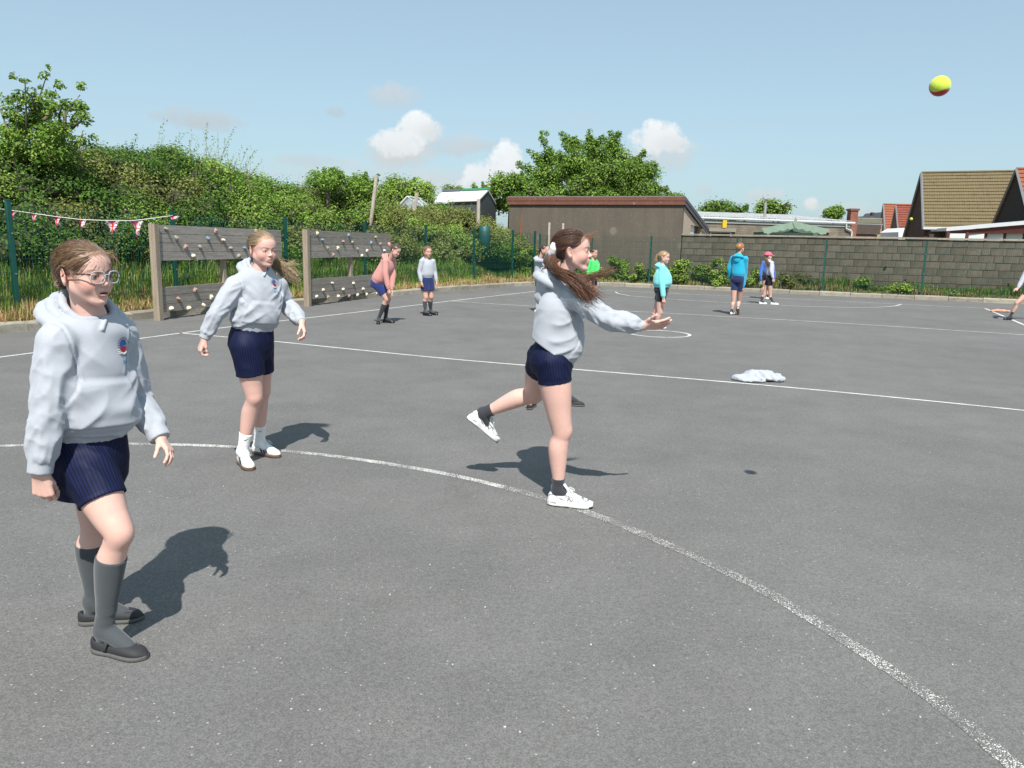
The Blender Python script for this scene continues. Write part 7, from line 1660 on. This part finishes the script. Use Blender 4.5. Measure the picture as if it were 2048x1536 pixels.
# ---------------------------------------------------------------- children further off
def stand(px, py, h, f, over=None, stride=0.0, lean=0.0, wid=1.0):
    b = G(px, py); k = h / 1.42; f = nrm([f[0], f[1], 0]); r = np.array([f[1], -f[0], 0]); Y = b[1]
    J = {}
    def at(side, fwd, z): return b + r * side * k * wid + f * (fwd + lean * z) * k + np.array([0, 0, z * h])
    J['pel'] = at(0, -.01, .525); J['neck'] = at(0, -.015, .825); J['head'] = at(0, .0, .925)
    for s, n in ((1, 'R'), (-1, 'L')):
        J['sh' + n] = at(.135 * s, -.01, .790); J['el' + n] = at(.185 * s, -.02, .640); J['wr' + n] = at(.185 * s, .05, .500); J['hip' + n] = at(.062 * s, 0, .51)
        J['kn' + n] = at(.065 * s, .025 + s * stride * .5, .275); J['an' + n] = at(.065 * s, -.02 + s * stride, .060)
    for n, v in (over or {}).items():
        J[n] = D(v[0], v[1], Y + (v[2] if len(v) > 2 else 0))
    return J, f, r, b
def far_feet(J, fR, fL=None, lift=None):
    o = {}
    for n, f in (('R', fR), ('L', fL if fL is not None else fR)):
        f = nrm([f[0], f[1], 0]); a = J['an' + n]; o[n] = (np.array([a[0], a[1], 0]) - f * .052, f, (0, 0, 1)); J['an' + n] = np.array([a[0], a[1], .085])
    if lift:
        n, f, up = lift; a = J['an' + n + '_'] if ('an' + n + '_') in J else J['an' + n]; o[n] = (a - nrm(f) * .052 - nrm(up) * .085, nrm(f), nrm(up))
    return o
FAR = (.016, .0085, .0060, .0105)
def hang(r, f, c=(.5, .7, .4)):
    return dict(R=((f[0] * .1, f[1] * .1, -1), tuple(r), dict(curl=c, thumb=(.3, .2, .3), s=.85)), L=((f[0] * .1, f[1] * .1, -1), tuple(-r), dict(curl=c, thumb=(.3, .2, .3), s=.85)))
def simple_hair(base, light=None, thick=1.0, tail=None, top=None):
    def fn(root, H, near):
        def ex(h):
            if top: h.ell((-.005, 0, .055), (.085, .072, .068), .01); h.ell((.03, 0, .08), (.055, .055, .035), .01)
            if tail:
                for a, b_, ra, rb in tail: h.cone(a, b_, ra, rb, .008)
        hair_cap(root, H, base, near, thick, extra=ex, light=light)
    return fn
def strand_tail(base, light, pts, n, spread, thick=1.0):
    """pts in the head frame"""
    def fn(root, H, near):
        cap = hair_cap(root, H, base, near, thick, light=light); T = tail_strands([H.w(p) for p in pts], n, spread, k=8, lenvar=.4); join_strands([strands(T, .0035, hair_cols(base, len(T), light, .5))], cap)
    return fn
# D: child in dusty pink, bent forward
J, f, r, b = stand(768, 647, 1.42, (.88, -.47), dict(head=(791, 502, -.1), neck=(781, 518, -.02), pel=(755, 566, 0), shR=(771, 523, -.15), shL=(786, 522, .15), elR=(771, 548, -.20), wrR=(777, 578, -.22), elL=(786, 550, .05), wrL=(783, 580, -.05),
        hipR=(757, 572, -.06), hipL=(763, 572, .07), knR=(773, 598, -.06), knL=(776, 598, .07), anR=(757, 641, -.02), anL=(771, 640, .12)))
ft_ = far_feet(J, (.15, -1), (1, -.15)); hd = hang(r, f)
person('child in a long dusty pink hoodie leaning forward with hands on knees', J, f, (.80, -.42, -.40), hs=.98, g=.92, res=FAR, skin=(.56, .34, .27), hood_m=M_pink, shorts_m=clothmat('royal_navy_shorts', (.018, .032, .14), .1), socks=('knee', M_sockb), shoes='patent', feet=ft_, hands=hd, hem=.0, upH=(.45, 0, .9),
       shorts_len=.62, hair=simple_hair((.07, .04, .028), None, 1.1, [((-.09, 0, .03), (-.12, 0, .05), .03, .025), ((.0, .03, -.06), (.03, .05, -.16), .018, .01)]), pocket=False)
q_ = D(779, 490, 13.2); scr = scrunchie(None, q_, np.array([1, .2, .4]), .026, .018, M_pink); tag(scr, 'pink floral scrunchie on the bent child in the pink hoodie', 'scrunchie'); scr.name = 'scrunchie'
# E: child in grey hoodie and loose navy shorts
J, f, r, b = stand(855, 631, 1.33, (.62, -.78), dict(anR=(850, 628, -.02), anL=(861, 627, .15)))
person('child in grey hoodie and loose navy shorts, arms down, right of the child in pink', J, f, (.55, -.83, -.12), hs=1.0, g=.92, res=FAR, skin=(.58, .35, .27), shorts_m=clothmat('navy_skort', (.014, .026, .10), .1), socks=('knee', M_sockg), shoes='patent', feet=far_feet(J, (.85, -.5), (.9, -.35)), hands=hang(r, f), hem=.04,
       shorts_len=.62, shorts_flare=1.22, hair=simple_hair((.17, .085, .045), (.26, .14, .07), 1.5, [((-.05, .03, -.03), (-.06, .03, -.07), .035, .02)]))
# F: child with hands over the face, behind the thrower on the left
b_ = None
def yb(px, Y): p = D(px, 560, Y); P_ = [p[0], p[1], 0]; return P_
def px_of(p):
    v = np.array(p) - np.array([0, 0, CAMH]); zz = v[1] * cp_ - v[2] * sp_; yy = v[1] * sp_ + v[2] * cp_; X, Y_ = v[0] / zz, yy / zz; X, Y_ = cr_ * X + sr_ * Y_, -sr_ * X + cr_ * Y_; return 1024 + FOC * X, 768 - FOC * Y_
p0 = D(1080, 560, 16.2); bx_ = px_of((p0[0], p0[1], 0))
J, f, r, b = stand(bx_[0], bx_[1], 1.38, (.80, -.55), dict(elR=(1094, 523, -.30), wrR=(1094, 506, -.32), elL=(1096, 522, -.05), wrL=(1096, 505, -.22)))
J['head'] = D(1088, 500, 16.15)
person('dark-haired child in grey hoodie holding both hands to the face, in the back corner', J, f, (.85, -.45, -.12), hs=.98, g=.92, res=FAR, skin=(.56, .34, .27), shorts_m=M_black, socks=('low', M_sockb), shoes='runner', feet=far_feet(J, f), hands=dict(R=((.1, -.2, 1), (.5, -.8, .1), dict(curl=(.2, .3, .2), s=.85)), L=((.0, -.2, 1), (.6, -.6, .1), dict(curl=(.2, .3, .2), s=.85))), hem=.03,
       shorts_len=.45, hair=simple_hair((.035, .022, .018), None, 1.0, [((-.09, 0, .0), (-.12, 0, -.08), .025, .018)]))
# G: child in bright green, hidden behind the thrower's face
p0 = D(1185, 560, 17.0); bx_ = px_of((p0[0], p0[1], 0))
J, f, r, b = stand(bx_[0], bx_[1], 1.36, (.75, -.6), dict(elL=(1196, 530, .1), wrL=(1193, 548, -.1)))
person('child in a bright green top mostly hidden behind the thrower', J, f, (.8, -.5, -.05), hs=.98, g=.9, res=FAR, skin=(.55, .33, .26), hood_m=M_grn, shorts_m=M_black, socks=('low', M_sockb), shoes='runner', feet=far_feet(J, f), hands=hang(r, f), hem=.03, shorts_len=.45, hair=simple_hair((.035, .024, .018)), pocket=False, hoodup=False)
# H: child right behind the thrower
g1, g2 = G(1058, 819), G(1137, 811)
J, f, r, b = stand(1097, 813, 1.36, (.55, .83)); k_ = b[1]
J['anL'] = np.array([g1[0] + .01, g1[1] + .02, .085]); J['anR'] = np.array([g2[0] - .02, g2[1], .085]); J['knL'] = (J['anL'] + J['hipL']) / 2 + f * .03; J['knR'] = (J['anR'] + J['hipR']) / 2 + f * .03
J['elL'] = D(1080, 612, k_ - .02); J['wrL'] = D(1079, 655, k_ - .03); J['shL'] = D(1093, 578, k_)
ft_ = far_feet(J, (.95, -.1), (.25, .97))
person('child in grey hoodie and dark shoes standing directly behind the thrower, arm and feet showing', J, f, (.6, .8, 0), hs=.95, g=.85, res=(.012, .006, .004, .0075), skin=(.52, .31, .24), shorts_m=M_black, socks=('knee', M_sockb), shoes='mary', feet=ft_, hands=hang(r, f), hem=.05, shorts_len=.5, sleeve_s=.92, hair=simple_hair((.09, .05, .035)), top_s=.92)
# I: blond girl in pale turquoise
J, f, r, b = stand(1320, 657, 1.35, (.96, -.28), dict(elR=(1323, 560, -.16), wrR=(1327, 596, -.2), knR=(1319, 624, -.05), knL=(1313, 622, .05), anR=(1313, 655, -.02), anL=(1308, 652, .12)), wid=1.0)
ft_ = far_feet(J, (1, -.1), (1, .1))
person('blond girl in a pale turquoise hoodie and black shorts standing in the centre circle', J, f, (.88, -.47, -.05), hs=1.02, g=1.15, tg=1.25, sleeve_s=1.2, res=(.013, .0075, .0055, .0085), skin=(.60, .37, .31), hood_m=M_cyan, shorts_m=M_black, socks=('low', None), shoes='runner', feet=ft_, hands=hang(r, f), hem=.03, shorts_len=.52,
       hair=strand_tail((.30, .20, .105), (.52, .40, .24), [(-.095, 0, .05), (-.125, 0, .03), (-.13, 0, -.03), (-.115, 0, -.08)], 240, [.012, .022, .024, .020], 1.2))
# J: boy in bright blue, walking away
J, f, r, b = stand(1470, 630, 1.55, (.62, .78), dict(anL=(1463, 629, .0), knL=(1467, 603, .03), knR=(1478, 603, .15), anR=(1477, 619, .0), wrR=(1486, 574, .0), elR=(1490, 546, .0)))
ft_ = far_feet(J, (.4, .9), (.6, .8)); ax_ = D(1475, 617, b[1] + .05); J['anR'] = ax_; fd = nrm((.10, .45, -.88)); fu_ = nrm((.05, .85, .45)); ft_['R'] = (ax_ - fd * .052 - fu_ * .085, fd, fu_)
person('ginger-haired boy in a bright blue hoodie walking away with one heel raised', J, f, (.80, .60, 0), hs=1.05, g=.88, res=FAR, skin=(.56, .35, .28), hood_m=M_azure, shorts_m=M_navy, socks=('low', M_sockb), shoes='trainer', feet=ft_, hands=hang(r, f), hem=.02, shorts_len=.50, hair=simple_hair((.30, .13, .045), (.48, .25, .10), 1.3, None, True), pocket=False)
# K: girl in the pink cap
J, f, r, b = stand(1535, 609, 1.38, (.93, -.1), dict(anL=(1522, 606, .1), anR=(1545, 608, -.05), knL=(1528, 590, .08), knR=(1540, 590, -.04), head=(1537, 513, .0)))
Kp = person('girl in a pink cap and grey hoodie with a long plait, feet wide apart', J, f, (.95, .1, -.02), hs=1.0, g=.85, res=FAR, skin=(.55, .34, .27), hood_m=clothmat('pale_grey_cotton', (.47, .48, .53)), shorts_m=M_black, socks=('knee', M_sockg), shoes='runner', feet=far_feet(J, (1, .05), (1, -.1)), hands=hang(r, f), hem=.04, shorts_len=.45, pocket=False,
       hair=strand_tail((.10, .055, .035), (.19, .11, .065), [(-.09, -.02, -.02), (-.10, -.06, -.08), (-.06, -.10, -.16), (-.04, -.12, -.24)], 300, [.02, .035, .045, .035]))
cap_ = thing('baseball_cap', 'pink baseball cap worn by the girl with the long plait', 'cap', Kp['H'].w((0, 0, .05)))
F = Fld(Kp['H'].O - .16, Kp['H'].O + .19, .0075); hC_ = Fr(F, Kp['H'].O, Kp['H'].R, 1.0); hC_.ell((-.010, 0, .035), (.106, .086, .088), .004); F.halfcut(Kp['H'].w((0, 0, .030)), -Kp['H'].R[:, 2]); P, Q = F.mesh(1); M_cap = clothmat('pink_cotton_twill', (.62, .12, .18), .06); addmesh('crown', P, Q, M_cap, cap_)
F = Fld(Kp['H'].O - .1, Kp['H'].O + .22, .0065); hC_ = Fr(F, Kp['H'].O, Kp['H'].R, 1.0); hC_.ell((.100, 0, .034), (.075, .070, .010), .003); P, Q = F.mesh(1); addmesh('peak', P, Q, M_cap, cap_)
# L: child in blue behind her
J, f, r, b = stand(1530, 598, 1.34, (.55, .8), dict(elL=(1521, 548, 0), wrL=(1522, 562, 0), elR=(1548, 545, 0), wrR=(1549, 558, 0)), wid=1.05)
ft_ = far_feet(J, (.9, .3), (.7, .6))
person('child in a mid blue top almost hidden behind the girl in the pink cap', J, f, (.8, .5, 0), hs=.95, g=.85, res=FAR, skin=(.55, .34, .27), hood_m=M_blue, shorts_m=M_black, socks=('low', M_sockb), shoes='runner', feet=ft_, hands=hang(r, f), hem=.04, shorts_len=.45, hair=simple_hair((.05, .03, .022)), pocket=False, hoodup=False)
# M: runner cut off by the right edge
bm_ = G(2035, 640); J, f, r, b = stand(2062, 641, 1.42, (.3, -.6), dict(pel=(2066, 577, .0), neck=(2070, 537, 0), head=(2075, 520, 0), shR=(2052, 545, -.05), elR=(2041, 566, -.1), wrR=(2036, 576, -.15), shL=(2088, 545, .1), elL=(2096, 566, .1), wrL=(2096, 585, .05),
        hipR=(2058, 584, -.05), hipL=(2070, 584, .05), knR=(2034, 606, -.05), anR=(2021, 634, .0), knL=(2078, 612, .05), anL=(2092, 640, .05)))
ft_ = far_feet(J, (-1, -.12), (.7, -.6))
person('child in grey hoodie stretching a leg into view, cut off by the right edge', J, (.1, -1, 0), (-.3, -.9, 0), hs=1.0, g=.85, res=FAR, skin=(.54, .33, .26), shorts_m=M_black, socks=('crew', M_sockb), shoes='patent', feet=ft_, hands=dict(R=((-.85, -.1, -.4), (-.2, -.3, .9), dict(s=.9)), L=((0, 0, -1), (1, 0, 0), dict())), hem=.03, shorts_len=.4, hair=simple_hair((.06, .035, .025)), pocket=False)

# ================================================================ LOOSE THINGS
def ballmat(name):
    m = bpy.data.materials.new(name); m.use_nodes = True; nt = m.node_tree; b = nt.nodes['Principled BSDF']; b.inputs['Roughness'].default_value = .95; b.inputs['Sheen Weight'].default_value = .4
    a = nt.nodes.new('ShaderNodeAttribute'); a.attribute_name = 'Col'; nt.links.new(a.outputs['Color'], b.inputs['Base Color']); return m
M_ball = ballmat('felt')
def ball(label, c, r, axis, two=True, nn=48):
    V = []; Cc = []; cd = nrm(np.array([0, 0, CAMH]) - c); e2 = nrm(nrm((.64, -.10, -.72)) + .62 * cd); cd = nrm(cd - (cd @ e2) * e2); t3 = np.cross(e2, cd); e1 = .80 * cd + .60 * t3; ax = -.60 * cd + .80 * t3; n1, n2 = nn * 2, nn
    for i in range(n2 + 1):
        th = math.pi * i / n2
        for j in range(n1):
            ph = 2 * math.pi * j / n1; u, v, w = math.sin(th) * math.cos(ph), math.sin(th) * math.sin(ph), math.cos(th); seam = w - .42 * math.cos(2 * ph) * (1.12 - w * w)
            rr_ = r * (1 - .012 * math.exp(-(seam / .05) ** 2)) * (1 + random.uniform(-.006, .006)); V.append(rr_ * (u * e1 + v * e2 + w * ax)); t = random.uniform(.88, 1.1)
            Cc.append(np.array((.50, .64, .06) if (seam < 0 or not two) else (.42, .012, .02)) * t if abs(seam) > .035 else np.array((.12, .05, .03)) if two else np.array((.6, .6, .5)))
    Q = [(i * n1 + j, (i + 1) * n1 + j, (i + 1) * n1 + (j + 1) % n1, i * n1 + (j + 1) % n1) for i in range(n2) for j in range(n1)]
    me = npmesh('ball', np.array(V), np.array(Q), True, np.array(Cc)); o = link('ball', me, None, M_ball); o.location = c; return tag(o, label, 'ball')
ball('yellow and red felt ball flying high at the right', D(1880, 172, 3.15), .0385, (.75, -.50, -.55))
ball('tiny yellow ball in the air in front of the brown tiled roof', D(1822.5, 438, 24), .045, (.5, .5, .5), False, 12)
def heap(label, cat, c, segs, m, seed, h=.008):
    lo = np.array(c) - [.42, .32, .02]; hi = np.array(c) + [.42, .32, .22]; F = Fld(lo, hi, h); lo[2] = -.005
    fn = lambda P: -.030 * ((1 - np.abs(2 * vnoise(np.stack([(P[:, 0] * .8 + P[:, 1] * .5) * 15 + seed, (P[:, 1] * .8 - P[:, 0] * .5) * 6, P[:, 2] * 12], 1)) - 1)) ** 1.5 - .42) - .016 * (vnoise(P * 30 + seed) - .5) - .012 * ((1 - np.abs(2 * vnoise(P * np.array([34, 14, 20]) + seed) - 1)) - .5)
    for a, b_, ra, rb in segs: F.cone(np.array(c) + a, np.array(c) + b_, ra, rb, .012, flat=((0, 0, 1), .62), fn=fn)
    F.comb((slice(None),) * 3, -np.broadcast_to(F.ax[2][None, None, :] - .006, F.f.shape), .003, 'i'); P, Q = F.mesh(1); me = npmesh('x', P - np.array([c[0], c[1], 0]), Q, True); return me
c = G(1516, 762); me = heap('', '', c, [((-.22, .0, .035), (-.05, .03, .055), .055, .075), ((-.05, .03, .05), (.10, .02, .05), .085, .085), ((.10, .02, .045), (.22, -.02, .03), .07, .05), ((-.24, .01, .02), (-.16, -.05, .02), .035, .04), ((-.16, -.06, .02), (.0, -.07, .025), .04, .05), ((.16, .05, .05), (.20, .0, .06), .05, .04)], None, 3.3, .006)
o = link('folded_hoodie', me, None, M_hood); o.location = (c[0], c[1], 0); tag(o, 'pale grey hoodie lying crumpled on the tarmac just beyond the long white line', 'hoodie')
c = G(1999, 624); me = heap('', '', c, [((-.20, .0, .02), (.0, .02, .03), .04, .06), ((.0, .02, .03), (.18, -.02, .02), .06, .05)], None, 8.1, .011)
o = link('discarded_jacket', me, None, M_coral); o.location = (c[0], c[1], 0); tag(o, 'coral coloured jacket dropped by the corner of the court lines', 'jacket')
# small litter on the tarmac
mb = MB()
for (px, py) in [(447, 973), (1308, 1332), (300, 984), (1182, 1290), (970, 1215), (860, 1130), (1860, 905), (1500, 1420), (640, 1420), (1010, 1455), (1040, 1465), (780, 1190), (1905, 1330), (1840, 1435), (905, 1330)]:
    p = G(px, py); n = 7; ph = random.random() * 6; r_ = random.uniform(.0025, .0042); mb.prism([p + [r_ * random.uniform(.7, 1.4) * math.cos(ph + 6.283 * i / n), r_ * random.uniform(.6, 1.2) * math.sin(ph + 6.283 * i / n), .001] for i in range(n)], (0, 0, .0025))
o = mb.obj('chips', mat('pale_stone_chip', (.55, .54, .50), .8, .1, 40)); tag(o, 'pale chips and crumbs scattered over the tarmac', 'gravel', None, 'stuff')
